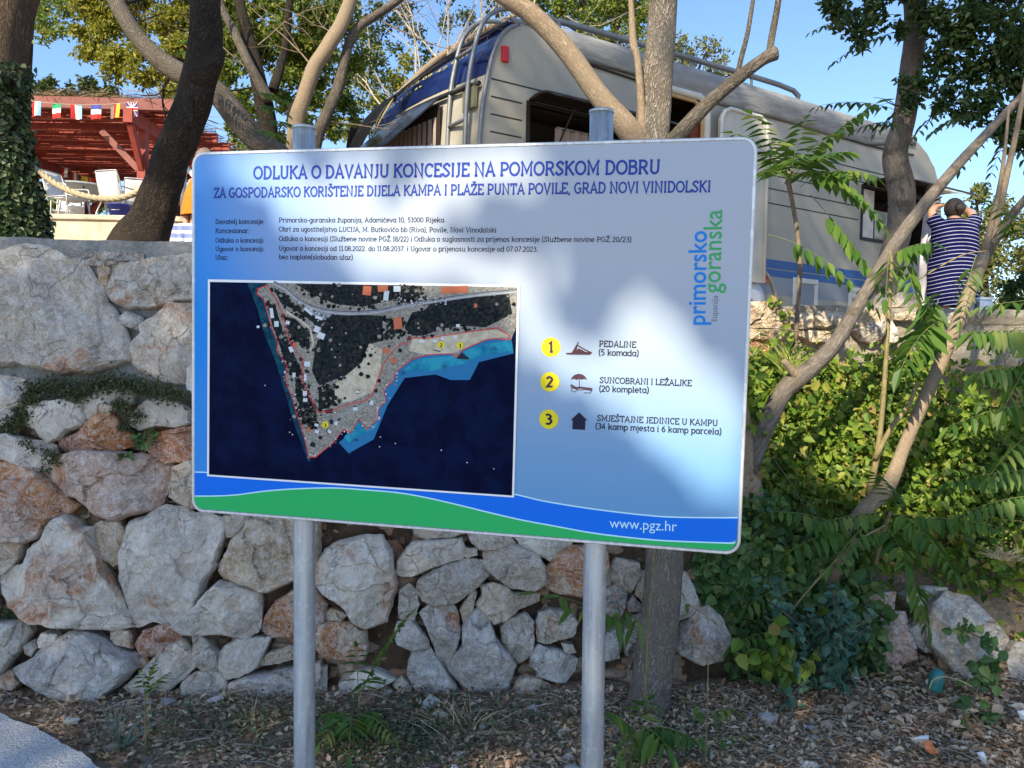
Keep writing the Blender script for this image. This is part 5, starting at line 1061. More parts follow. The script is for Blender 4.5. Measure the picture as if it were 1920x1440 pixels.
# ivy patches that climb the upper wall
def ivy_patch(name, label, spec, per, L, mat=M_lf_ivy, cat='ivy', base=None, normal=(-.1, -1, .3), spread=.5):
    t = thing(name, label, cat, base or P(*spec[0][:3])); C = []
    for px, py, Y, r in spec:
        k = max(5, int(per * (r / 30.) ** 2)); R = r / F_PX * Y; c = np.array(P(px, py, Y)); d = rng.normal(size=(k, 3)) * R * .5 * np.array([1, .22, 1]); C.append(c + d)
    C = np.concatenate(C); D = rand_dirs(len(C), -.5); N = rand_dirs(len(C)) * spread + np.array(normal)
    leaves('foliage', C, mat, L, L * .85, parent=t, world=True, D=D, N=N, var=.45, simple=False)
    m = MB(); pts = [P(px, py, Y + .02) for px, py, Y, r in spec]
    if len(pts) > 1: m.tube(pts, .004, 5, cap=False); m.build('stem', M_twig, t, world=True)
    return t
ivy_patch('ivy', 'dark ivy draping over the wall top below the striped dress', [(1735, 590, 5.05, 22), (1738, 620, 5.0, 24), (1745, 650, 5.0, 22), (1750, 680, 4.95, 26)], 46, .07)
ivy_patch('ivy', 'small ivy sprig on the joint of the golden boulder wall near the board', [(1458, 572, 5.18, 12), (1474, 590, 5.14, 10), (1480, 612, 5.12, 10)], 60, .05, M_lf_bank)
ivy_patch('ivy', 'dark ivy creeping down over the grey boulder at the lower right', [(1800, 1180, 3.52, 18), (1850, 1200, 3.5, 18), (1860, 1240, 3.46, 24), (1840, 1270, 3.42, 28), (1820, 1330, 3.3, 18), (1850, 1345, 3.25, 16), (1805, 1365, 3.2, 14)], 34, .042)
ivy_patch('ivy', 'dark ivy hanging beside the right edge of the board down to the footing stones', [(1330, 1060, 3.72, 40), (1380, 1080, 3.7, 44), (1430, 1060, 3.72, 44), (1360, 1130, 3.7, 36), (1420, 1140, 3.7, 40), (1480, 1110, 3.74, 40), (1440, 1190, 3.66, 30), (1500, 1060, 3.78, 46), (1440, 990, 3.84, 50)], 60, .05)
# bluish shrub at the foot of the bank
bs = thing('shrub', 'bluish green round leaved shrub at the foot of the bank right of the netted trunk', 'shrub', P(1555, 1270, 3.5))
mb = MB(); rr = random.Random(4); C = []
for i in range(34):
    a = P(1550 + rr.uniform(-20, 20), 1275, 3.5); b = P(1545 + rr.gauss(0, 44), 1200 + rr.gauss(0, 46), 3.45 + rr.uniform(-.15, .15)); mid = a.lerp(b, .5) + Vector((0, 0, .05)); mb.tube([a, mid, b], .003, 4, cap=False, sub=4)
    for k in range(22): t = rr.uniform(.3, 1.05); C.append(list(a.lerp(mid, t * 2) if t < .5 else mid.lerp(b, t * 2 - 1)))
mb.build('stem', M_twig, bs, world=True); C = np.array(C) + rng.normal(size=(len(C), 3)) * .018; N = rand_dirs(len(C), .8); N[:, 1] -= .7
leaves('foliage', C, M_lf_blue, .044, .032, parent=bs, world=True, N=N, simple=False)
gl = thing('shrub', 'broad green leaved seedling hanging between netted trunk and bluish shrub', 'shrub', P(1470, 1270, 3.45)); C = []; m = MB()
for i in range(26):
    a = P(1475, 1285, 3.5); b = P(1450 + rr.gauss(0, 36), 1215 + rr.gauss(0, 26), 3.4); m.tube([a, b], .002, 4, cap=False); C += [list(a.lerp(b, rr.uniform(.6, 1.02))) for _ in range(3)]
m.build('stem', M_rachis, gl, world=True); C = np.array(C); D = rand_dirs(len(C), -.9); D[:, 1] -= .3; N = rand_dirs(len(C)) * .5 + np.array([0, -1, .5]); leaves('foliage', C, M_lf_bank, .062, .048, parent=gl, world=True, D=D, N=N, simple=False)

# ---- seedlings in front of the wall
def seedling(label, base, fr, stem=None, mat=None, wr=.3):
    t = thing('seedling', label, 'seedling', P(*base)); F = Fronds()
    for a, b, n, l, kw in fr: frond_px(F, a, b, n, l, **kw)
    if stem: limb(stem, 'stem', M_stem, t, 6, .03, 4)
    F.build(t, mat, wr); return t
seedling('dark green pinnate seedling against the wall right of the left signpost', (675, 1345, 3.25), [((675, 1300, 3.3), (758, 1165, 3.3), 8, 46, dict(sag=.1, hang=.1)), ((672, 1310, 3.3), (668, 1215, 3.2), 5, 34, dict(hang=.3)), ((672, 1305, 3.25), (700, 1270, 3.1), 4, 38, {})], [(678, 1350, 3.25, 5), (674, 1310, 3.28, 4), (700, 1250, 3.3, 3)])
seedling('low bright pinnate seedling at the foot of the left signpost', (660, 1400, 3.1), [((660, 1345, 3.15), (600, 1395, 2.95), 7, 44, dict(hang=.5, sag=.3)), ((660, 1345, 3.15), (655, 1415, 2.9), 7, 46, dict(hang=.4, sag=.4)), ((660, 1345, 3.15), (735, 1380, 3.0), 8, 36, dict(hang=.5, sag=.3)), ((660, 1345, 3.15), (612, 1340, 3.1), 6, 40, dict(hang=.5, sag=.3)), ((660, 1345, 3.15), (705, 1335, 3.2), 6, 34, dict(hang=.4))], [(664, 1405, 3.05, 6), (660, 1345, 3.15, 5), (660, 1335, 3.15, 3)])
seedling('bright green weed with a tall thin stem left of the left signpost', (283, 1440, 2.95), [((272, 1300, 2.95), (292, 1240, 2.95), 5, 22, dict(hang=.2)), ((273, 1310, 2.95), (312, 1265, 2.9), 4, 20, {}), ((272, 1305, 2.95), (264, 1262, 2.9), 4, 18, {})], [(274, 1450, 2.95, 4), (273, 1370, 2.95, 4), (272, 1300, 2.95, 3)], M_lf_bank, .6)
seedling('broad yellow green seedling leaves between right signpost and wall', (1215, 1310, 3.25), [((1205, 1200, 3.2), (1010, 1112, 2.9), 2, 62, dict(hang=.4, sag=.12)), ((1200, 1190, 3.2), (1075, 1140, 2.9), 2, 60, dict(hang=1.4)), ((1215, 1180, 3.2), (1165, 1145, 3.1), 2, 60, dict(hang=2.2)), ((1220, 1110, 3.2), (1330, 1160, 3.1), 1, 30, {})], [(1208, 1330, 3.25, 6), (1215, 1200, 3.25, 5), (1222, 1100, 3.25, 5), (1228, 1020, 3.25, 4)], None, .34)
seedling('fresh pinnate seedling on leaf litter right of the right signpost', (1205, 1400, 3.0), [((1190, 1375, 3.0), (1140, 1335, 2.95), 4, 48, dict(hang=.5)), ((1190, 1365, 3.0), (1250, 1400, 2.85), 5, 66, dict(hang=.9, sag=.3)), ((1190, 1365, 3.0), (1300, 1385, 2.9), 7, 50, dict(hang=.9, sag=.2)), ((1190, 1370, 3.0), (1170, 1425, 2.8), 4, 50, dict(hang=.7)), ((1190, 1365, 3.0), (1215, 1315, 3.1), 4, 46, dict(hang=.2))], [(1196, 1420, 3.0, 5), (1190, 1365, 3.0, 4), (1192, 1355, 3.0, 3)])
seedling('thin pale seedling on leaf litter below the broad hanging leaves', (1330, 1420, 2.95), [((1325, 1350, 3.0), (1300, 1320, 3.0), 2, 36, dict(hang=.9)), ((1325, 1340, 3.0), (1372, 1330, 2.95), 3, 36, dict(hang=1.0)), ((1326, 1400, 2.95), (1400, 1380, 2.9), 3, 26, dict(hang=.6)), ((1326, 1380, 2.95), (1290, 1395, 2.9), 3, 26, dict(hang=.6))], [(1322, 1425, 2.95, 4), (1326, 1340, 3.0, 3), (1328, 1230, 3.05, 2)])
# blue-grey grass tuft
def tuft(label, px, py, Y, n, L, mat, seed, lean=.5):
    t = thing('grass_tuft', label, 'grass tuft', P(px, py, Y)); rr = random.Random(seed); c = P(px, py, Y); V = []; Fc = []
    for i in range(n):
        a = c + Vector((rr.gauss(0, .022), rr.gauss(0, .02), 0)); d = Vector((rr.gauss(0, lean), rr.gauss(-.1, lean), 1)).normalized(); l = L * rr.uniform(.5, 1.1); w = rr.uniform(.0022, .004); s = d.cross(Vector((rr.random(), 1, 0))).normalized() * w; o = len(V)
        for k in range(5): t_ = k / 4; q = a + d * l * t_ + Vector((d.x, d.y, -.6)) * (l * .35 * t_ * t_); V += [q - s * (1 - t_ * .9), q + s * (1 - t_ * .9)]
        Fc += [(o + 2 * k, o + 2 * k + 1, o + 2 * k + 3, o + 2 * k + 2) for k in range(4)]
    MB().add(V, Fc).build('blades', mat, t, world=True); return t
M_bluegrass = simple_mat('blue_grey_grass', (.10, .15, .12), .6, .3, 40); M_straw = simple_mat('straw', (.46, .36, .20), .8, .3, 30)
tuft('blue grey grass tuft beside the concrete pavement corner', 218, 1415, 3.0, 60, .26, M_bluegrass, 3, .3)
tuft('dry straw tuft at the foot of the wall left of the left signpost', 470, 1390, 3.2, 46, .22, M_straw, 5, .5)
tuft('thin straw tuft under the middle of the board', 870, 1390, 3.2, 50, .24, M_straw, 8, .7)
tuft('sunlit tuft of straw at the right edge of the bank', 1880, 1048, 3.75, 70, .11, M_straw, 11, 1.1)
tuft('bright grass tuft beside the pruned stub of the leaning tree', 1480, 700, 4.3, 70, .22, simple_mat('fresh_grass', (.22, .26, .05), .6, .3, 30), 12, .5)
# creeping stonecrop on the ledge of the wall
def cushion(label, spec, per, mat, L):
    t = thing('stonecrop', label, 'plant', P(*spec[0][:3])); C = []
    for px, py, Y, r in spec: k = int(per * (r / 20.) ** 2); R = r / F_PX * Y; C.append(np.array(P(px, py, Y)) + rng.normal(size=(k, 3)) * R * np.array([.62, .25, .36]))
    leaves('foliage', np.concatenate(C), mat, L, L * .6, parent=t, world=True, upb=1.0); return t
M_sedum = leaf_mat('stonecrop_leaf', [(0, (.045, .060, .025)), (.6, (.085, .105, .042)), (1, (.14, .15, .07))], .15, .6)
Yw = 3.52
cushion('olive stonecrop cushion along the ledge under the largest grey block', [(70, 728, Yw, 26), (105, 722, Yw, 26), (140, 738, Yw, 26), (180, 720, Yw, 28), (215, 716, Yw, 26), (250, 722, Yw, 28), (290, 732, Yw, 26), (330, 742, Yw, 22), (60, 750, Yw, 20), (225, 760, Yw, 20), (250, 780, Yw, 16), (235, 800, Yw, 14), (30, 790, Yw, 20), (55, 775, Yw, 18), (10, 805, Yw, 18)], 200, M_sedum, .016)
cushion('small stonecrop cushion trailing over the white block at the left edge', [(50, 830, Yw - .06, 12), (62, 845, Yw - .06, 10), (95, 850, Yw - .02, 16), (110, 862, Yw - .02, 18), (85, 880, Yw - .02, 10)], 200, M_sedum, .014)
cushion('dark green ivy sprig in the joint above the pinkish block', [(262, 826, Yw - .02, 14), (285, 815, Yw - .02, 12), (237, 855, Yw - .03, 9)], 60, M_lf_ivy, .034)
cushion('mossy green cushion in the joint at the left edge near the ground', [(12, 1150, Yw, 26), (30, 1165, Yw, 14)], 260, M_lf_ivy, .012)

# ---- ground cover, litter, pebbles
def scatter_strip(n, x0, x1, y0, y1, f=None):
    x = rng.uniform(x0, x1, n); y = rng.uniform(y0, y1, n); m = (y < wall_y(x, .1) - .02 + np.clip(x - 1.3, 0, .4) * .8)
    if f is not None: m &= f(x, y)
    # not on the pavement
    px, py = to_px(np.stack([x, y, np.full(n, .05)], 1)); m &= ~((py > 1345 + (px) * .48) & (px < 260))
    x, y = x[m], y[m]; return x, y, ground_z(x, y)
M_litter = leaf_mat('dead_leaf', [(0, (.17, .10, .055)), (.3, (.36, .235, .14)), (.6, (.52, .37, .24)), (.85, (.66, .51, .36)), (.95, (.70, .60, .46)), (1, (.50, .19, .08))], .12, .8)
x, y, z = scatter_strip(90000, -2.6, 4.2, 2.3, 4.0, lambda x, y: rng.random(len(x)) < np.clip(.62 + .45 * np.clip((x - .2) / .8, 0, 1) + (fbm(x, y, 3, 41) - .5) * .9, .08, 1))
C = np.stack([x, y, z + rng.uniform(.002, .022, len(x))], 1); D = rand_dirs(len(x)); D[:, 2] *= .35; N = rand_dirs(len(x)) * .55 + np.array([0, 0, 1])
tag(leaves('leaf_litter', C, M_litter, .023, .012, D=D, N=N, var=.8, simple=True), kind='stuff')
x, y, z = scatter_strip(900, 1.4, 4.4, 3.0, 4.5); C = np.stack([x, y, z + .02], 1); D = rand_dirs(len(x)); D[:, 2] *= .35
tag(leaves('large_leaf_litter', C, M_litter, .06, .034, D=D, N=rand_dirs(len(x)) * .6 + np.array([0, -.2, 1]), var=.5, simple=False), kind='stuff')
mb = MB(); rr = random.Random(17)
for i in range(1500):
    x0, y0 = rr.uniform(-2.4, 3.8), rr.uniform(2.5, 3.85)
    if y0 > wall_y(x0, 0) - .04 and x0 < 1.4: continue
    px_, py_ = to_px([x0, y0, .05])
    if py_ > 1335 + px_ * .48 and px_ < 280: continue
    a = rr.uniform(0, 6.28); L = rr.uniform(.04, .22); z0 = float(ground_z(x0, y0)) + .012; d = Vector((math.cos(a), math.sin(a), rr.gauss(0, .15))); p0 = Vector((x0, y0, z0)); mb.tube([p0, p0 + d * L * .5 + Vector((0, 0, rr.uniform(0, .02))), p0 + d * L], rr.uniform(.0008, .0022), 4, cap=False)
tag(mb.build('dry_stems', M_pale_twig), kind='stuff')
V = []; Fq = []
x, y, z = scatter_strip(800, -2.6, 3.6, 2.35, 3.75, lambda x, y: fbm(x, y, 2.6, 90) + .1 * (x < .6) > .5); ico = None
bm = bmesh.new(); bmesh.ops.create_icosphere(bm, subdivisions=1, radius=1); iv = np.array([v.co[:] for v in bm.verts]); fi = np.array([[v.index for v in f.verts] for f in bm.faces]); bm.free()
k = len(x); s = rng.gamma(2.0, .0055, k)[:, None, None] + .004; PV = iv[None] * s * (1 + (rng.random((k, len(iv), 1)) - .5) * .6) * np.array([1, 1, .65]) + np.stack([x, y, z + s[:, 0, 0] * .35], 1)[:, None]
kk = NT('pebble'); g = kk.n('ShaderNodeNewGeometry'); kk.base(kk.ramp(g.outputs['Random Per Island'], [(0, (.17, .14, .12)), (.35, (.34, .31, .28)), (.75, (.48, .46, .43)), (.9, (.36, .19, .12)), (1, (.6, .58, .56))])); kk.rough(.9); kk.bump(kk.noise(kk.coord('Object'), 90, 5), .5, .01)
tag(np_mesh('pebbles', PV.reshape(-1, 3), (fi[None] + (np.arange(k) * len(iv))[:, None, None]).reshape(-1, 3), kk.m), kind='stuff')
M_cover = leaf_mat('ground_cover_leaf', [(0, (.06, .085, .045)), (.6, (.11, .14, .075)), (1, (.19, .21, .11))], .25, .6)
def cover(cx, cy, rx, ry, n, L, mat=M_cover, hz=.05):
    p = rng.normal(size=(n, 2)) * .5; x = cx + p[:, 0] * rx; y = cy + p[:, 1] * ry; m = y < wall_y(x, .1) - .03; x, y = x[m], y[m]; C = np.stack([x, y, ground_z(x, y) + rng.random(len(x)) * hz], 1); return C
A_ = [cover(-.42, 3.12, .42, .36, 1900, .02), cover(-1.0, 3.2, .4, .26, 700, .02), cover(.05, 3.3, .4, .26, 420, .02), cover(-1.35, 3.0, .3, .26, 300, .02), cover(.75, 3.1, .3, .3, 240, .02)]
tag(leaves('ground_cover', np.concatenate(A_), M_cover, .021, .013, upb=1.0), kind='stuff')

# loose stones lying on the strip: each its own thing
def loose(label, pts, Y, col, rust, seed, dp=.07):
    pp = [P(px, py, Y) for px, py in pts]; c = sum(pp, Vector()) / len(pp); o = stone('loose_stone', [((p - c).x, (p - c).z) for p in pp], frame_at(c, 1, (-.05, -1, .5)), col, rust, None, depth=dp, seed=seed, res=.6, back=.05)
    tag(o, label, 'stone', 'loose stones on the ground')
cb = lambda *a: [cB(a[i], a[i + 1]) for i in range(0, len(a), 2)]
loose('pinkish grey stone lying near the tip of the pavement, largest of three', cb(290, 1190, 340, 1160, 400, 1200, 412, 1250, 350, 1282, 300, 1250), 3.22, GREY, .45, 801)
loose('small grey stone lying between pavement and blue grey grass tuft', cb(425, 1190, 460, 1170, 500, 1190, 480, 1230, 440, 1232), 3.24, GREY, .2, 802)
loose('flat brown stone lying closest to the pavement edge', cb(215, 1235, 250, 1195, 285, 1200, 290, 1250, 240, 1265), 3.2, TAN, .5, 803)
loose('whitish stone lying under the big blue block', cb(130, 1150, 170, 1130, 220, 1140, 215, 1175, 150, 1180), 3.34, GREY, .3, 804)
loose('white stone lying below the broad low seedling', [(722, 1415), (738, 1405), (754, 1412), (752, 1436), (734, 1446), (724, 1432)], 3.05, WHITE, .2, 805)
loose('brown stone lying in ground cover under the blue triangular block', [(808, 1340), (822, 1328), (840, 1340), (834, 1352), (814, 1350)], 3.3, TAN, .6, 806)
loose('white stone lying at the foot of the right signpost', [(1046, 1425), (1066, 1414), (1082, 1424), (1076, 1440), (1052, 1440)], 3.0, WHITE, .1, 807)
loose('pale stone lying at the bottom edge on the leaf litter', [(1500, 1440), (1512, 1428), (1528, 1430), (1540, 1444), (1520, 1452)], 2.95, WHITE, .05, 808)
loose('small white stone lying right of the right signpost foot', [(1130, 1425), (1142, 1416), (1152, 1426), (1146, 1438), (1132, 1438)], 3.0, WHITE, .1, 809)
loose('white stone lying left of the dry straw tuft', [(352, 1385), (362, 1378), (374, 1384), (372, 1396), (356, 1398)], 3.1, WHITE, .15, 810)
loose('tan stone lying at the wall foot beside the netted trunk', [(1095, 1345), (1110, 1333), (1130, 1340), (1128, 1356), (1104, 1358)], 3.25, TAN, .35, 811)
# scraps of rubbish
def scrap(name, label, cat, pts, Y, mat, th=.004, bend=.02):
    mb = MB(); q = [P(px, py, Y) for px, py in pts]; c = sum(q, Vector()) / len(q); q = [p + Vector((0, -.5, .0)) * ((i % 2) * bend) for i, p in enumerate(q)]; n = len(q)
    off = Vector((0, th, th * .3)); vs = q + [c + Vector((0, -bend, .002))] + [p + off for p in q] + [c + off]
    mb.add(vs, [(i, (i + 1) % n, n) for i in range(n)] + [(n + 1 + (i + 1) % n, n + 1 + i, 2 * n + 1) for i in range(n)] + [(i, n + 1 + i, n + 1 + (i + 1) % n, (i + 1) % n) for i in range(n)]); tag(mb.build(name, mat), label, cat)
M_paper = simple_mat('paper_scrap', (.62, .66, .70), .6, .15, 30); M_teal = simple_mat('teal_plastic', (.03, .17, .16), .35, .2, 20); M_orange_leaf = simple_mat('orange_leaf', (.45, .15, .07), .7, .3, 40)
mb = MB(); a = P(1752, 1295, 3.42); d = (P(1760, 1255, 3.42) - a); mb.tube([a, a + d * .1, a + d * .75, a + d * .92, a + d], [.026, .030, .030, .022, .012], 14); tag(mb.build('plastic_bottle', M_teal), 'teal plastic bottle end lying below the grey boulder', 'bottle')
scrap('paper_scrap', 'crumpled white paper at the right edge on the leaf litter', 'litter', [(1908, 1335), (1918, 1330), (1926, 1340), (1924, 1352), (1914, 1348)], 3.0, M_paper)
scrap('paper_scrap', 'narrow white paper strip on the leaf litter', 'litter', [(1712, 1386), (1726, 1380), (1742, 1380), (1740, 1386), (1724, 1388)], 2.95, M_paper, bend=.008)
scrap('paper_scrap', 'crumpled grey foil scrap below the creeping ivy', 'litter', [(1832, 1412), (1842, 1408), (1850, 1420), (1846, 1430), (1838, 1424)], 2.9, M_paper)
scrap('fallen_leaf', 'large orange fallen leaf beside the white paper strip', 'leaf', [(1730, 1392), (1745, 1388), (1752, 1400), (1760, 1412), (1745, 1414), (1734, 1404)], 2.93, M_orange_leaf, bend=.01)
limb([(1742, 1292, 3.36, 2.5), (1750, 1275, 3.35, 2.5), (1772, 1269, 3.34, 2.5), (1800, 1276, 3.33, 2.5), (1824, 1288, 3.32, 2)], 'curved_straw', M_straw, None, 5, 0, 5)
tag(bpy.data.objects['curved_straw'], 'pale arched straw over the dark stone below the grey boulder', 'straw')
# ================================================================== CARAVAN
def paint(name, col, rough=.35, var=.06, dirt=0.0, spec=.5):
    k = NT(name); co = k.coord('Object'); n = k.noise(co, 2.2, 5); n2 = k.noise(k.coord('Object', (9, 9, 1.2)), 2, 5)
    c = k.mix(k.ramp(n, [(.3, 0.), (.7, 1.)]), tuple(x * (1 - var) for x in col), tuple(min(1, x * (1 + var)) for x in col))
    if dirt: c = k.mix(k.ramp(n2, [(.45, 0.), (.75, dirt)]), c, (.22, .20, .17))
    k.base(c); k.rough(k.ramp(n2, [(.3, rough), (.7, rough + .15)])); k.spec(spec); return k.m
M_cream = paint('caravan_cream', (.32, .295, .24), .5, .05, .12); M_cgrey = paint('caravan_grey', (.20, .22, .25), .45); M_cblue = paint('caravan_blue', (.012, .075, .24), .4); M_navyp = paint('caravan_navy', (.004, .010, .07), .10, .1, 0, .7)
M_groove = simple_mat('groove_black', (.02, .02, .022), .7); M_rub = simple_mat('rubber_black', (.012, .012, .012), .55); M_smoke = paint('smoked_acrylic', (.020, .018, .018), .08, .1, 0, .6); M_clf = paint('caravan_frame', (.55, .54, .49), .45, .04, .15)
M_red_l = paint('red_lens', (.42, .012, .012), .15); M_or_l = paint('orange_lens', (.55, .09, .02), .2); M_tarp = None
M_inner = simple_mat('dark_interior', (.018, .011, .009), .8); M_curt = simple_mat('curtain', (.30, .235, .22), .9, .1, 30); M_railp = metal_mat('ladder_grey', (.19, .20, .21), .55); M_yelp = simple_mat('yellow_vinyl', (.42, .34, .05), .5); M_ywood = simple_mat('door_trim', (.40, .27, .12), .6)
def tarp_mat():
    k = NT('grey_awning_cloth'); co = k.coord('Object', (1.2, 6, 6)); n = k.noise(co, 2.2, 6, .6, .5); k.base(k.ramp(n, [(.3, (.17, .17, .17)), (.55, (.25, .25, .245)), (.75, (.34, .33, .31))])); k.rough(.8); k.bump(n, .5, .05); return k.m
M_tarp = tarp_mat()
CA = R_(32.5); CV = thing('caravan', 'long cream caravan with navy front, blue stripes and grey awning roll above the wall', 'caravan', (-.25, 6.91, 2.0), rotz=CA)
CVW = 2.5
def build_caravan():
    prof = [(.10, .25), (-.02, .6), (-.07, 1.1), (-.085, 1.48), (-.05, 1.85), (0, 2.10), (.03, 2.22), (.09, 2.36), (.17, 2.46), (.28, 2.53), (.45, 2.57), (3.2, 2.60), (6.15, 2.58), (6.4, 2.53), (6.62, 2.42), (6.8, 2.26), (6.92, 2.06), (6.98, 1.85), (7.0, 1.6), (7.0, .5), (6.92, .25)]
    n = len(prof)
    def bulge(z, t): return -.16 * math.sin(math.pi * t) * (1 if z < 2.3 else .4)
    # side walls, ends and roof: rings across the width, the front bows outwards
    mb = MB(); m = 9; rows = []
    for j in range(m): t = j / (m - 1); rows.append([(x + (bulge(z, t) if x < .5 else (.12 * math.sin(math.pi * t) if x > 6.5 else 0)), CVW * t, z + (.03 * math.sin(math.pi * t) if z > 2.5 else 0)) for x, z in prof])
    mb.add([p for r in rows for p in r], [(j * n + k, j * n + (k + 1) % n, (j + 1) * n + (k + 1) % n, (j + 1) * n + k) for j in range(m - 1) for k in range(n)], 0, False)
    # near side with openings cut out: strips between them
    holes = [(.42, 1.00, 1.76, 1.86), (1.92, .45, 2.60, 2.34), (5.28, 1.20, 6.58, 1.80)]
    xs_ = sorted({.12, 6.9} | {h[0] for h in holes} | {h[2] for h in holes}); 
    def ztop(x):
        pts = prof[3:18]
        for a, b in zip(pts, pts[1:]):
            if a[0] <= x <= b[0]: return a[1] + (b[1] - a[1]) * (x - a[0]) / max(1e-6, b[0] - a[0])
        return 2.0
    xx = sorted(set([round(v, 4) for v in list(np.linspace(.12, 6.98, 60)) + [h[0] for h in holes] + [h[2] for h in holes]]))
    for a, b in zip(xx, xx[1:]):
        mid = (a + b) / 2; cuts = [(h[1], h[3]) for h in holes if h[0] - 1e-4 <= mid <= h[2] + 1e-4]; z0 = .25
        for c0, c1 in cuts: mb.add([(a, 0, z0), (b, 0, z0), (b, 0, c0), (a, 0, c0)], [(0, 1, 2, 3)]); z0 = c1
        mb.add([(a, 0, z0), (b, 0, z0), (b, 0, ztop(b)), (a, 0, ztop(a))], [(0, 1, 2, 3)])
    lead = [(x, 0, z) for x, z in prof[:11] if x < .12] ; mb.add([(.12, 0, .25)] + [(x, 0, z) for x, z in prof if x < .12 and z > .25] + [(.12, 0, ztop(.12))], [tuple(range(2 + len([1 for x, z in prof if x < .12 and z > .25])))])
    mb.add([(x, CVW, z) for x, z in prof], [tuple(range(n))])
    body = mb.build('body', M_cream, CV)
    # corner trim along the profile
    tr = MB().tube([(x, -.004, z) for x, z in prof[1:12]], .020, 8, sub=3).build('corner_trim', M_railp, body)
    gr = MB()
    for h in (2.01, 1.86, 1.71, 1.56, 1.40):
        segs = [(.0, 7.0)]
        for h0, z0, h1, z1 in [(.38, .96, 1.8, 1.92), (1.88, 0, 2.66, 2.5), (2.66, 0, 3.50, 2.32), (5.24, 1.14, 6.62, 1.86)]:
            if z0 < h < z1:
                ns = []
                for a, b in segs:
                    if h0 > a and h0 < b: ns.append((a, h0))
                    if h1 > a and h1 < b: ns.append((h1, b))
                    if (b <= h0 or a >= h1): ns.append((a, b))
                segs = ns
        for a, b in segs: gr.box(a + .02, -.003, h - .006, b - .04, .004, h + .006)
    for h in (1.86, 1.71, 1.56, 1.40): gr.box(-.34, .03, h - .006, -.0, CVW - .03, h + .006) if False else None
    gr.build('grooves', M_groove, body)
    # stripes and grey lower zone
    MB().box(.02, -.004, .69, 6.96, .003, .785).build('stripe', M_cblue, body); MB().box(.02, -.004, .60, 6.96, .003, .678).build('stripe', M_cblue, body)
    MB().box(.04, -.003, .40, 6.97, .003, .592).build('lower_panel', M_cgrey, body)
    # navy front panel and its lettering
    pp = [(x, z) for x, z in catp(prof[4:12]) if z > 1.99 and x < .42]
    fr = MB(); k = len(pp); rows = []
    for j in range(13): t = .012 + .976 * j / 12; rows.append([(x - .006 + bulge(z, t), CVW * t, z + .004) for x, z in pp])
    fr.add([p for r in rows for p in r], [(j * k + i, (j + 1) * k + i, (j + 1) * k + i + 1, j * k + i + 1) for j in range(12) for i in range(k - 1)], 0, True)
    front = fr.build('front_panel', M_navyp, body)
    def onp(y, s):      # point on the navy panel: y across, s up
        s *= .56; i = min(k - 2, int(s * (k - 1))); f = s * (k - 1) - i; x = pp[i][0] * (1 - f) + pp[i + 1][0] * f; z = pp[i][1] * (1 - f) + pp[i + 1][1] * f; return Vector((x - .024 + bulge(z, y / CVW), y, z + .012))
    le = MB(); fa = [(2.37 - .72 * t - .085 * math.sin(math.pi * t), .06 + .80 * t, 2.37 - .72 * t + .085 * math.sin(math.pi * t)) for t in np.linspace(0, 1, 15)]; le.add([onp(y, s) for y0, s, y1 in fa for y in (y0, y1)], [(2 * i, 2 * i + 1, 2 * i + 3, 2 * i + 2) for i in range(14)])
    cu = bpy.data.curves.new('t', 'FONT'); cu.body = '0 68 09 47'; to = bpy.data.objects.new('t', cu); COL.objects.link(to); me = bpy.data.meshes.new_from_object(to.evaluated_get(bpy.context.evaluated_depsgraph_get())); bpy.data.objects.remove(to)
    w = max(v.co.x for v in me.vertices); le.add([onp(1.42 - v.co.x / w * .82, .50 + v.co.y * .11) for v in me.vertices], [tuple(p.vertices) for p in me.polygons])
    rr = random.Random(12)
    for y0, y1, s in ((1.42, .45, .70), (1.75, 1.02, .27)):      # worn, unreadable lines
        y = y0
        while y > y1:
            dy = rr.uniform(.02, .05); le.poly([onp(y, s + rr.uniform(0, .04)), onp(y - dy, s + rr.uniform(0, .03)), onp(y - dy * .9, s + .07 + rr.uniform(0, .05)), onp(y - .005, s + .06)]) if rr.random() < .7 else None; y -= dy + .03
    le.build('lettering', M_yelp, front)
    MB().tube([(x - .012 + bulge(z, .985), CVW * .99, z + .004) for x, z in pp], .016, 6).build('edge_trim', M_rub, front)
    dk = MB(); dk.tube([(-.075 + bulge(1, t), CVW * t, 1.96) for t in np.linspace(.01, .99, 12)], .022, 6); dk.build('rail', M_rub, body)
    # front window: dark opening, curtain and propped smoked flap
    t0, t1 = .21, .95; zz0, zz1 = 1.05, 1.90
    fw = MB(); ys_ = np.linspace(t0, t1, 9); fw.add([(-.097 + bulge(1, t), CVW * t, z) for t in ys_ for z in (zz0, zz1)], [(2 * i, 2 * i + 2, 2 * i + 3, 2 * i + 1) for i in range(8)]); win = fw.build('front_window', M_inner, CV)
    cu_ = MB(); m2 = 80; cu_.add([(-.104 - .012 * math.sin(i * 1.3) + bulge(1, t), CVW * t, z) for i, t in enumerate(np.linspace(t0 + .02, .80, m2)) for z in (zz0, zz1 - .12)], [(2 * i, 2 * i + 2, 2 * i + 3, 2 * i + 1) for i in range(m2 - 1)], 0, True); cu_.build('curtain', M_curt, win)
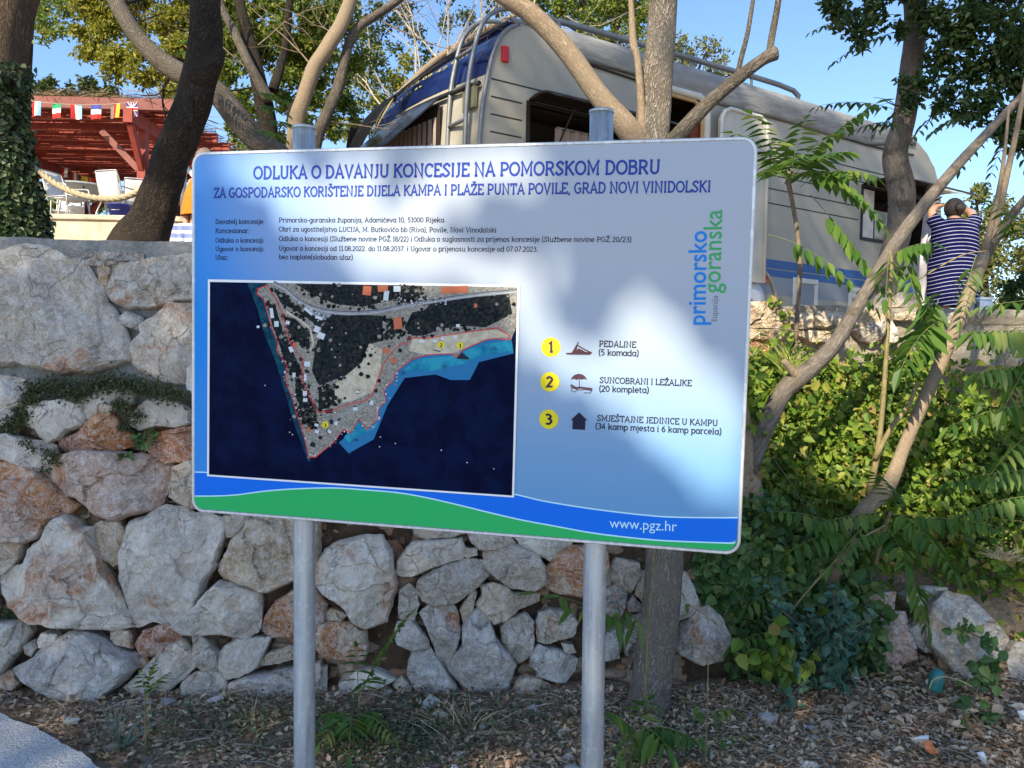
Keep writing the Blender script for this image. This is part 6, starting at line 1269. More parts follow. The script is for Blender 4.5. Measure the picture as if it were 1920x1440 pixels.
    fp = MB(); a = [(-.11 + bulge(1, t), CVW * t, 1.95) for t in ys_]; b = [(-.62 + bulge(1, t), CVW * t, 1.46) for t in ys_]; fp.add(a + b + [(x, y, z - .02) for x, y, z in a] + [(x, y, z - .02) for x, y, z in b], [(i, i + 1, 9 + i + 1, 9 + i) for i in range(8)] + [(18 + i, 27 + i, 27 + i + 1, 18 + i + 1) for i in range(8)] + [(9 + i, 10 + i, 28 + i, 27 + i) for i in range(8)] + [(0, 9, 27, 18), (8, 26, 35, 17)]); fp.build('flap', M_smoke, win)
    # ladder
    ld_ = MB()
    for y in (.10, .42):
        q = [(-.15, y, .5), (-.17, y, 1.3), (-.155, y, 1.9), (-.10, y, 2.25), (-.02, y, 2.5), (.14, y, 2.66), (.40, y, 2.72), (.75, y, 2.72), (.80, y, 2.58)]; ld_.tube(q, .021, 10, sub=4)
    for z, x in ((2.28, -.10), (1.97, -.145), (1.66, -.165), (1.35, -.17), (1.04, -.165), (.74, -.155)): ld_.tube([(x, .10, z), (x, .42, z)], .017, 8)
    ld_.build('ladder', M_railp, CV)
    MB().box(-.12, .05, 1.76, -.085, .25, 1.94).build('vent_plate', simple_mat('olive_plate', (.17, .16, .09), .6), body)
    # roof rail
    rl = MB(); rl.tube([(.75, .16, 2.60), (.78, .14, 2.72), (1.1, .12, 2.74), (3.0, .12, 2.77), (4.1, .12, 2.76), (4.15, .13, 2.6)], .030, 8, sub=3)
    for x in (1.5, 2.5, 3.4): rl.tube([(x, .12, 2.56), (x, .12, 2.76)], .016, 6)
    rl.build('roof_rail', M_railp, CV)
    # rolled awning cloth along the roof edge
    aw = MB(); S = np.linspace(.62, 6.32, 70); cs = []
    for i, s in enumerate(S):
        e = 1 if s > .9 else (s - .5) / .4; e *= 1 if s < 5.3 else max(.02, (6.3 - s) / 1.0); sag = .006 * math.sin(s * 2.1) + .004 * math.sin(s * 5.3); r = .045 * e + .004 * math.sin(s * 3.7)
        lo = 2.36 + sag - .05 * (s > 1.7) + .17 * (1 - e)
        ring = [(s, .22, 2.625), (s, .06, 2.64 + .2 * sag), (s, -.02 - r * .35, 2.60 + sag * .3), (s, -.03 - r * .75, 2.53), (s, -.03 - r * .7, 2.46 + sag * .5), (s, -.02 - r * .4, lo + .03), (s, -.012, lo), (s, -.004, lo + .01)]; cs.append(ring)
    k = 8; aw.add([p for r in cs for p in r], [(i * k + j, (i + 1) * k + j, (i + 1) * k + j + 1, i * k + j + 1) for i in range(len(S) - 1) for j in range(k - 1)], 0, True); aw.add(cs[0], [tuple(range(k))]); aw.add(cs[-1][::-1], [tuple(range(k))])
    aw.build('awning_roll', M_tarp, CV)
    MB().tube([(s, -.014, 2.335 + .02 * math.sin(s * 2.1)) for s in np.linspace(.9, 6.3, 30)], .010, 5).build('awning_seam', M_rub, body)
    # side windows
    def window(x0, z0, x1, z1, out, drop, curtain=None, tint=None):
        fm = MB(); w = .035
        for a, b, c, d in ((x0 - w, z0 - w, x1 + w, z0), (x0 - w, z1, x1 + w, z1 + w), (x0 - w, z0, x0, z1), (x1, z0, x1 + w, z1)): fm.box(a, -.012, b, c, .03, d)
        wn = fm.build('window', M_rub, CV)
        MB().add([(x0, .40, z0), (x1, .40, z0), (x1, .40, z1), (x0, .40, z1), (x0, 0, z0), (x1, 0, z0), (x1, 0, z1), (x0, 0, z1)], [(0, 1, 2, 3), (4, 5, 1, 0), (7, 3, 2, 6), (4, 0, 3, 7), (5, 6, 2, 1)]).build('recess', M_inner, wn)
        if curtain:
            c = MB(); a, b = curtain; mm = int((b - a) / .012); c.add([(x, .05 + .018 * math.sin(x * 62) + .01 * math.sin(x * 23), z) for x in np.linspace(a, b, mm) for z in (z0 + .01, z1 - .13)], [(2 * i, 2 * i + 2, 2 * i + 3, 2 * i + 1) for i in range(mm - 1)], 0, True); c.build('curtain', M_curt, wn); MB().tube([(a, .03, z1 - .13), (b, .03, z1 - .13)], .008, 6).build('curtain_rail', M_railp, wn)
        q = MB(); mm = 9; rows = []
        for i in range(mm):
            t = i / (mm - 1); y = -.02 - out * t; z = z1 + .03 - drop * t + .05 * math.sin(math.pi * t); rows.append([(x0 - .02, y, z), (x0 + .06, y, z + .004), (x1 - .06, y, z + .004), (x1 + .02, y, z)])
        q.add([p for r in rows for p in r], [(i * 4 + j, i * 4 + j + 1, (i + 1) * 4 + j + 1, (i + 1) * 4 + j) for i in range(mm - 1) for j in range(3)], 0, True)
        fl_ = q.build('flap', M_smoke, wn); so = fl_.modifiers.new('thick', 'SOLIDIFY'); so.thickness = .018
        for x in (x0 + .3, x1 - .3): MB().tube([(x, -.01, z0 + (z1 - z0) * .62), (x, -out * .62, z1 - drop * .62 - .0)], .008, 6).build('stay', M_rub, wn)
        return wn
    window(.42, 1.00, 1.76, 1.86, .42, .07, (.74, 1.72)); w2 = window(5.28, 1.20, 6.58, 1.80, .66, .08)
    k = NT('painted_window_view'); n_ = k.noise(k.coord('Object'), 3.2, 4); k.base(k.ramp(n_, [(.42, (.20, .21, .17)), (.55, (.42, .42, .30)), (.6, (.25, .28, .28))])); k.rough(.15)  # mottled glossy colours stand in for the view reflected in the window
    MB().box(5.56, .012, 1.21, 6.1, .02, 1.56).build('reflection_panel', k.m, w2); MB().box(5.29, .012, 1.21, 5.53, .02, 1.79).build('curtain', simple_mat('net_curtain', (.50, .49, .48), .9), w2)
    # doorway and open door
    dfm = MB(); x0, z0, x1, z1 = 1.92, .45, 2.60, 2.34; pts = [(x0, z0), (x0, z1 - .12), (x0 + .04, z1 - .04), (x0 + .12, z1), (x1 - .12, z1), (x1 - .04, z1 - .04), (x1, z1 - .12), (x1, z0)]
    dfm.tube([(x, -.012, z) for x, z in pts], .040, 8); dr = dfm.build('doorway', M_clf, CV)
    MB().tube([(x + (.055 if x < 2.2 else -.055), -.002, z - (.055 if z > 2 else 0)) for x, z in pts], .022, 6).build('inner_trim', M_ywood, dr)
    MB().add([(x0, .6, z0), (x1, .6, z0), (x1, .6, z1), (x0, .6, z1), (x0, 0, z0), (x1, 0, z0), (x1, 0, z1), (x0, 0, z1)], [(0, 1, 2, 3), (4, 5, 1, 0), (7, 3, 2, 6), (4, 0, 3, 7), (5, 6, 2, 1)]).build('interior', M_inner, dr)
    MB().box(2.44, .05, .46, 2.56, .08, 2.2).build('red_curtain', simple_mat('red_brown_curtain', (.20, .045, .02), .9), dr)
    a0, a1 = 2.72, 3.42; dpts = [(a0, .5), (a0, 2.14), (a0 + .04, 2.22), (a0 + .12, 2.26), (a1 - .12, 2.26), (a1 - .04, 2.22), (a1, 2.14), (a1, .5)]
    MB().prism([(x, -.10, z) for x, z in dpts], (0, .045, 0)).build('door', paint('door_beige', (.46, .43, .37), .5, .05, .2), CV); dd = [o for o in CV.children if o.name.startswith('door') and not o.name.startswith('doorway')][0]
    MB().tube([(x, -.105, z) for x, z in dpts], .022, 8).build('door_edge', M_clf, dd)
    # service hatches, wheel, lamps
    for s0, s1, z0, z1 in ((4.03, 4.47, .27, .62), (5.05, 5.66, .24, .58)):
        h = MB(); w = .06
        for a, b, c, d in ((s0, z1 - w, s1, z1), (s0, z0, s0 + w, z1 - w), (s1 - w, z0, s1, z1 - w), (s0, z0 - .0, s1, z0 + .05)): h.box(a, -.016, b, c, .004, d)
        h.box(s0 + w, -.012, z1 - w - .07, s0 + w + .09, .004, z1 - w - .001); hh = h.build('service_hatch', M_clf, CV, bevel=.008); MB().box(s0 + w + .005, -.008, z0 + .055, s1 - w - .005, .002, z1 - w - .08).build('hatch_panel', M_cgrey, hh)
    wh = MB(); wh.tube([(3.30, .02, .30), (3.30, .20, .30)], .34, 28); whl = wh.build('wheel', M_rub, CV); wc = MB()
    wc.add([(3.30 + r * math.cos(a), y, .30 + r * math.sin(a)) for r, y in ((.26, .016), (.24, -.03), (.12, -.05), (.02, -.052)) for a in np.linspace(0, 6.283, 25)[:-1]], [(i * 24 + j, i * 24 + (j + 1) % 24, (i + 1) * 24 + (j + 1) % 24, (i + 1) * 24 + j) for i in range(3) for j in range(24)], 0, True); wc.build('wheel_cover', paint('wheel_white', (.6, .62, .64), .4), whl)
    ar = MB(); ar.tube([(3.30 + .46 * math.cos(a), -.012, .25 + .46 * math.sin(a)) for a in np.linspace(0, math.pi, 16)], .022, 6); ar.build('wheel_arch', M_cream, body)
    ml = MB().lathe([(.0, -.012), (.05, -.008), (.06, .0)], (0, 0, 0), 16).build('marker_lamp', M_or_l, CV); ml.location = (3.56, -.012, .545); ml.rotation_euler = (R_(90), 0, 0); ml.scale = (1, .62, 1)
    MB().box(.11, -.035, 2.17, .18, .0, 2.31).build('marker_lamp', M_red_l, CV, bevel=.012); rv = MB().lathe([(0, -.02), (.016, -.016), (.02, 0)], (.055, 0, 0), 10).build('rivet', M_clf, body); rv.location = (0, 0, 2.12); rv.rotation_euler = (R_(90), 0, 0)
    # chassis
    ch = MB(); ch.box(.3, .3, .12, 6.7, .4, .25); ch.box(.3, 2.1, .12, 6.7, 2.2, .25); ch.tube([(3.3, .1, .3), (3.3, 2.4, .3)], .04, 8)
    for x, y in ((.5, .4), (.5, 2.1), (6.4, .4), (6.4, 2.1)): ch.bar((x, y, .15), (x, y, -.02), .05, .05); ch.box(x - .1, y - .1, -.03, x + .1, y + .1, 0)
    ch.build('chassis', M_rub, CV); wl = MB().tube([(3.30, 2.3, .30), (3.30, 2.48, .30)], .34, 24).build('wheel', M_rub, CV)
def catp(p):
    q, _ = catmull([Vector((x, z, 0)) for x, z in p], [1] * len(p), 4); return [(v.x, v.y) for v in q]
build_caravan()
def cv(x, y, z): return Matrix.Translation(CV.location) @ Matrix.Rotation(CA, 4, 'Z') @ Vector((x, y, z))
# towel hung from the window flap
def cloth(name, label, cat, a, b, drop, mat, seed=0, taper=.6, depth=.02):
    mb = MB(); a = Vector(a); b = Vector(b); d = b - a; nrm = d.cross(Vector((0, 0, 1))).normalized(); n, m = 18, 14; rr = random.Random(seed); ph = [rr.uniform(0, 6) for _ in range(4)]; V = []
    for j in range(m + 1):
        t = j / m
        for i in range(n + 1):
            u = i / n; w = .5 + (u - .5) * (taper + (1 - taper) * t ** .7); V.append(a + d * w + Vector((0, 0, -drop * t * (1 + .05 * math.sin(u * 9 + ph[0])))) + nrm * (depth * (math.sin(u * 14 + ph[1] + t * 2) + .6 * math.sin(u * 25 + ph[2])) * (.4 + t)))
    mb.add(V, [(j * (n + 1) + i, j * (n + 1) + i + 1, (j + 1) * (n + 1) + i + 1, (j + 1) * (n + 1) + i) for j in range(m) for i in range(n)], 0, True); o = mb.build(name, mat); s = o.modifiers.new('thick', 'SOLIDIFY'); s.thickness = .006; return tag(o, label, cat)
M_towel = simple_mat('white_towel', (.62, .60, .64), .95, .08, 40, .3)
cloth('towel', 'white towel hanging from the open window flap at the right end of the caravan', 'towel', cv(6.02, -.30, 1.84), cv(6.32, -.30, 1.84), 1.52, M_towel, 3, .25, .03)

# ================================================================== PEOPLE
def skin_mesh(name, chains, mat, parent, subdiv=2):
    """chains: list of [(pos, rx, ry)] with first node index shared by position; grown with a Skin modifier and baked"""
    verts = []; edges = []; rad = []; idx = {}
    def vid(p, r):
        key = tuple(round(c, 4) for c in p)
        if key not in idx: idx[key] = len(verts); verts.append(p); rad.append(r)
        return idx[key]
    for ch in chains:
        prev = None
        for p, r in ch:
            v = vid(p, r)
            if prev is not None: edges.append((prev, v))
            prev = v
    me = bpy.data.meshes.new(name + '_skel'); me.from_pydata(verts, edges, []); o = bpy.data.objects.new(name + '_skel', me); COL.objects.link(o)
    o.modifiers.new('skin', 'SKIN'); sv = me.skin_vertices[0].data if me.skin_vertices else None
    if sv is None: 
        bm = bmesh.new(); bm.from_mesh(me); bm.verts.layers.skin.verify(); bm.to_mesh(me); bm.free(); sv = me.skin_vertices[0].data
    for i, r in enumerate(rad): sv[i].radius = r if hasattr(r, '__len__') else (r, r)
    sv[0].use_root = True
    ss = o.modifiers.new('sub', 'SUBSURF'); ss.levels = subdiv; ss.render_levels = subdiv
    dg = bpy.context.evaluated_depsgraph_get(); m2 = bpy.data.meshes.new_from_object(o.evaluated_get(dg)); m2.name = name; bpy.data.objects.remove(o)
    m2.materials.clear(); m2.materials.append(mat); m2.polygons.foreach_set('use_smooth', [True] * len(m2.polygons)); b = bpy.data.objects.new(name, m2); COL.objects.link(b); b.parent = parent; return b
M_skin = simple_mat('skin', (.44, .24, .16), .55, .08, 20); M_hair = simple_mat('dark_hair', (.035, .026, .020), .55, .4, 60, .6); M_hairg = simple_mat('grey_brown_hair', (.17, .13, .10), .6, .45, 60, .6)
def striped(name, a, b, period, duty, axis='Z', amp=.0):
    k = NT(name); sp = k.n('ShaderNodeSeparateXYZ'); k.l(k.coord('Object'), sp.inputs[0]); v = sp.outputs[axis]
    if amp: v = k.math('ADD', v, k.math('MULTIPLY', k.math('POWER', k.math('ABSOLUTE', sp.outputs[0]), 2.0), -amp))
    fr = k.math('FRACT', k.math('MULTIPLY', v, 1 / period)); k.base(k.mix(k.math('LESS_THAN', fr, duty), a, b)); k.rough(.85); k.spec(.1); k.bump(k.noise(k.coord('Object'), 14, 4), .25, .02); return k.m
def hand(c, d, up, s=1.0, side=1):
    """five short finger chains off the palm centre c; d = pointing direction"""
    c = Vector(c); d = Vector(d).normalized(); up = Vector(up).normalized(); sd = d.cross(up).normalized(); pal = c + d * .045 * s; out = [[(tuple(c), .026 * s), (tuple(pal), (.034 * s, .018 * s))]]
    for i, (o, l) in enumerate(((-.030, .060), (-.010, .072), (.010, .068), (.029, .052))):
        b = pal + sd * o * s + d * .03 * s; e1 = b + d * l * .5 * s - up * .008 * s; e2 = b + d * l * .85 * s - up * .030 * s; out.append([(tuple(pal), (.034 * s, .018 * s)), (tuple(b), .0105 * s), (tuple(e1), .009 * s), (tuple(e2), .0075 * s)])
    t0 = c + d * .02 * s + sd * side * .034 * s; t1 = t0 + (d * .6 + sd * side * .7).normalized() * .035 * s; t2 = t1 + d * .028 * s - up * .012 * s; out.append([(tuple(c), .026 * s), (tuple(t0), .014 * s), (tuple(t1), .011 * s), (tuple(t2), .009 * s)]); return out
def loft(rings, seg=32):
    mb = MB(); V = []
    for cx, cy, z, rx, ry in rings:
        for k in range(seg): a = 2 * math.pi * k / seg; V.append((cx + rx * math.copysign(abs(math.cos(a)) ** .85, math.cos(a)), cy + ry * math.copysign(abs(math.sin(a)) ** .85, math.sin(a)), z))
    mb.add(V, [(i * seg + k, i * seg + (k + 1) % seg, (i + 1) * seg + (k + 1) % seg, (i + 1) * seg + k) for i in range(len(rings) - 1) for k in range(seg)], 0, True); return mb
def sleeve(a, b, r0, r1, mat, name, parent):
    return MB().tube([a, Vector(a).lerp(Vector(b), .5), b], [r0, (r0 + r1) / 2, r1], 16, cap=False).build(name, mat, parent)
g0 = P(1785, 600, 9.4); wz = float(ground_z(g0.x, 9.4))
w1 = thing('person', 'person in striped navy dress with hair bun, seen from behind, reaching up', 'person', (g0.x, 9.4, wz))
he = [[((0, 0, .86), (.15, .11)), ((0, .01, 1.05), (.145, .11)), ((0, .0, 1.24), (.15, .10)), ((0, .02, 1.36), .058), ((0, .05, 1.42), (.075, .085)), ((0, .07, 1.50), (.085, .098)), ((0, .075, 1.57), (.06, .07))]]
for s in (-1, 1):
    wr = (s * .055, .235, 1.565); he.append([((0, 0, 1.24), (.15, .10)), ((s * .19, .0, 1.285), .072), ((s * .245, .06, 1.40), .056), ((s * .225, .10, 1.475), .047), ((s * .15, .17, 1.53), .038), (wr, .027)]); he += hand(wr, (-s * .25, .75, .45), (0, -.5, 1), 1.0, -s)
    he.append([((0, 0, .86), (.15, .11)), ((s * .10, .0, .72), .10), ((s * .10, .01, .46), .068), ((s * .10, -.02, .26), .058), ((s * .10, -.01, .08), .040), ((s * .105, .06, .035), (.04, .032)), ((s * .11, .15, .025), (.042, .022))])
# face details sit on the far side
he.append([((0, .07, 1.50), (.085, .098)), ((0, .165, 1.495), .016)])
bd = skin_mesh('body', he, M_skin, w1)
hb = MB(); 
def ellipsoid(mb, c, r, seg=18, rings=12, z0=-1.0, wob=.0):
    V = []; c = Vector(c)
    for j in range(rings + 1):
        ph = -math.pi / 2 * -z0 * -1 + (math.pi / 2 + math.pi / 2 * abs(z0)) * j / rings
        for k in range(seg): a = 2 * math.pi * k / seg; w = 1 + wob * math.sin(5 * a + 3 * ph); V.append(c + Vector((r[0] * math.cos(ph) * math.cos(a) * w, r[1] * math.cos(ph) * math.sin(a) * w, r[2] * math.sin(ph))))
    mb.add(V, [(j * seg + k, j * seg + (k + 1) % seg, (j + 1) * seg + (k + 1) % seg, (j + 1) * seg + k) for j in range(rings) for k in range(seg)], 0, True)
ellipsoid(hb, (0, .035, 1.495), (.108, .105, .125), wob=.02); ellipsoid(hb, (.015, -.075, 1.485), (.062, .045, .055), wob=.05)
hb.tube([(.015 + .048 * math.cos(t), -.085, 1.485 + .043 * math.sin(t)) for t in np.linspace(0, 9.4, 30)], .011, 6); hb.build('hair', M_hair, w1)
M_dress = striped('striped_dress', (.003, .004, .05), (.38, .38, .48), .0445, .15, 'Z', -.55)
dress = loft([(0, 0, .34, .275, .20), (0, 0, .50, .28, .205), (0, 0, .70, .285, .21), (0, 0, .86, .285, .205), (0, 0, .98, .262, .185), (0, 0, 1.12, .262, .175), (0, 0, 1.24, .262, .155), (0, .0, 1.305, .235, .13), (0, .01, 1.345, .17, .105), (0, .015, 1.365, .10, .085)]).build('dress', M_dress, w1)
for s in (-1, 1): sleeve((s * .17, 0, 1.27), (s * .262, .045, 1.385), .092, .074, M_dress, 'sleeve', w1)
for s in (-1, 1): MB().tube([(s * .108, -.06, .012), (s * .11, .06, .012), (s * .115, .19, .012)], [.04, .045, .035], 10, sq=.3).build('sandal', M_rub, w1)
# person passing behind the left end of the board
g1 = P(392, 560, 8.0); w2z = float(ground_z(g1.x, 8.0))
w2 = thing('person', 'person in orange top half hidden behind the left edge of the board', 'person', (g1.x, 8.0, w2z), rotz=R_(0))
ch = [[((0, 0, .88), (.14, .10)), ((0, .0, 1.08), (.13, .10)), ((0, 0, 1.28), (.14, .10)), ((-.03, -.01, 1.40), .055), ((-.055, -.01, 1.47), (.072, .085)), ((-.07, -.01, 1.545), (.082, .095)), ((-.07, 0, 1.61), (.058, .066))]]
for s in (-1, 1):
    wr = (s * .215, -.06, .84); ch.append([((0, 0, 1.28), (.14, .10)), ((s * .18, 0, 1.30), .062), ((s * .225, .01, 1.10), .047), ((s * .225, -.03, .95), .038), (wr, .026)]); ch += hand(wr, (0, -.15, -1), (s, 0, 0), 1.0, 1)
    ch.append([((0, 0, .88), (.14, .10)), ((s * .09, .0, .72), .088), ((s * .09, s * .05, .46), .062), ((s * .09, s * .06, .26), .052), ((s * .09, s * .05, .08), .036), ((s * .095, s * .05 + .05 * -1, .03), (.038, .03)), ((s * .1, s * .05 - .13, .022), (.04, .02))])
ch.append([((-.07, -.01, 1.545), (.082, .095)), ((-.145, -.02, 1.535), .014)])
skin_mesh('body', ch, M_skin, w2)
hb = MB(); ellipsoid(hb, (-.055, .01, 1.55), (.105, .11, .115), wob=.06); ellipsoid(hb, (-.02, .06, 1.48), (.075, .06, .10), wob=.08); hb.build('hair', M_hairg, w2)
M_orange = simple_mat('orange_cloth', (.72, .16, .008), .85, .15, 16, .3)
loft([(0, 0, .98, .275, .19), (0, 0, 1.06, .272, .18), (0, 0, 1.2, .245, .16), (0, 0, 1.3, .205, .13), (-.01, 0, 1.36, .15, .10), (-.02, 0, 1.39, .08, .07)]).build('top', M_orange, w2)
loft([(0, 0, .55, .21, .16), (0, 0, .7, .205, .16), (0, 0, .86, .19, .15), (0, 0, 1.0, .18, .14)]).build('shorts', simple_mat('tan_shorts', (.36, .22, .12), .9), w2)
M_tstripe = striped('striped_towel', (.20, .25, .52), (.66, .68, .76), .075, .42)
tw = cloth('towel', 'blue and white striped towel hanging from the hand at the left edge of the board', 'towel', P(322, 420, 7.85), P(366, 418, 7.85), .24, M_tstripe, 7, 1.1, .012)

# ================================================================== RESTAURANT TERRACE (left)
M_plaster = NT('worn_plaster'); k = M_plaster; n_ = k.noise(k.coord('Object'), 3.5, 7, .65); n3 = k.noise(k.coord('Object', (1, 1, .25)), 6, 6); c = k.ramp(n_, [(.3, (.38, .32, .23)), (.6, (.52, .46, .35)), (.75, (.60, .54, .43))]); c = k.mix(k.ramp(n3, [(.55, 0.), (.7, .5)]), c, (.24, .20, .15)); k.base(c); k.rough(.9); k.bump(n_, .5, .02); M_plaster = k.m
TZ = 3.76; TY = 12.5
tb = thing('terrace_wall', 'worn plaster retaining wall with a coping below the restaurant chairs', 'wall', (-7.2, TY, 1.9))
mb = MB(); nx_ = 60; xs2 = np.linspace(-12, -3.0, nx_); zz = [1.6, 2.5, 2.95, 3.2, 3.215, 3.45, 3.68]; Vv = []
for z in zz:
    for x in xs2: Vv.append((x, TY + .02 * (hash_noise(x, z, 3, 2) - .5) + (.012 if z == 3.215 else 0), z))
mb.add(Vv, [(j * nx_ + i, j * nx_ + i + 1, (j + 1) * nx_ + i + 1, (j + 1) * nx_ + i) for j in range(len(zz) - 1) for i in range(nx_ - 1)], 0, False); mb.box(-12, TY + .05, 1.6, -3.0, TY + .5, 3.675); mb.build('face', M_plaster, tb, world=True)
MB().box(-12, TY - .045, 3.68, -3.0, TY + .38, 3.76).build('coping', M_plaster, tb, world=True, bevel=.015)
MB().box(-14, TY + .39, 3.55, -3.0, 24, 3.755).build('terrace_floor', simple_mat('terrace_paving', (.36, .31, .25), .9)); tag(bpy.data.objects['terrace_floor'], kind='structure')
M_redw = simple_mat('red_painted_wood', (.25, .036, .018), .65, .25, 6, .2); M_pinkw = simple_mat('pinkish_red_wood', (.20, .065, .05), .7, .2, 6, .2); M_reed = leaf_mat('reed_slat', [(0, (.055, .012, .008)), (.6, (.11, .024, .015)), (1, (.22, .06, .03))], .25, .8); M_thatch = leaf_mat('thatch_stalk', [(0, (.12, .07, .04)), (.6, (.26, .18, .10)), (1, (.38, .29, .18))], .2, .9)  # front beam and left braces get a paler, pinkish red
pg = thing('pergola', 'red timber pergola with reed roof over the restaurant terrace', 'pergola', (-8.5, 15.5, TZ))
PX0, PX1, PZ_ = -13.5, -6.15, 6.05; PY0, PY1 = 14.4, 20.4
mb = MB()
MB().bar((PX0, PY0, PZ_ + .05), (PX1 + .15, PY0, PZ_ + .02), .10, .20).build('front_beam', M_pinkw, pg, world=True)
for y in np.arange(PY0 + .55, PY1 + .1, .72): b = MB(); b.bar((PX0, y, PZ_), (PX1 + .05, y, PZ_), .09, .20); b.build('rafter', M_redw, pg, world=True)
for x in (-6.85, -10.6): b = MB(); b.bar((x, PY0 - .25, PZ_ - .24), (x, PY1 + .3, PZ_ - .24), .16, .24); b.build('purlin', M_redw, pg, world=True)
for x, y in ((-6.85, 14.75), (-10.6, 14.75), (-6.85, 19.8), (-10.6, 19.8)):
    p = MB(); p.bar((x, y, TZ - .02), (x, y, PZ_ - .36), .15, .15); po = p.build('post', M_redw, pg, world=True)
    for dx, dy in ((-.75, 0), (.75, 0), (0, .75), (0, -.5)):
        b = MB(); b.bar((x + dx * .09, y + dy * .09, PZ_ - 1.05), (x + dx, y + dy, PZ_ - .36), .09, .11); b.build('brace', M_redw if dx >= 0 else M_pinkw, po, world=True)
n = 3600; xx = rng.uniform(PX0, PX1 - .1, n); yy_ = rng.uniform(PY0, PY1, n); zz_ = PZ_ + .13 + rng.uniform(0, .035, n); V = []; L_ = rng.uniform(.25, .8, n); w_ = rng.uniform(.006, .014, n)
q = np.stack([np.stack([xx - L_, yy_ - w_, zz_], 1), np.stack([xx + L_, yy_ - w_, zz_ + rng.normal(0, .006, n)], 1), np.stack([xx + L_, yy_ + w_, zz_ + .006], 1), np.stack([xx - L_, yy_ + w_, zz_ + .004], 1)], 1); q[..., 0] = np.minimum(q[..., 0], PX1)
np_mesh('reed_roof', q.reshape(-1, 3), np.arange(n * 4).reshape(-1, 4), M_reed, pg, True)
n = 1500; C = np.stack([rng.uniform(PX0, PX1 + .1, n), PY0 + rng.uniform(-.12, .5, n), PZ_ + .14 + rng.uniform(0, .08, n)], 1); D = rand_dirs(n, -.1); D[:, 1] *= .5; D[:, 2] *= .3; leaves('thatch_fringe', C, M_thatch, .16, .012, parent=pg, world=True, D=D)
n = 2600; C = np.stack([rng.uniform(PX0, PX1, n), rng.uniform(PY0, PY1, n), PZ_ + .2 + rng.uniform(0, .05, n)], 1); D = rand_dirs(n); D[:, 2] *= .1; leaves('thatch', C, M_thatch, .4, .02, parent=pg, world=True, D=D)
# dark back of the restaurant
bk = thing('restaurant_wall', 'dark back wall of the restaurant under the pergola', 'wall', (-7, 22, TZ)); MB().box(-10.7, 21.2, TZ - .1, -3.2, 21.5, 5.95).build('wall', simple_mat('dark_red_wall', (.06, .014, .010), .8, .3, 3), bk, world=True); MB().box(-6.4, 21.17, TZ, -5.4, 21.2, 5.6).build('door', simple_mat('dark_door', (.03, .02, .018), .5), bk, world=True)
MB().box(-18, 23.2, TZ - .2, -10.7, 23.4, TZ + .75).build('parapet', M_plaster, bk, world=True)
# strings of flags
fc = {n: simple_mat('flag_' + n, c, .8, .08, 30) for n, c in (('red', (.50, .02, .02)), ('white', (.66, .64, .60)), ('green', (.02, .26, .11)), ('blue', (.05, .06, .28)), ('sky', (.22, .42, .66)), ('yellow', (.62, .42, .03)), ('grey', (.17, .16, .13)), ('orange', (.60, .10, .02)))}
def bunting(label, a, b, sag, flags, w, h):
    t = thing('bunting', label, 'bunting', a); a = Vector(a); b = Vector(b); n = 20; pts = [a.lerp(b, i / n) - Vector((0, 0, sag * 4 * (i / n) * (1 - i / n))) for i in range(n + 1)]
    MB().tube(pts, .006, 4).build('cord', M_pale_twig, t, world=True); rr = random.Random(4)
    for u, kind, cols in flags:
        i = min(n - 1, int(u * n)); p = pts[i].lerp(pts[i + 1], u * n - i); mb = MB(); cs = sorted(set(cols)); ph = rr.uniform(0, 6); tw = rr.uniform(-.25, .25); sk = rr.uniform(-.12, .12)
        def pt(x, z): return (p.x + (x - .5) * w * math.cos(tw) + sk * z * w, p.y + .025 * math.sin(x * 5 + ph) * (z + .3) + (x - .5) * w * math.sin(tw), p.z - z * h)
        if kind == 'uk':
            cs = ['blue', 'white', 'red']; 
            def rect(x0, z0, x1, z1, mi, off): mb.add([(lambda q: (q[0], q[1] - off, q[2]))(pt(x, z)) for x, z in ((x0, z0), (x1, z0), (x1, z1), (x0, z1))], [(0, 1, 2, 3)], mi)
            for i2 in range(6): rect(i2 / 6, 0, (i2 + 1) / 6, 1, 0, 0)
            for x0, x1 in (((0, 1), (1, 0))):
                for wd, mi, off in ((.14, 1, .004), (.05, 2, .007)): mb.add([(lambda q: (q[0], q[1] - off, q[2]))(pt(x, z)) for x, z in ((x0, 0), (x0 + (wd if x0 == 0 else -wd), 0), (x1, 1), (x1 + (-wd if x1 == 1 else wd), 1))], [(0, 1, 2, 3)], mi)
            rect(.34, 0, .66, 1, 1, .010); rect(0, .36, 1, .64, 1, .010); rect(.42, 0, .58, 1, 2, .013); rect(0, .42, 1, .58, 2, .013)
        else:
            m = len(cols)
            for i2, c in enumerate(cols):
                for s in range(4):
                    if kind == 'v': x0, x1, z0, z1 = (i2 + s / 4) / m, (i2 + (s + 1) / 4) / m, 0, 1
                    else: x0, x1, z0, z1 = s / 4, (s + 1) / 4, i2 / m, (i2 + 1) / m
                    mb.add([pt(x, z) for x, z in ((x0, z0), (x1, z0), (x1, z1), (x0, z1))], [(0, 1, 2, 3)], cs.index(c))
        mb.build('flag', [fc[c] for c in cs], t, world=True)
bunting('string of six small national flags along the front of the pergola', P(50, 188, 14.2), P(262, 190, 14.2), .07, [(.085, 'v', ('red', 'white', 'sky')), (.265, 'h', ('green', 'white', 'red')), (.44, 'v', ('red', 'white', 'sky')), (.615, 'h', ('blue', 'white', 'red')), (.785, 'v', ('grey', 'red', 'yellow')), (.935, 'uk', ())], .19, .25)
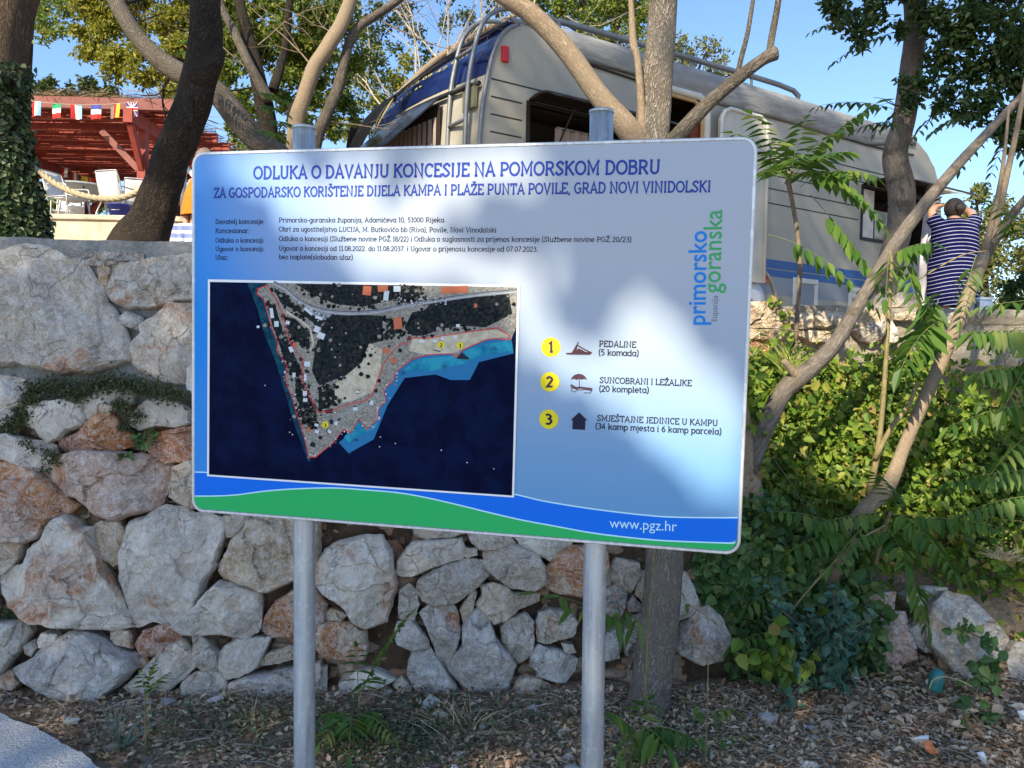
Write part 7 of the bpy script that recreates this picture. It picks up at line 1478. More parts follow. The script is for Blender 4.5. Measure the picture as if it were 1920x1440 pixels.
bunting('far string of small red and yellow flags at the back of the pergola', P(112, 310, 18.4), P(190, 338, 18.4), .05, [(.12, 'v', ('red', 'white')), (.38, 'v', ('orange', 'white', 'grey')), (.60, 'h', ('yellow', 'red')), (.78, 'v', ('orange', 'red')), (.94, 'v', ('red', 'orange'))], .15, .22)
# furniture
M_sling = simple_mat('white_sling', (.58, .57, .55), .8, .08, 50); M_tubew = metal_mat('pale_tube', (.50, .49, .47), .45); M_tabl = simple_mat('grey_table_top', (.30, .31, .32), .5, .1, 8)
def chair(label, loc, rz):
    t = thing('chair', label, 'chair', loc, 'pale mesh chairs on the restaurant terrace', rz)
    s = MB(); n = 8; V = []      # seat and back sling, facing -y
    for i in range(n + 1): u = i / n; V += [(x, -.24 + .46 * u, .43 - .03 * math.sin(u * 3.14)) for x in (-.23, 0, .23)]
    s.add(V, [(3 * i + j, 3 * i + j + 1, 3 * i + j + 4, 3 * i + j + 3) for i in range(n) for j in range(2)], 0, True); so = s.build('seat', M_sling, t); so.modifiers.new('t', 'SOLIDIFY').thickness = .012
    b = MB(); V = []
    for i in range(n + 1): u = i / n; V += [(x * (1 - .18 * max(0, u - .8) * 5 * .35), .23 + .14 * u + .02 * math.sin(u * 3.14), .45 + .47 * u) for x in (-.235, -.1, .1, .235)]
    b.add(V, [(4 * i + j, 4 * i + j + 1, 4 * i + j + 5, 4 * i + j + 4) for i in range(n) for j in range(3)], 0, True); bo_ = b.build('backrest', M_sling, t); bo_.modifiers.new('t', 'SOLIDIFY').thickness = .012
    fr = MB(); fr.tube([(-.245, .22, .42), (-.25, .30, .70), (-.235, .37, .90), (-.19, .39, .935), (.19, .39, .935), (.235, .37, .90), (.25, .30, .70), (.245, .22, .42)], .013, 8, sub=3); fr.tube([(-.24, .22, .42), (-.24, -.25, .43), (.24, -.25, .43), (.24, .22, .42)], .013, 8); fr.build('frame', M_tubew, t)
    for sx in (-1, 1):
        MB().tube([(sx * .25, .20, .42), (sx * .27, .30, .2), (sx * .275, .36, 0)], .013, 8).build('leg', M_tubew, t); MB().tube([(sx * .25, -.22, .43), (sx * .27, -.26, .2), (sx * .28, -.30, 0)], .013, 8).build('leg', M_tubew, t)
        MB().tube([(sx * .27, -.25, .24), (sx * .275, -.24, .58), (sx * .275, -.16, .645), (sx * .275, .10, .655), (sx * .255, .27, .66)], .013, 8, sub=3).build('armrest', M_tubew, t)
    return t
def onT(px, Y): p = P(px, 400, Y); return (p.x, Y, TZ)
c0 = chair('pale mesh chair seen from the side beside the ivy trunk, largest on the terrace', onT(126, 13.15), R_(75)); c0.scale = (.87, .87, .87)
for lb, px, Y, rz in (('pale mesh chair with its back to the rope, left of the blue bucket', 226, 13.35, 165), ('pale mesh chair half hidden by the dark leaning trunk, above the blue bucket', 262, 13.9, 200), ('pale mesh chair in shade behind the side-on chair, at the far side of the table', 128, 14.5, 20)):
    c1 = copy_tree(c0); c1.location = onT(px, Y); c1.rotation_euler = (0, 0, R_(rz)); c1['label'] = lb
tbl = thing('table', 'round grey table between the pale mesh chairs', 'table', onT(156, 14.0)); MB().lathe([(0, .70), (.52, .70), (.54, .715), (.54, .735), (.52, .745), (0, .745)], (0, 0, 0), 32, smooth=False).build('table_top', M_tabl, tbl)
for a in (.5, 2.07, 3.64, 5.21): MB().tube([(.32 * math.cos(a), .32 * math.sin(a), .70), (.40 * math.cos(a), .40 * math.sin(a), 0)], .02, 8).build('leg', M_tubew, tbl)
def bucket(label, px, Y, col, r, h):
    t = thing('bucket', label, 'bucket', onT(px, Y)); MB().lathe([(0, .0), (r * .8, 0), (r, h), (r * 1.06, h), (r * 1.06, h - .02), (r * .97, h - .02), (r * .78, .02), (0, .02)], (0, 0, 0), 20).build('pail', simple_mat('bucket_plastic', col, .45), t); MB().tube([(-r, 0, h - .01), (-r * .7, -.06, h * .7), (0, -r - .03, h * .55), (r * .7, -.06, h * .7), (r, 0, h - .01)], .006, 6, sub=3).build('handle', M_tubew, t)
bucket('blue bucket standing behind the coping below the right chairs', 224, 13.0, (.02, .03, .22), .17, .26); bucket('white bucket lying under the table', 140, 13.1, (.62, .62, .62), .13, .24)
hr = thing('handrail', 'pale curved handrail on a white post at the left edge of the board', 'handrail', onT(344, 12.35)); MB().tube([onT(344, 12.35), P(344, 318, 12.35)], .045, 12).build('post', M_tubew, hr, world=True); MB().tube([P(338, 318, 12.35), P(350, 316, 12.3), P(362, 328, 12.2), P(376, 345, 12.1), P(392, 362, 12.0)], .04, 10, sub=3).build('rail', M_clf, hr, world=True)
# rope slung between the two trunks
def rope():
    ctl = [P(50, 304, 5.66), P(76, 324, 5.62), P(110, 348, 5.58), P(150, 365, 5.56), P(195, 373, 5.56), P(232, 370, 5.57), P(262, 358, 5.60), P(296, 340, 5.64)]; pts, _ = catmull(ctl, [1] * len(ctl), 14); mb = MB(); r = .0105; L = 0; acc = [0]
    for a, b in zip(pts, pts[1:]): L += (b - a).length; acc.append(L)
    for s in range(3):
        q = []
        for i, p in enumerate(pts):
            t = (pts[min(i + 1, len(pts) - 1)] - pts[max(i - 1, 0)]).normalized(); n = t.cross(Vector((0, 0, 1))).normalized(); b = t.cross(n); a = acc[i] / .085 * 6.283 / 1.4 + s * 2.094; q.append(p + n * (math.cos(a) * r) + b * (math.sin(a) * r))
        mb.tube(q, .0125, 8)
    tag(mb.build('rope', simple_mat('sisal_rope', (.40, .33, .21), .9, .15, 60, .3)), 'thick twisted pale rope slung between the ivy trunk and the dark leaning trunk', 'rope')
rope()
# ================================================================== TREES BEHIND
iv = thing('tree', 'thick trunk clothed in ivy at the left edge above the wall', 'tree', P(40, 480, 5.6))
ivp = [(36, 520, 5.6, 118), (30, 450, 5.6, 106), (16, 360, 5.6, 94), (-2, 270, 5.6, 92), (-10, 180, 5.6, 94), (0, 90, 5.6, 108), (13, 0, 5.6, 118), (24, -80, 5.6, 128)]
limb(ivp, 'trunk', bark_mat('bark_brown', (.07, .048, .033), (.25, .18, .125), .8, .9), iv, 20, .06, 6, 51)
ivc = thing('ivy', 'thick ivy on the trunk at the left edge', 'ivy', P(40, 470, 5.5)); C = []; Nn = []
for i in range(9000):
    t = rng.random() ** 1.3 * 4.6; k_ = min(6, int(t)); f = t - k_; a = ivp[k_]; b = ivp[k_ + 1]; px = a[0] * (1 - f) + b[0] * f; py = a[1] * (1 - f) + b[1] * f; w = a[3] * (1 - f) + b[3] * f
    if py < 150 and rng.random() < .75: continue
    th = rng.uniform(0, 6.283); r = w / 2 / F_PX * 5.6 * (1.0 + abs(rng.normal(0, .09))); c = np.array(P(px, py, 5.6)); dv = np.array([math.cos(th), math.sin(th), 0])
    if py < 260 and dv[0] < .1 and rng.random() < .8: continue
    C.append(c + dv * r); Nn.append(dv + np.array([0, 0, .35]) + rng.normal(size=3) * .35)
leaves('foliage', np.array(C), leaf_mat('trunk_ivy_leaf', [(0, (.022, .045, .018)), (.5, (.050, .080, .034)), (.85, (.11, .14, .065)), (1, (.17, .19, .10))], .18, .35), .042, .037, parent=ivc, world=True, D=rand_dirs(len(C), -.8), N=np.array(Nn), var=.45, simple=False)
dk_ = thing('dark_leaning_tree', 'dark leaning trunk with a swollen foot rising from the wall top left of the board', 'tree', P(255, 480, 5.6))
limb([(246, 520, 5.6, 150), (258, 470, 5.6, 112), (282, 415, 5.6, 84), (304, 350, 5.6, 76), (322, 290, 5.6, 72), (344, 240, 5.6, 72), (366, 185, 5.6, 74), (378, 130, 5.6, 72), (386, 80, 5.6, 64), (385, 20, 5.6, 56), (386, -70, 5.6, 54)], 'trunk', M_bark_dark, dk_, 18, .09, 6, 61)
limb([(372, 150, 5.55, 60), (402, 118, 5.5, 34), (416, 92, 5.5, 14)], 'stub', M_bark_dark, dk_, 10, .1, 4, 62)
cvd = thing('curved_tree', 'sunlit grey trunk curving up to the left behind the dark leaning trunk', 'tree', P(540, 330, 6.8))
limb([(570, 360, 6.8, 60), (525, 295, 6.8, 50), (480, 262, 6.8, 46), (440, 215, 6.8, 46), (408, 175, 6.8, 44), (372, 152, 6.8, 43), (328, 133, 6.8, 41), (290, 104, 6.8, 38), (252, 62, 6.8, 36), (222, 10, 6.8, 34), (196, -50, 6.8, 32), (150, -160, 6.8, 28)], 'trunk', M_bark_grey, cvd, 14, .06, 6, 71)
mb = MB(); rr = random.Random(8)
for a, d, L in ((P(250, 60, 6.8), (-.6, .5, .3), 1.2), (P(330, 133, 6.8), (-.3, .7, .1), 1.1), (P(222, 10, 6.8), (.4, .5, .2), 1.2), (P(290, 100, 6.8), (.3, .8, .3), 1.2)): grow(mb, a, d, L, .02, 2, rr, .5, .0)
mb.build('twigs', M_bark_dark, cvd, world=True)
clumps([(190, 70, 8.6, 46), (240, 50, 8.8, 50), (225, 110, 8.6, 48), (270, 100, 8.4, 40), (300, 45, 8.6, 48), (325, 100, 8.4, 42), (180, 25, 8.6, 48), (262, 140, 8.4, 38), (300, 150, 8.4, 34), (340, 30, 8.4, 42), (165, 100, 8.6, 30), (215, 140, 8.6, 26), (320, 170, 8.2, 24), (145, 60, 8.6, 24), (155, 8, 8.6, 36), (250, -20, 8.6, 60), (330, -30, 8.6, 60), (170, -40, 8.6, 60), (345, 75, 8.0, 40)], 620, .055, M_lf_yel, 'crown', cvd)
lt = thing('shade_tree', 'blue green leafy branches hanging behind the ivy trunk', 'tree', P(70, 420, 10)); limb([(40, 520, 10, 50), (38, 300, 10, 40), (45, 100, 10, 34), (60, -60, 10, 26)], 'trunk', M_bark_dark, lt, 10, .06, 5, 81)
clumps([(85, 30, 9.6, 40), (110, 55, 9.4, 26), (80, 70, 9.5, 24), (120, 15, 9.4, 36), (100, -30, 9.6, 50), (70, 0, 9.8, 50), (20, -10, 9.8, 50)], 420, .05, M_lf_mid, 'crown', lt)
# multi-stemmed trees behind the board
ms = thing('multi_stem_tree', 'sunlit many stemmed tree rising behind the left signpost', 'tree', P(562, 360, 7.2))
for i, pth in enumerate(([(548, 380, 7.2, 46), (553, 290, 7.2, 34), (556, 225, 7.2, 29), (570, 182, 7.2, 28), (588, 130, 7.2, 30), (612, 92, 7.2, 29), (640, 45, 7.2, 28), (662, -15, 7.2, 26), (690, -110, 7.2, 20)], [(575, 380, 7.3, 34), (590, 272, 7.3, 26), (606, 228, 7.3, 22), (634, 165, 7.3, 21), (650, 95, 7.3, 19), (668, 55, 7.3, 18), (700, 32, 7.3, 16), (745, 2, 7.3, 14), (800, -40, 7.3, 10)],
      [(520, 370, 8.0, 44), (508, 285, 8.0, 36), (500, 215, 8.0, 34), (484, 150, 8.0, 31), (472, 95, 8.0, 26), (456, 35, 8.0, 22), (440, -40, 8.0, 18)], [(505, 190, 7.9, 24), (470, 125, 7.8, 20), (440, 62, 7.8, 17), (412, 5, 7.8, 14), (398, -50, 7.8, 12)], [(512, 170, 8.0, 20), (532, 100, 8.1, 16), (540, 40, 8.1, 14), (545, -40, 8.1, 12)], [(560, 190, 8, 18), (545, 215, 8, 15), (556, 265, 8, 16)])):
    limb(pth, 'trunk', (M_bark_tan, M_bark_grey, M_bark_dark, M_bark_grey, M_bark_dark, M_bark_dark)[i], ms, 11, .08, 5, 90 + i)
mb = MB(); rr = random.Random(18)
for px, py, Y, d in ((640, 45, 7.2, (.8, .4, .5)), (650, 95, 7.3, (-.6, .6, .6)), (484, 150, 8, (-.8, .3, .6)), (472, 95, 8, (.6, .3, .8)), (590, 130, 7.2, (-.7, .4, .7)), (700, 32, 7.3, (.7, .4, -.1)), (606, 228, 7.3, (.9, .5, .3))): grow(mb, P(px, py, Y), d, .9, .009, 3, rr, .6, .05)
mb.build('twigs', M_twig, ms, world=True)
clumps([(420, 60, 8.8, 44), (425, 130, 8.8, 40), (470, 40, 9, 44), (450, 180, 8.8, 34), (530, 60, 9, 46), (540, 140, 9, 44), (600, 30, 9, 46), (500, 10, 9, 46), (620, 110, 9.2, 36), (560, 0, 9, 48), (430, 10, 9, 44), (535, 190, 8.6, 34), (470, 210, 8.6, 28), (520, 250, 8.4, 30), (600, 190, 9.4, 36), (640, 160, 9.4, 30), (420, 95, 9, 30), (490, 250, 8.4, 22), (580, 80, 9.2, 44), (660, 60, 9.4, 30), (450, -30, 9, 60), (560, -50, 9, 60), (500, 110, 9.4, 36), (570, 230, 9.2, 34), (440, 240, 9, 24), (600, 60, 9.4, 50), (640, 20, 9.4, 50), (540, 100, 9.6, 50), (660, 120, 9.8, 44), (590, 150, 9.8, 44), (620, 240, 9.6, 34), (660, 210, 9.8, 30), (450, 100, 9.6, 50), (560, 110, 9.6, 50), (640, 200, 9.8, 40), (480, 60, 9.8, 50), (420, 20, 9.6, 50), (400, 150, 9.4, 36)], 560, .058, M_lf_mid, 'crown', ms)
F = Fronds()
for a, b in (((470, 175, 6.4), (535, 190, 6.2)), ((470, 200, 6.4), (540, 215, 6.2)), ((490, 230, 6.4), (560, 240, 6.2)), ((480, 245, 6.4), (535, 262, 6.2)), ((330, 85, 6.4), (365, 78, 6.2)), ((332, 100, 6.4), (362, 104, 6.2))): frond_px(F, a, b, 8, 22, hang=.5)
F.build(ms)
bt = thing('bare_twig_tree', 'pale half bare tree with tangled twigs over the navy caravan front', 'tree', P(690, 330, 10.5))
limb([(640, 380, 10.5, 30), (660, 290, 10.5, 24), (690, 232, 10.5, 20), (735, 190, 10.5, 17), (790, 165, 10.5, 14), (850, 140, 10.6, 10)], 'trunk', M_bark_grey, bt, 9, .08, 5, 101); limb([(700, 225, 10.5, 14), (760, 165, 10.5, 13), (820, 110, 10.6, 12), (880, 72, 10.7, 11), (945, 38, 10.8, 9), (1010, 10, 10.9, 7)], 'branch', M_bark_tan, bt, 8, .08, 5, 102)
limb([(655, 300, 10.5, 20), (665, 240, 10.5, 16), (675, 260, 10.6, 12)], 'branch', M_bark_dark, bt, 8, .08, 4, 103)
mb = MB(); rr = random.Random(28)
for px, py in ((735, 190), (790, 165), (760, 165), (820, 110), (850, 95), (880, 72), (905, 55), (940, 40), (800, 150), (720, 205), (780, 140), (840, 105), (960, 30), (1000, 15), (870, 80)): grow(mb, P(px, py, 10.6), (rr.uniform(-.6, .9), rr.uniform(-.4, .4), rr.uniform(.2, 1)), 1.15, .014, 3, rr, .6, .08, 4)
for px, py in ((960, 60), (1010, 45), (1060, 30)): grow(mb, P(px, py, 11.5), (.7, .3, -.1), 1.3, .012, 3, rr, .6, .02, 4)
mb.build('twigs', M_pale_twig, bt, world=True)
clumps([(700, 120, 11.5, 34), (740, 90, 11.5, 22), (720, 150, 11.5, 32), (780, 60, 11.5, 30), (835, 45, 11.5, 28), (880, 30, 11.5, 30), (800, 100, 12, 26), (930, 12, 11.5, 28), (760, 10, 11.5, 34), (700, 20, 11.5, 34), (860, 100, 11.5, 22), (720, 195, 11.5, 30), (690, 240, 11.6, 26), (830, -20, 11.5, 50), (940, -30, 11.5, 50), (980, 20, 11.5, 26), (700, 60, 11.8, 40), (750, 40, 11.8, 36), (890, 60, 11.8, 26)], 300, .06, M_lf_pine, 'crown', bt)
clumps([(700, 100, 13, 30), (760, 125, 13, 28), (800, 135, 13, 26), (690, 160, 13, 34), (740, 150, 13, 30), (660, 140, 13, 40), (830, 115, 13.5, 20), (700, 200, 13, 44), (660, 240, 13, 40), (760, 170, 13, 36), (820, 150, 13, 30)], 420, .07, M_lf_yel, 'crown', bt)
def far_tree(label, spec, base, mat, per=260, L=.09, trunk_w=16, name='tree'):
    t = thing(name, label, 'tree', P(*base)); px, py, Y = base; top = min(spec, key=lambda s: s[1]); limb([(px, py + 40, Y, trunk_w * 1.3), (px, py, Y, trunk_w), ((px + top[0]) / 2, (py + top[1]) / 2, Y, trunk_w * .7), (top[0], top[1], Y, trunk_w * .3)], 'trunk', M_bark_dark, t, 8, .05, 4, int(px)); 
    mb = MB(); rr = random.Random(int(px))
    for s in spec[:10]: mb.tube([P((px + top[0]) / 2, (py + top[1]) / 2, Y), P(s[0], s[1], s[2]).lerp(P((px + top[0]) / 2, (py + top[1]) / 2, Y), .4) + Vector((0, 0, .1)), P(*s[:3])], [.05, .03, .012], 5, cap=False)
    mb.build('branch', M_bark_dark, t, world=True); clumps(spec, per, L, mat, 'crown', t); return t
far_tree('dark green tree behind the roof rail of the caravan, left of the netted trunk', [(1010, 30, 15, 40), (1060, 20, 15, 42), (1110, 40, 15, 44), (1150, 20, 15, 44), (1130, 75, 15, 40), (1180, 60, 15, 42), (1090, 70, 15, 34), (1200, 100, 15, 36), (1060, -30, 15, 60), (1170, -40, 15, 60), (1215, 40, 15, 40), (1030, 70, 15, 26), (1000, 0, 15, 50), (1080, 0, 15.4, 60), (1140, 0, 15.4, 60), (1200, 0, 15.4, 60)], (1130, 240, 15), M_lf_mid, 480, .08)
far_tree('yellow green tree behind the caravan roof, right of the netted trunk', [(1275, 85, 18, 28), (1300, 100, 18, 32), (1330, 88, 18, 28), (1352, 110, 18, 26), (1290, 130, 18, 32), (1340, 140, 18, 30), (1260, 120, 18, 34), (1372, 140, 18, 18), (1385, 155, 18, 14), (1230, 100, 18, 36), (1310, 165, 18, 36)], (1300, 300, 18), M_lf_pale, 420, .085)
far_tree('pale rounded tree beyond the striped dress at the right edge', [(1830, 370, 19, 36), (1870, 385, 19, 40), (1800, 400, 19, 34), (1840, 430, 19, 46), (1890, 430, 19, 46), (1920, 410, 19, 40), (1860, 480, 19, 48), (1810, 460, 19, 40), (1910, 490, 19, 48), (1850, 530, 19, 44), (1890, 550, 19, 46), (1780, 440, 19, 24), (1960, 450, 19, 60), (1820, 520, 19, 40), (1790, 500, 19, 34)], (1860, 640, 19), M_lf_pale, 520, .10)
for lb, cx, cy, r in (('pine behind the reed roof, rightmost of three', 205, 176, 20), ('tall pine crown behind the middle of the reed roof', 158, 162, 22), ('pine behind the reed roof next to the ivy trunk', 88, 170, 26)):
    far_tree(lb, [(cx, cy, 27, r), (cx - r, cy + 12, 27, r * .9), (cx + r, cy + 14, 27, r * .9), (cx + 4, cy - r * .5, 27, r * .7), (cx - r * .6, cy + 26, 27, r), (cx + r * .9, cy + 28, 27, r)], (cx, 330, 27), M_lf_pine, 800, .16, 14, 'pine_tree')
far_tree('green bush behind the pergola steps', [(440, 262, 24, 18), (425, 285, 24, 22), (455, 280, 24, 22), (470, 300, 24, 30), (415, 310, 24, 24)], (440, 380, 24), M_lf_mid, 500, .13, 10, 'bush')
far_tree('green bush seen through the pergola left of the far flags', [(110, 330, 25, 20), (140, 335, 25, 22), (170, 340, 25, 20), (95, 350, 25, 22), (200, 350, 25, 22), (70, 375, 25, 26), (105, 378, 25, 26), (140, 375, 25, 26), (175, 378, 25, 26), (205, 385, 25, 22), (90, 405, 25, 26), (130, 408, 25, 26), (170, 405, 25, 26), (60, 345, 25, 22)], (140, 420, 25), M_lf_mid, 600, .13, 10, 'bush')
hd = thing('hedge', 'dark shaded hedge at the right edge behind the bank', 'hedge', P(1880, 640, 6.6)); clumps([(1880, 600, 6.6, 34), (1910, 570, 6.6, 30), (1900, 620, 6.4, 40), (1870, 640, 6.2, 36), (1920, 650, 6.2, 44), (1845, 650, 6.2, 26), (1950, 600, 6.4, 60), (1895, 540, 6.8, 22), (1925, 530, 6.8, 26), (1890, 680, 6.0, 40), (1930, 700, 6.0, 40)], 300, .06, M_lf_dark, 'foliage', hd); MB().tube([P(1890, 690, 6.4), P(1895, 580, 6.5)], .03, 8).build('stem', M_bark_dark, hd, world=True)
# plain box standing in for a half-hidden car-like thing at the far end
bx = thing('box_stand_in', 'pale box standing in for a blue and white car-like object beyond the forked tree', 'box', P(1838, 592, 8.4)); p0 = P(1838, 592, 8.4); q = MB(); q.box(-.07, -.1, 0, .075, .12, .16); q.build('container', simple_mat('pale_blue_box', (.42, .52, .62), .4), bx, bevel=.015); MB().box(-.075, -.11, .16, .08, .13, .185).build('lid', simple_mat('pale_lid', (.55, .62, .68), .4), bx); MB().box(-.10, -.105, .0, -.071, -.06, .14).build('side_panel', simple_mat('dark_panel', (.03, .04, .05), .4), bx)
# ================================================================== TREES BEHIND THE CAMERA (they cast the dappled shade)
SIGN_LIT = [[(340, 270), (560, 270), (540, 330), (460, 335), (340, 318)], [(440, 320), (560, 300), (640, 340), (720, 400), (740, 470), (700, 520), (640, 480), (540, 420), (480, 370)], [(640, 270), (720, 280), (730, 380), (690, 380), (650, 330)], [(800, 310), (900, 262), (1020, 262), (1035, 300), (990, 335), (900, 350), (860, 420), (780, 440), (720, 420), (740, 350)],
            [(660, 480), (760, 430), (880, 475), (1000, 490), (1010, 560), (980, 600), (950, 540), (700, 540)], [(960, 560), (1010, 560), (1040, 640), (1130, 665), (1170, 720), (1240, 760), (1300, 690), (1345, 690), (1430, 780), (1430, 1000), (1330, 920), (1240, 860), (1170, 810), (1120, 775), (1060, 715), (1000, 695), (965, 640)],
            [(1155, 640), (1165, 580), (1185, 530), (1230, 528), (1250, 590), (1290, 650), (1330, 700), (1240, 760), (1170, 720)],
            [(1030, 475), (1075, 480), (1085, 525), (1050, 535), (1020, 510)], [(1190, 545), (1235, 548), (1240, 600), (1190, 600)], [(1380, 262), (1412, 262), (1408, 300), (1385, 290)]]
BANK_LIT = [[(1405, 570), (1720, 575), (1735, 640), (1760, 660), (1760, 760), (1850, 780), (1850, 850), (1800, 900), (1720, 930), (1640, 960), (1560, 940), (1500, 880), (1420, 860), (1400, 800)], [(1780, 930), (1850, 935), (1820, 980), (1770, 970)], [(1840, 1020), (1930, 1015), (1930, 1055), (1845, 1055)], [(1600, 940), (1760, 930), (1750, 990), (1640, 985)]]
LIMB_LIT = [[(840, -120), (1050, -120), (1210, 150), (1290, 262), (1070, 262), (880, 70)], [(1150, -60), (1225, -60), (1240, 130), (1250, 262), (1160, 262), (1150, 60)], [(1200, 160), (1290, 160), (1270, 262), (1200, 262)], [(1320, 110), (1500, 40), (1510, -80), (1400, -80), (1400, 90)], [(1430, 800), (1470, 680), (1540, 620), (1560, 700), (1480, 800)], [(1680, 850), (1800, 560), (1860, 560), (1760, 760), (1690, 940), (1620, 960)]]
CARAVAN_LIT = [[(1000, 60), (1160, 85), (1170, 110), (1040, 90)], [(1390, 150), (1500, 185), (1640, 240), (1600, 240), (1440, 190)], [(1730, 490), (1755, 495), (1752, 560), (1728, 560)], [(1400, 190), (1440, 215), (1480, 330), (1440, 300)]]
TRUNK_LIT = [[(140, 520), (240, 360), (390, 370), (390, 520)], [(-60, 300), (60, 300), (100, 480), (-60, 480)], [(-60, -60), (50, -60), (20, 140), (-60, 140)], [(60, 300), (280, 330), (260, 400), (60, 400)]]
sgo = np.array(SG_C); sgx = np.array(SG_M @ Vector((1, 0, 0))); sgz = np.array(SG_M @ Vector((0, 0, 1))); sgn = np.array(SG_N)
cvn = np.array([math.sin(CA), -math.cos(CA), 0]); cvo = np.array(CV.location); cvu = np.array([math.cos(CA), math.sin(CA), 0])
def lit_mask(Q):
    """which leaves would shade a place that is sunny in the photograph"""
    n = len(Q); rem = np.zeros(n, bool); alive = np.ones(n, bool); S = -SUN
    def hit(o, nn):
        den = S @ nn; t = ((o - Q) @ nn) / den; H = Q + S * t[:, None]; return t, H
    t, H = hit(sgo, sgn); u = (H - sgo) @ sgx; v = (H - sgo) @ sgz; on = (np.abs(u) < .75) & (np.abs(v) < .502) & (t > 0)
    px, py = to_px(np.where(on[:, None], H, [[0, 3, 1]]))
    jx = rng.normal(0, 5, n); jy = rng.normal(0, 5, n)
    for p in SIGN_LIT: rem |= on & in_poly(px + jx, py + jy, p)
    alive &= ~on
    t, H = hit(np.array([0, 5.5, 0]), np.array([0, 1., 0])); px, py = to_px(H); ok = alive & (H[:, 2] > 2.0)
    for p in TRUNK_LIT: rem |= ok & in_poly(px, py, p)
    for Yp in (3.38, 4.1):
        t, H = hit(np.array([0, Yp, 0]), np.array([0, 1., 0])); px, py = to_px(H); ok = alive & (H[:, 2] > .2)
        for p in (LIMB_LIT[:4] if Yp < 3.5 else LIMB_LIT[4:]): rem |= ok & in_poly(px, py, p)
    t, H = hit(np.array([0, 3.6, 0]), np.array(WN)); ok = alive & (H[:, 0] < .95) & (H[:, 2] < 2.05) & (H[:, 2] > -.1); alive &= ~ok
    bn = np.array([0, -1.5, 1.45]); t, H = hit(np.array([2., 4.5, .9]), bn / np.linalg.norm(bn)); ok = alive & (H[:, 0] > 1.0) & (H[:, 1] > 3.7) & (H[:, 1] < 5.3); px, py = to_px(np.where(ok[:, None], H, [[0, 3, 1]]))
    for p in BANK_LIT: rem |= ok & in_poly(px, py, p)
    alive &= ~ok
    t, H = hit(np.array([0, 5.2, 0]), np.array([0, 1., 0])); ok = alive & (H[:, 0] > 1.0) & (H[:, 2] > 1.5) & (H[:, 2] < 2.0); px, py = to_px(np.where(ok[:, None], H, [[0, 3, 1]]))
    for p in BANK_LIT: rem |= ok & in_poly(px, py, p)
    alive &= ~ok
    t, H = hit(cvo, cvn); ok = alive & (((H - cvo) @ cvu) > -.3) & (((H - cvo) @ cvu) < 7.2) & (H[:, 2] < 4.7); px, py = to_px(np.where(ok[:, None], H, [[0, 3, 1]]))
    for p in CARAVAN_LIT: rem |= ok & in_poly(px, py, p)
    return rem
def shade_samples():
    out = []
    def add(pts, d0, d1, k): pts = np.asarray(pts); out.append(np.concatenate([pts + SUN * rng.uniform(d0, d1, (len(pts), 1)) for _ in range(k)]))
    u = rng.uniform(-.85, .85, 520); v = rng.uniform(-.58, .58, 520); add(sgo + u[:, None] * sgx + v[:, None] * sgz, 6.8, 8.8, 1)
    n = 1500; x = rng.uniform(-4.2, 1.8, n); z = rng.uniform(0, 2.05, n); add(np.stack([x, 3.55 + .06 * x + .1 * z, z], 1), 12.5, 16.5, 1)
    n = 1500; x = rng.uniform(-4, 4.6, n); y = rng.uniform(.5, 3.9, n); add(np.stack([x, y, x * 0 + .05], 1), 12, 16, 1)
    n = 800; x = rng.uniform(1.0, 4.8, n); y = rng.uniform(3.7, 5.3, n); add(np.stack([x, y, .1 + (y - 3.7) * .95], 1), 11, 15, 1)
    n = 1000; s = rng.uniform(-.2, 7.3, n); z = rng.uniform(0.2, 2.75, n); add(cvo + s[:, None] * cvu + np.stack([z * 0, z * 0, z], 1), 13.5, 16.5, 1)
    n = 260; x = rng.uniform(-2.6, -1.7, n); z = rng.uniform(2.4, 4.8, n); add(np.stack([x, x * 0 + 5.5, z], 1), 10, 12.5, 1)          # dark leaning trunk
    n = 160; x = rng.uniform(-3.4, -3.0, n); z = rng.uniform(2.0, 4.6, n); add(np.stack([x, x * 0 + 5.4, z], 1), 10, 12.5, 1)
    n = 420; x = rng.uniform(2.0, 4.2, n); z = rng.uniform(2.0, 5.2, n); add(np.stack([x, x * 0 + 5.5, z], 1), 9.8, 12, 1)             # dark crown top right
    return np.concatenate(out)
S_ = shade_samples(); per = 10; Q = np.repeat(S_, per, 0) + rng.normal(size=(len(S_) * per, 3)) * .17
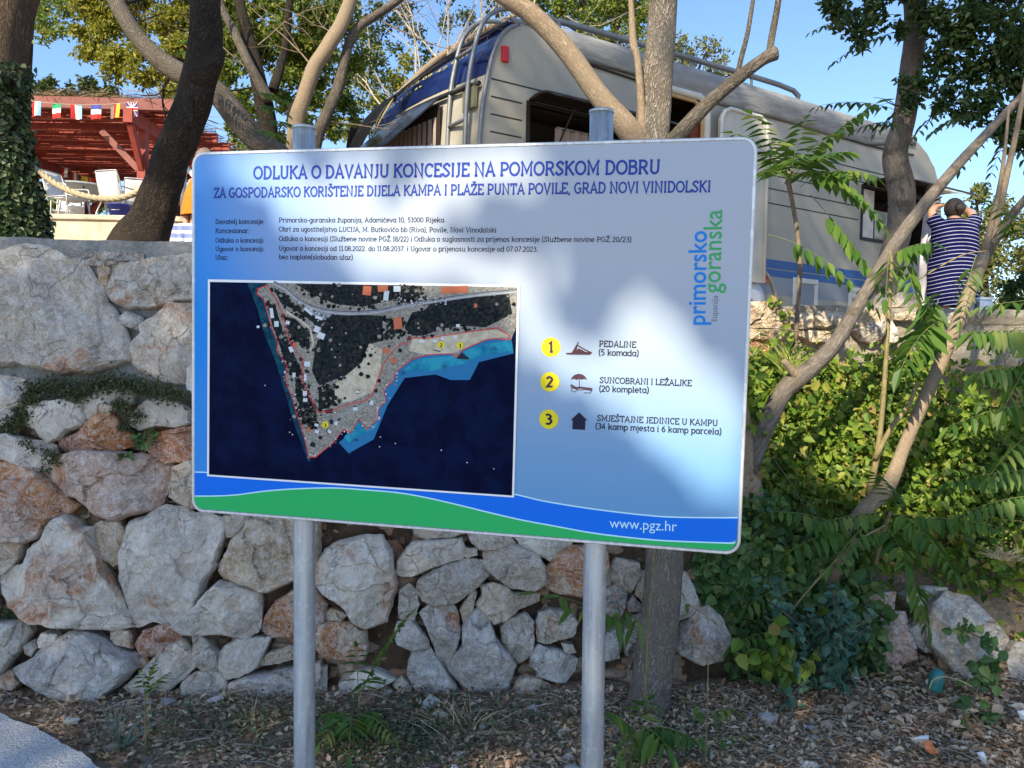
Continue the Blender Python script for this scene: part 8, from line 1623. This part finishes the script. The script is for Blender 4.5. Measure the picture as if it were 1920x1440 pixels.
Q = Q[Q[:, 1] < -.6]; Q = Q[Q[:, 2] > 1.9]
D = rand_dirs(len(Q), -.2); Lf = .11
rm = lit_mask(Q) | lit_mask(Q + D * Lf * .6) | lit_mask(Q + D * Lf * 1.15)
Q = Q[~rm]; D = D[~rm]
# split into three crowns by their place, give each a trunk and boughs
cx = [-7.2, -4.2, -1.2]; own = np.argmin(np.abs(Q[:, 0:1] + (Q[:, 2:3] - 5) * .35 - np.array([cx])), 1)
for i in range(3):
    q = Q[own == i]; d = D[own == i]
    if len(q) < 50: continue
    c = q.mean(0); t = thing('shade_tree', ('tall leafy tree behind the viewer on the left', 'tall leafy tree straight behind the viewer', 'tall leafy tree behind the viewer on the right')[i], 'tree', (c[0], c[1] - .5, 0))
    leaves('crown', q, M_lf_shade, Lf, .075, parent=t, world=True, D=d, N=rand_dirs(len(q)) + SUN * .8, var=.25)
    
    for tx in sorted(np.linspace(-4, 4, 33), key=abs):
        tp = np.array([[c[0] + tx, c[1] - .5, -.1], [c[0] + tx * .98 + .1, c[1] - .4, 2], [c[0] + tx * .7, c[1] - .2, c[2] * .7], [c[0], c[1], c[2]]]); lin = np.concatenate([np.linspace(tp[j], tp[j + 1], 12) for j in range(3)])
        if not (lit_mask(lin).any() or lit_mask(lin + [.2, 0, 0]).any() or lit_mask(lin - [.2, 0, 0]).any()): break
    t.location.x = tp[0, 0]
    for ch in t.children: ch.matrix_parent_inverse = parent_inv(t)
    m = MB(); m.tube([tuple(p) for p in tp], [.26, .2, .14, .05], 12, noise=.06, sub=4); m.build('trunk', M_bark_grey, t, world=True)
    b = MB()
    for k_ in range(14):
        e = q[rng.integers(len(q))]; s0 = np.array([c[0], c[1] - .25, c[2] * rng.uniform(.45, .75)]); mid = (s0 + e) / 2 + np.array([0, 0, .3]); pts = np.array([s0, mid, e])
        if lit_mask(np.linspace(s0, e, 12)).any(): continue
        b.tube([tuple(p) for p in pts], [.05, .03, .01], 6, sub=3, cap=False)
    if b.v: b.build('branch', M_bark_grey, t, world=True)
print('canopy leaves', len(Q))
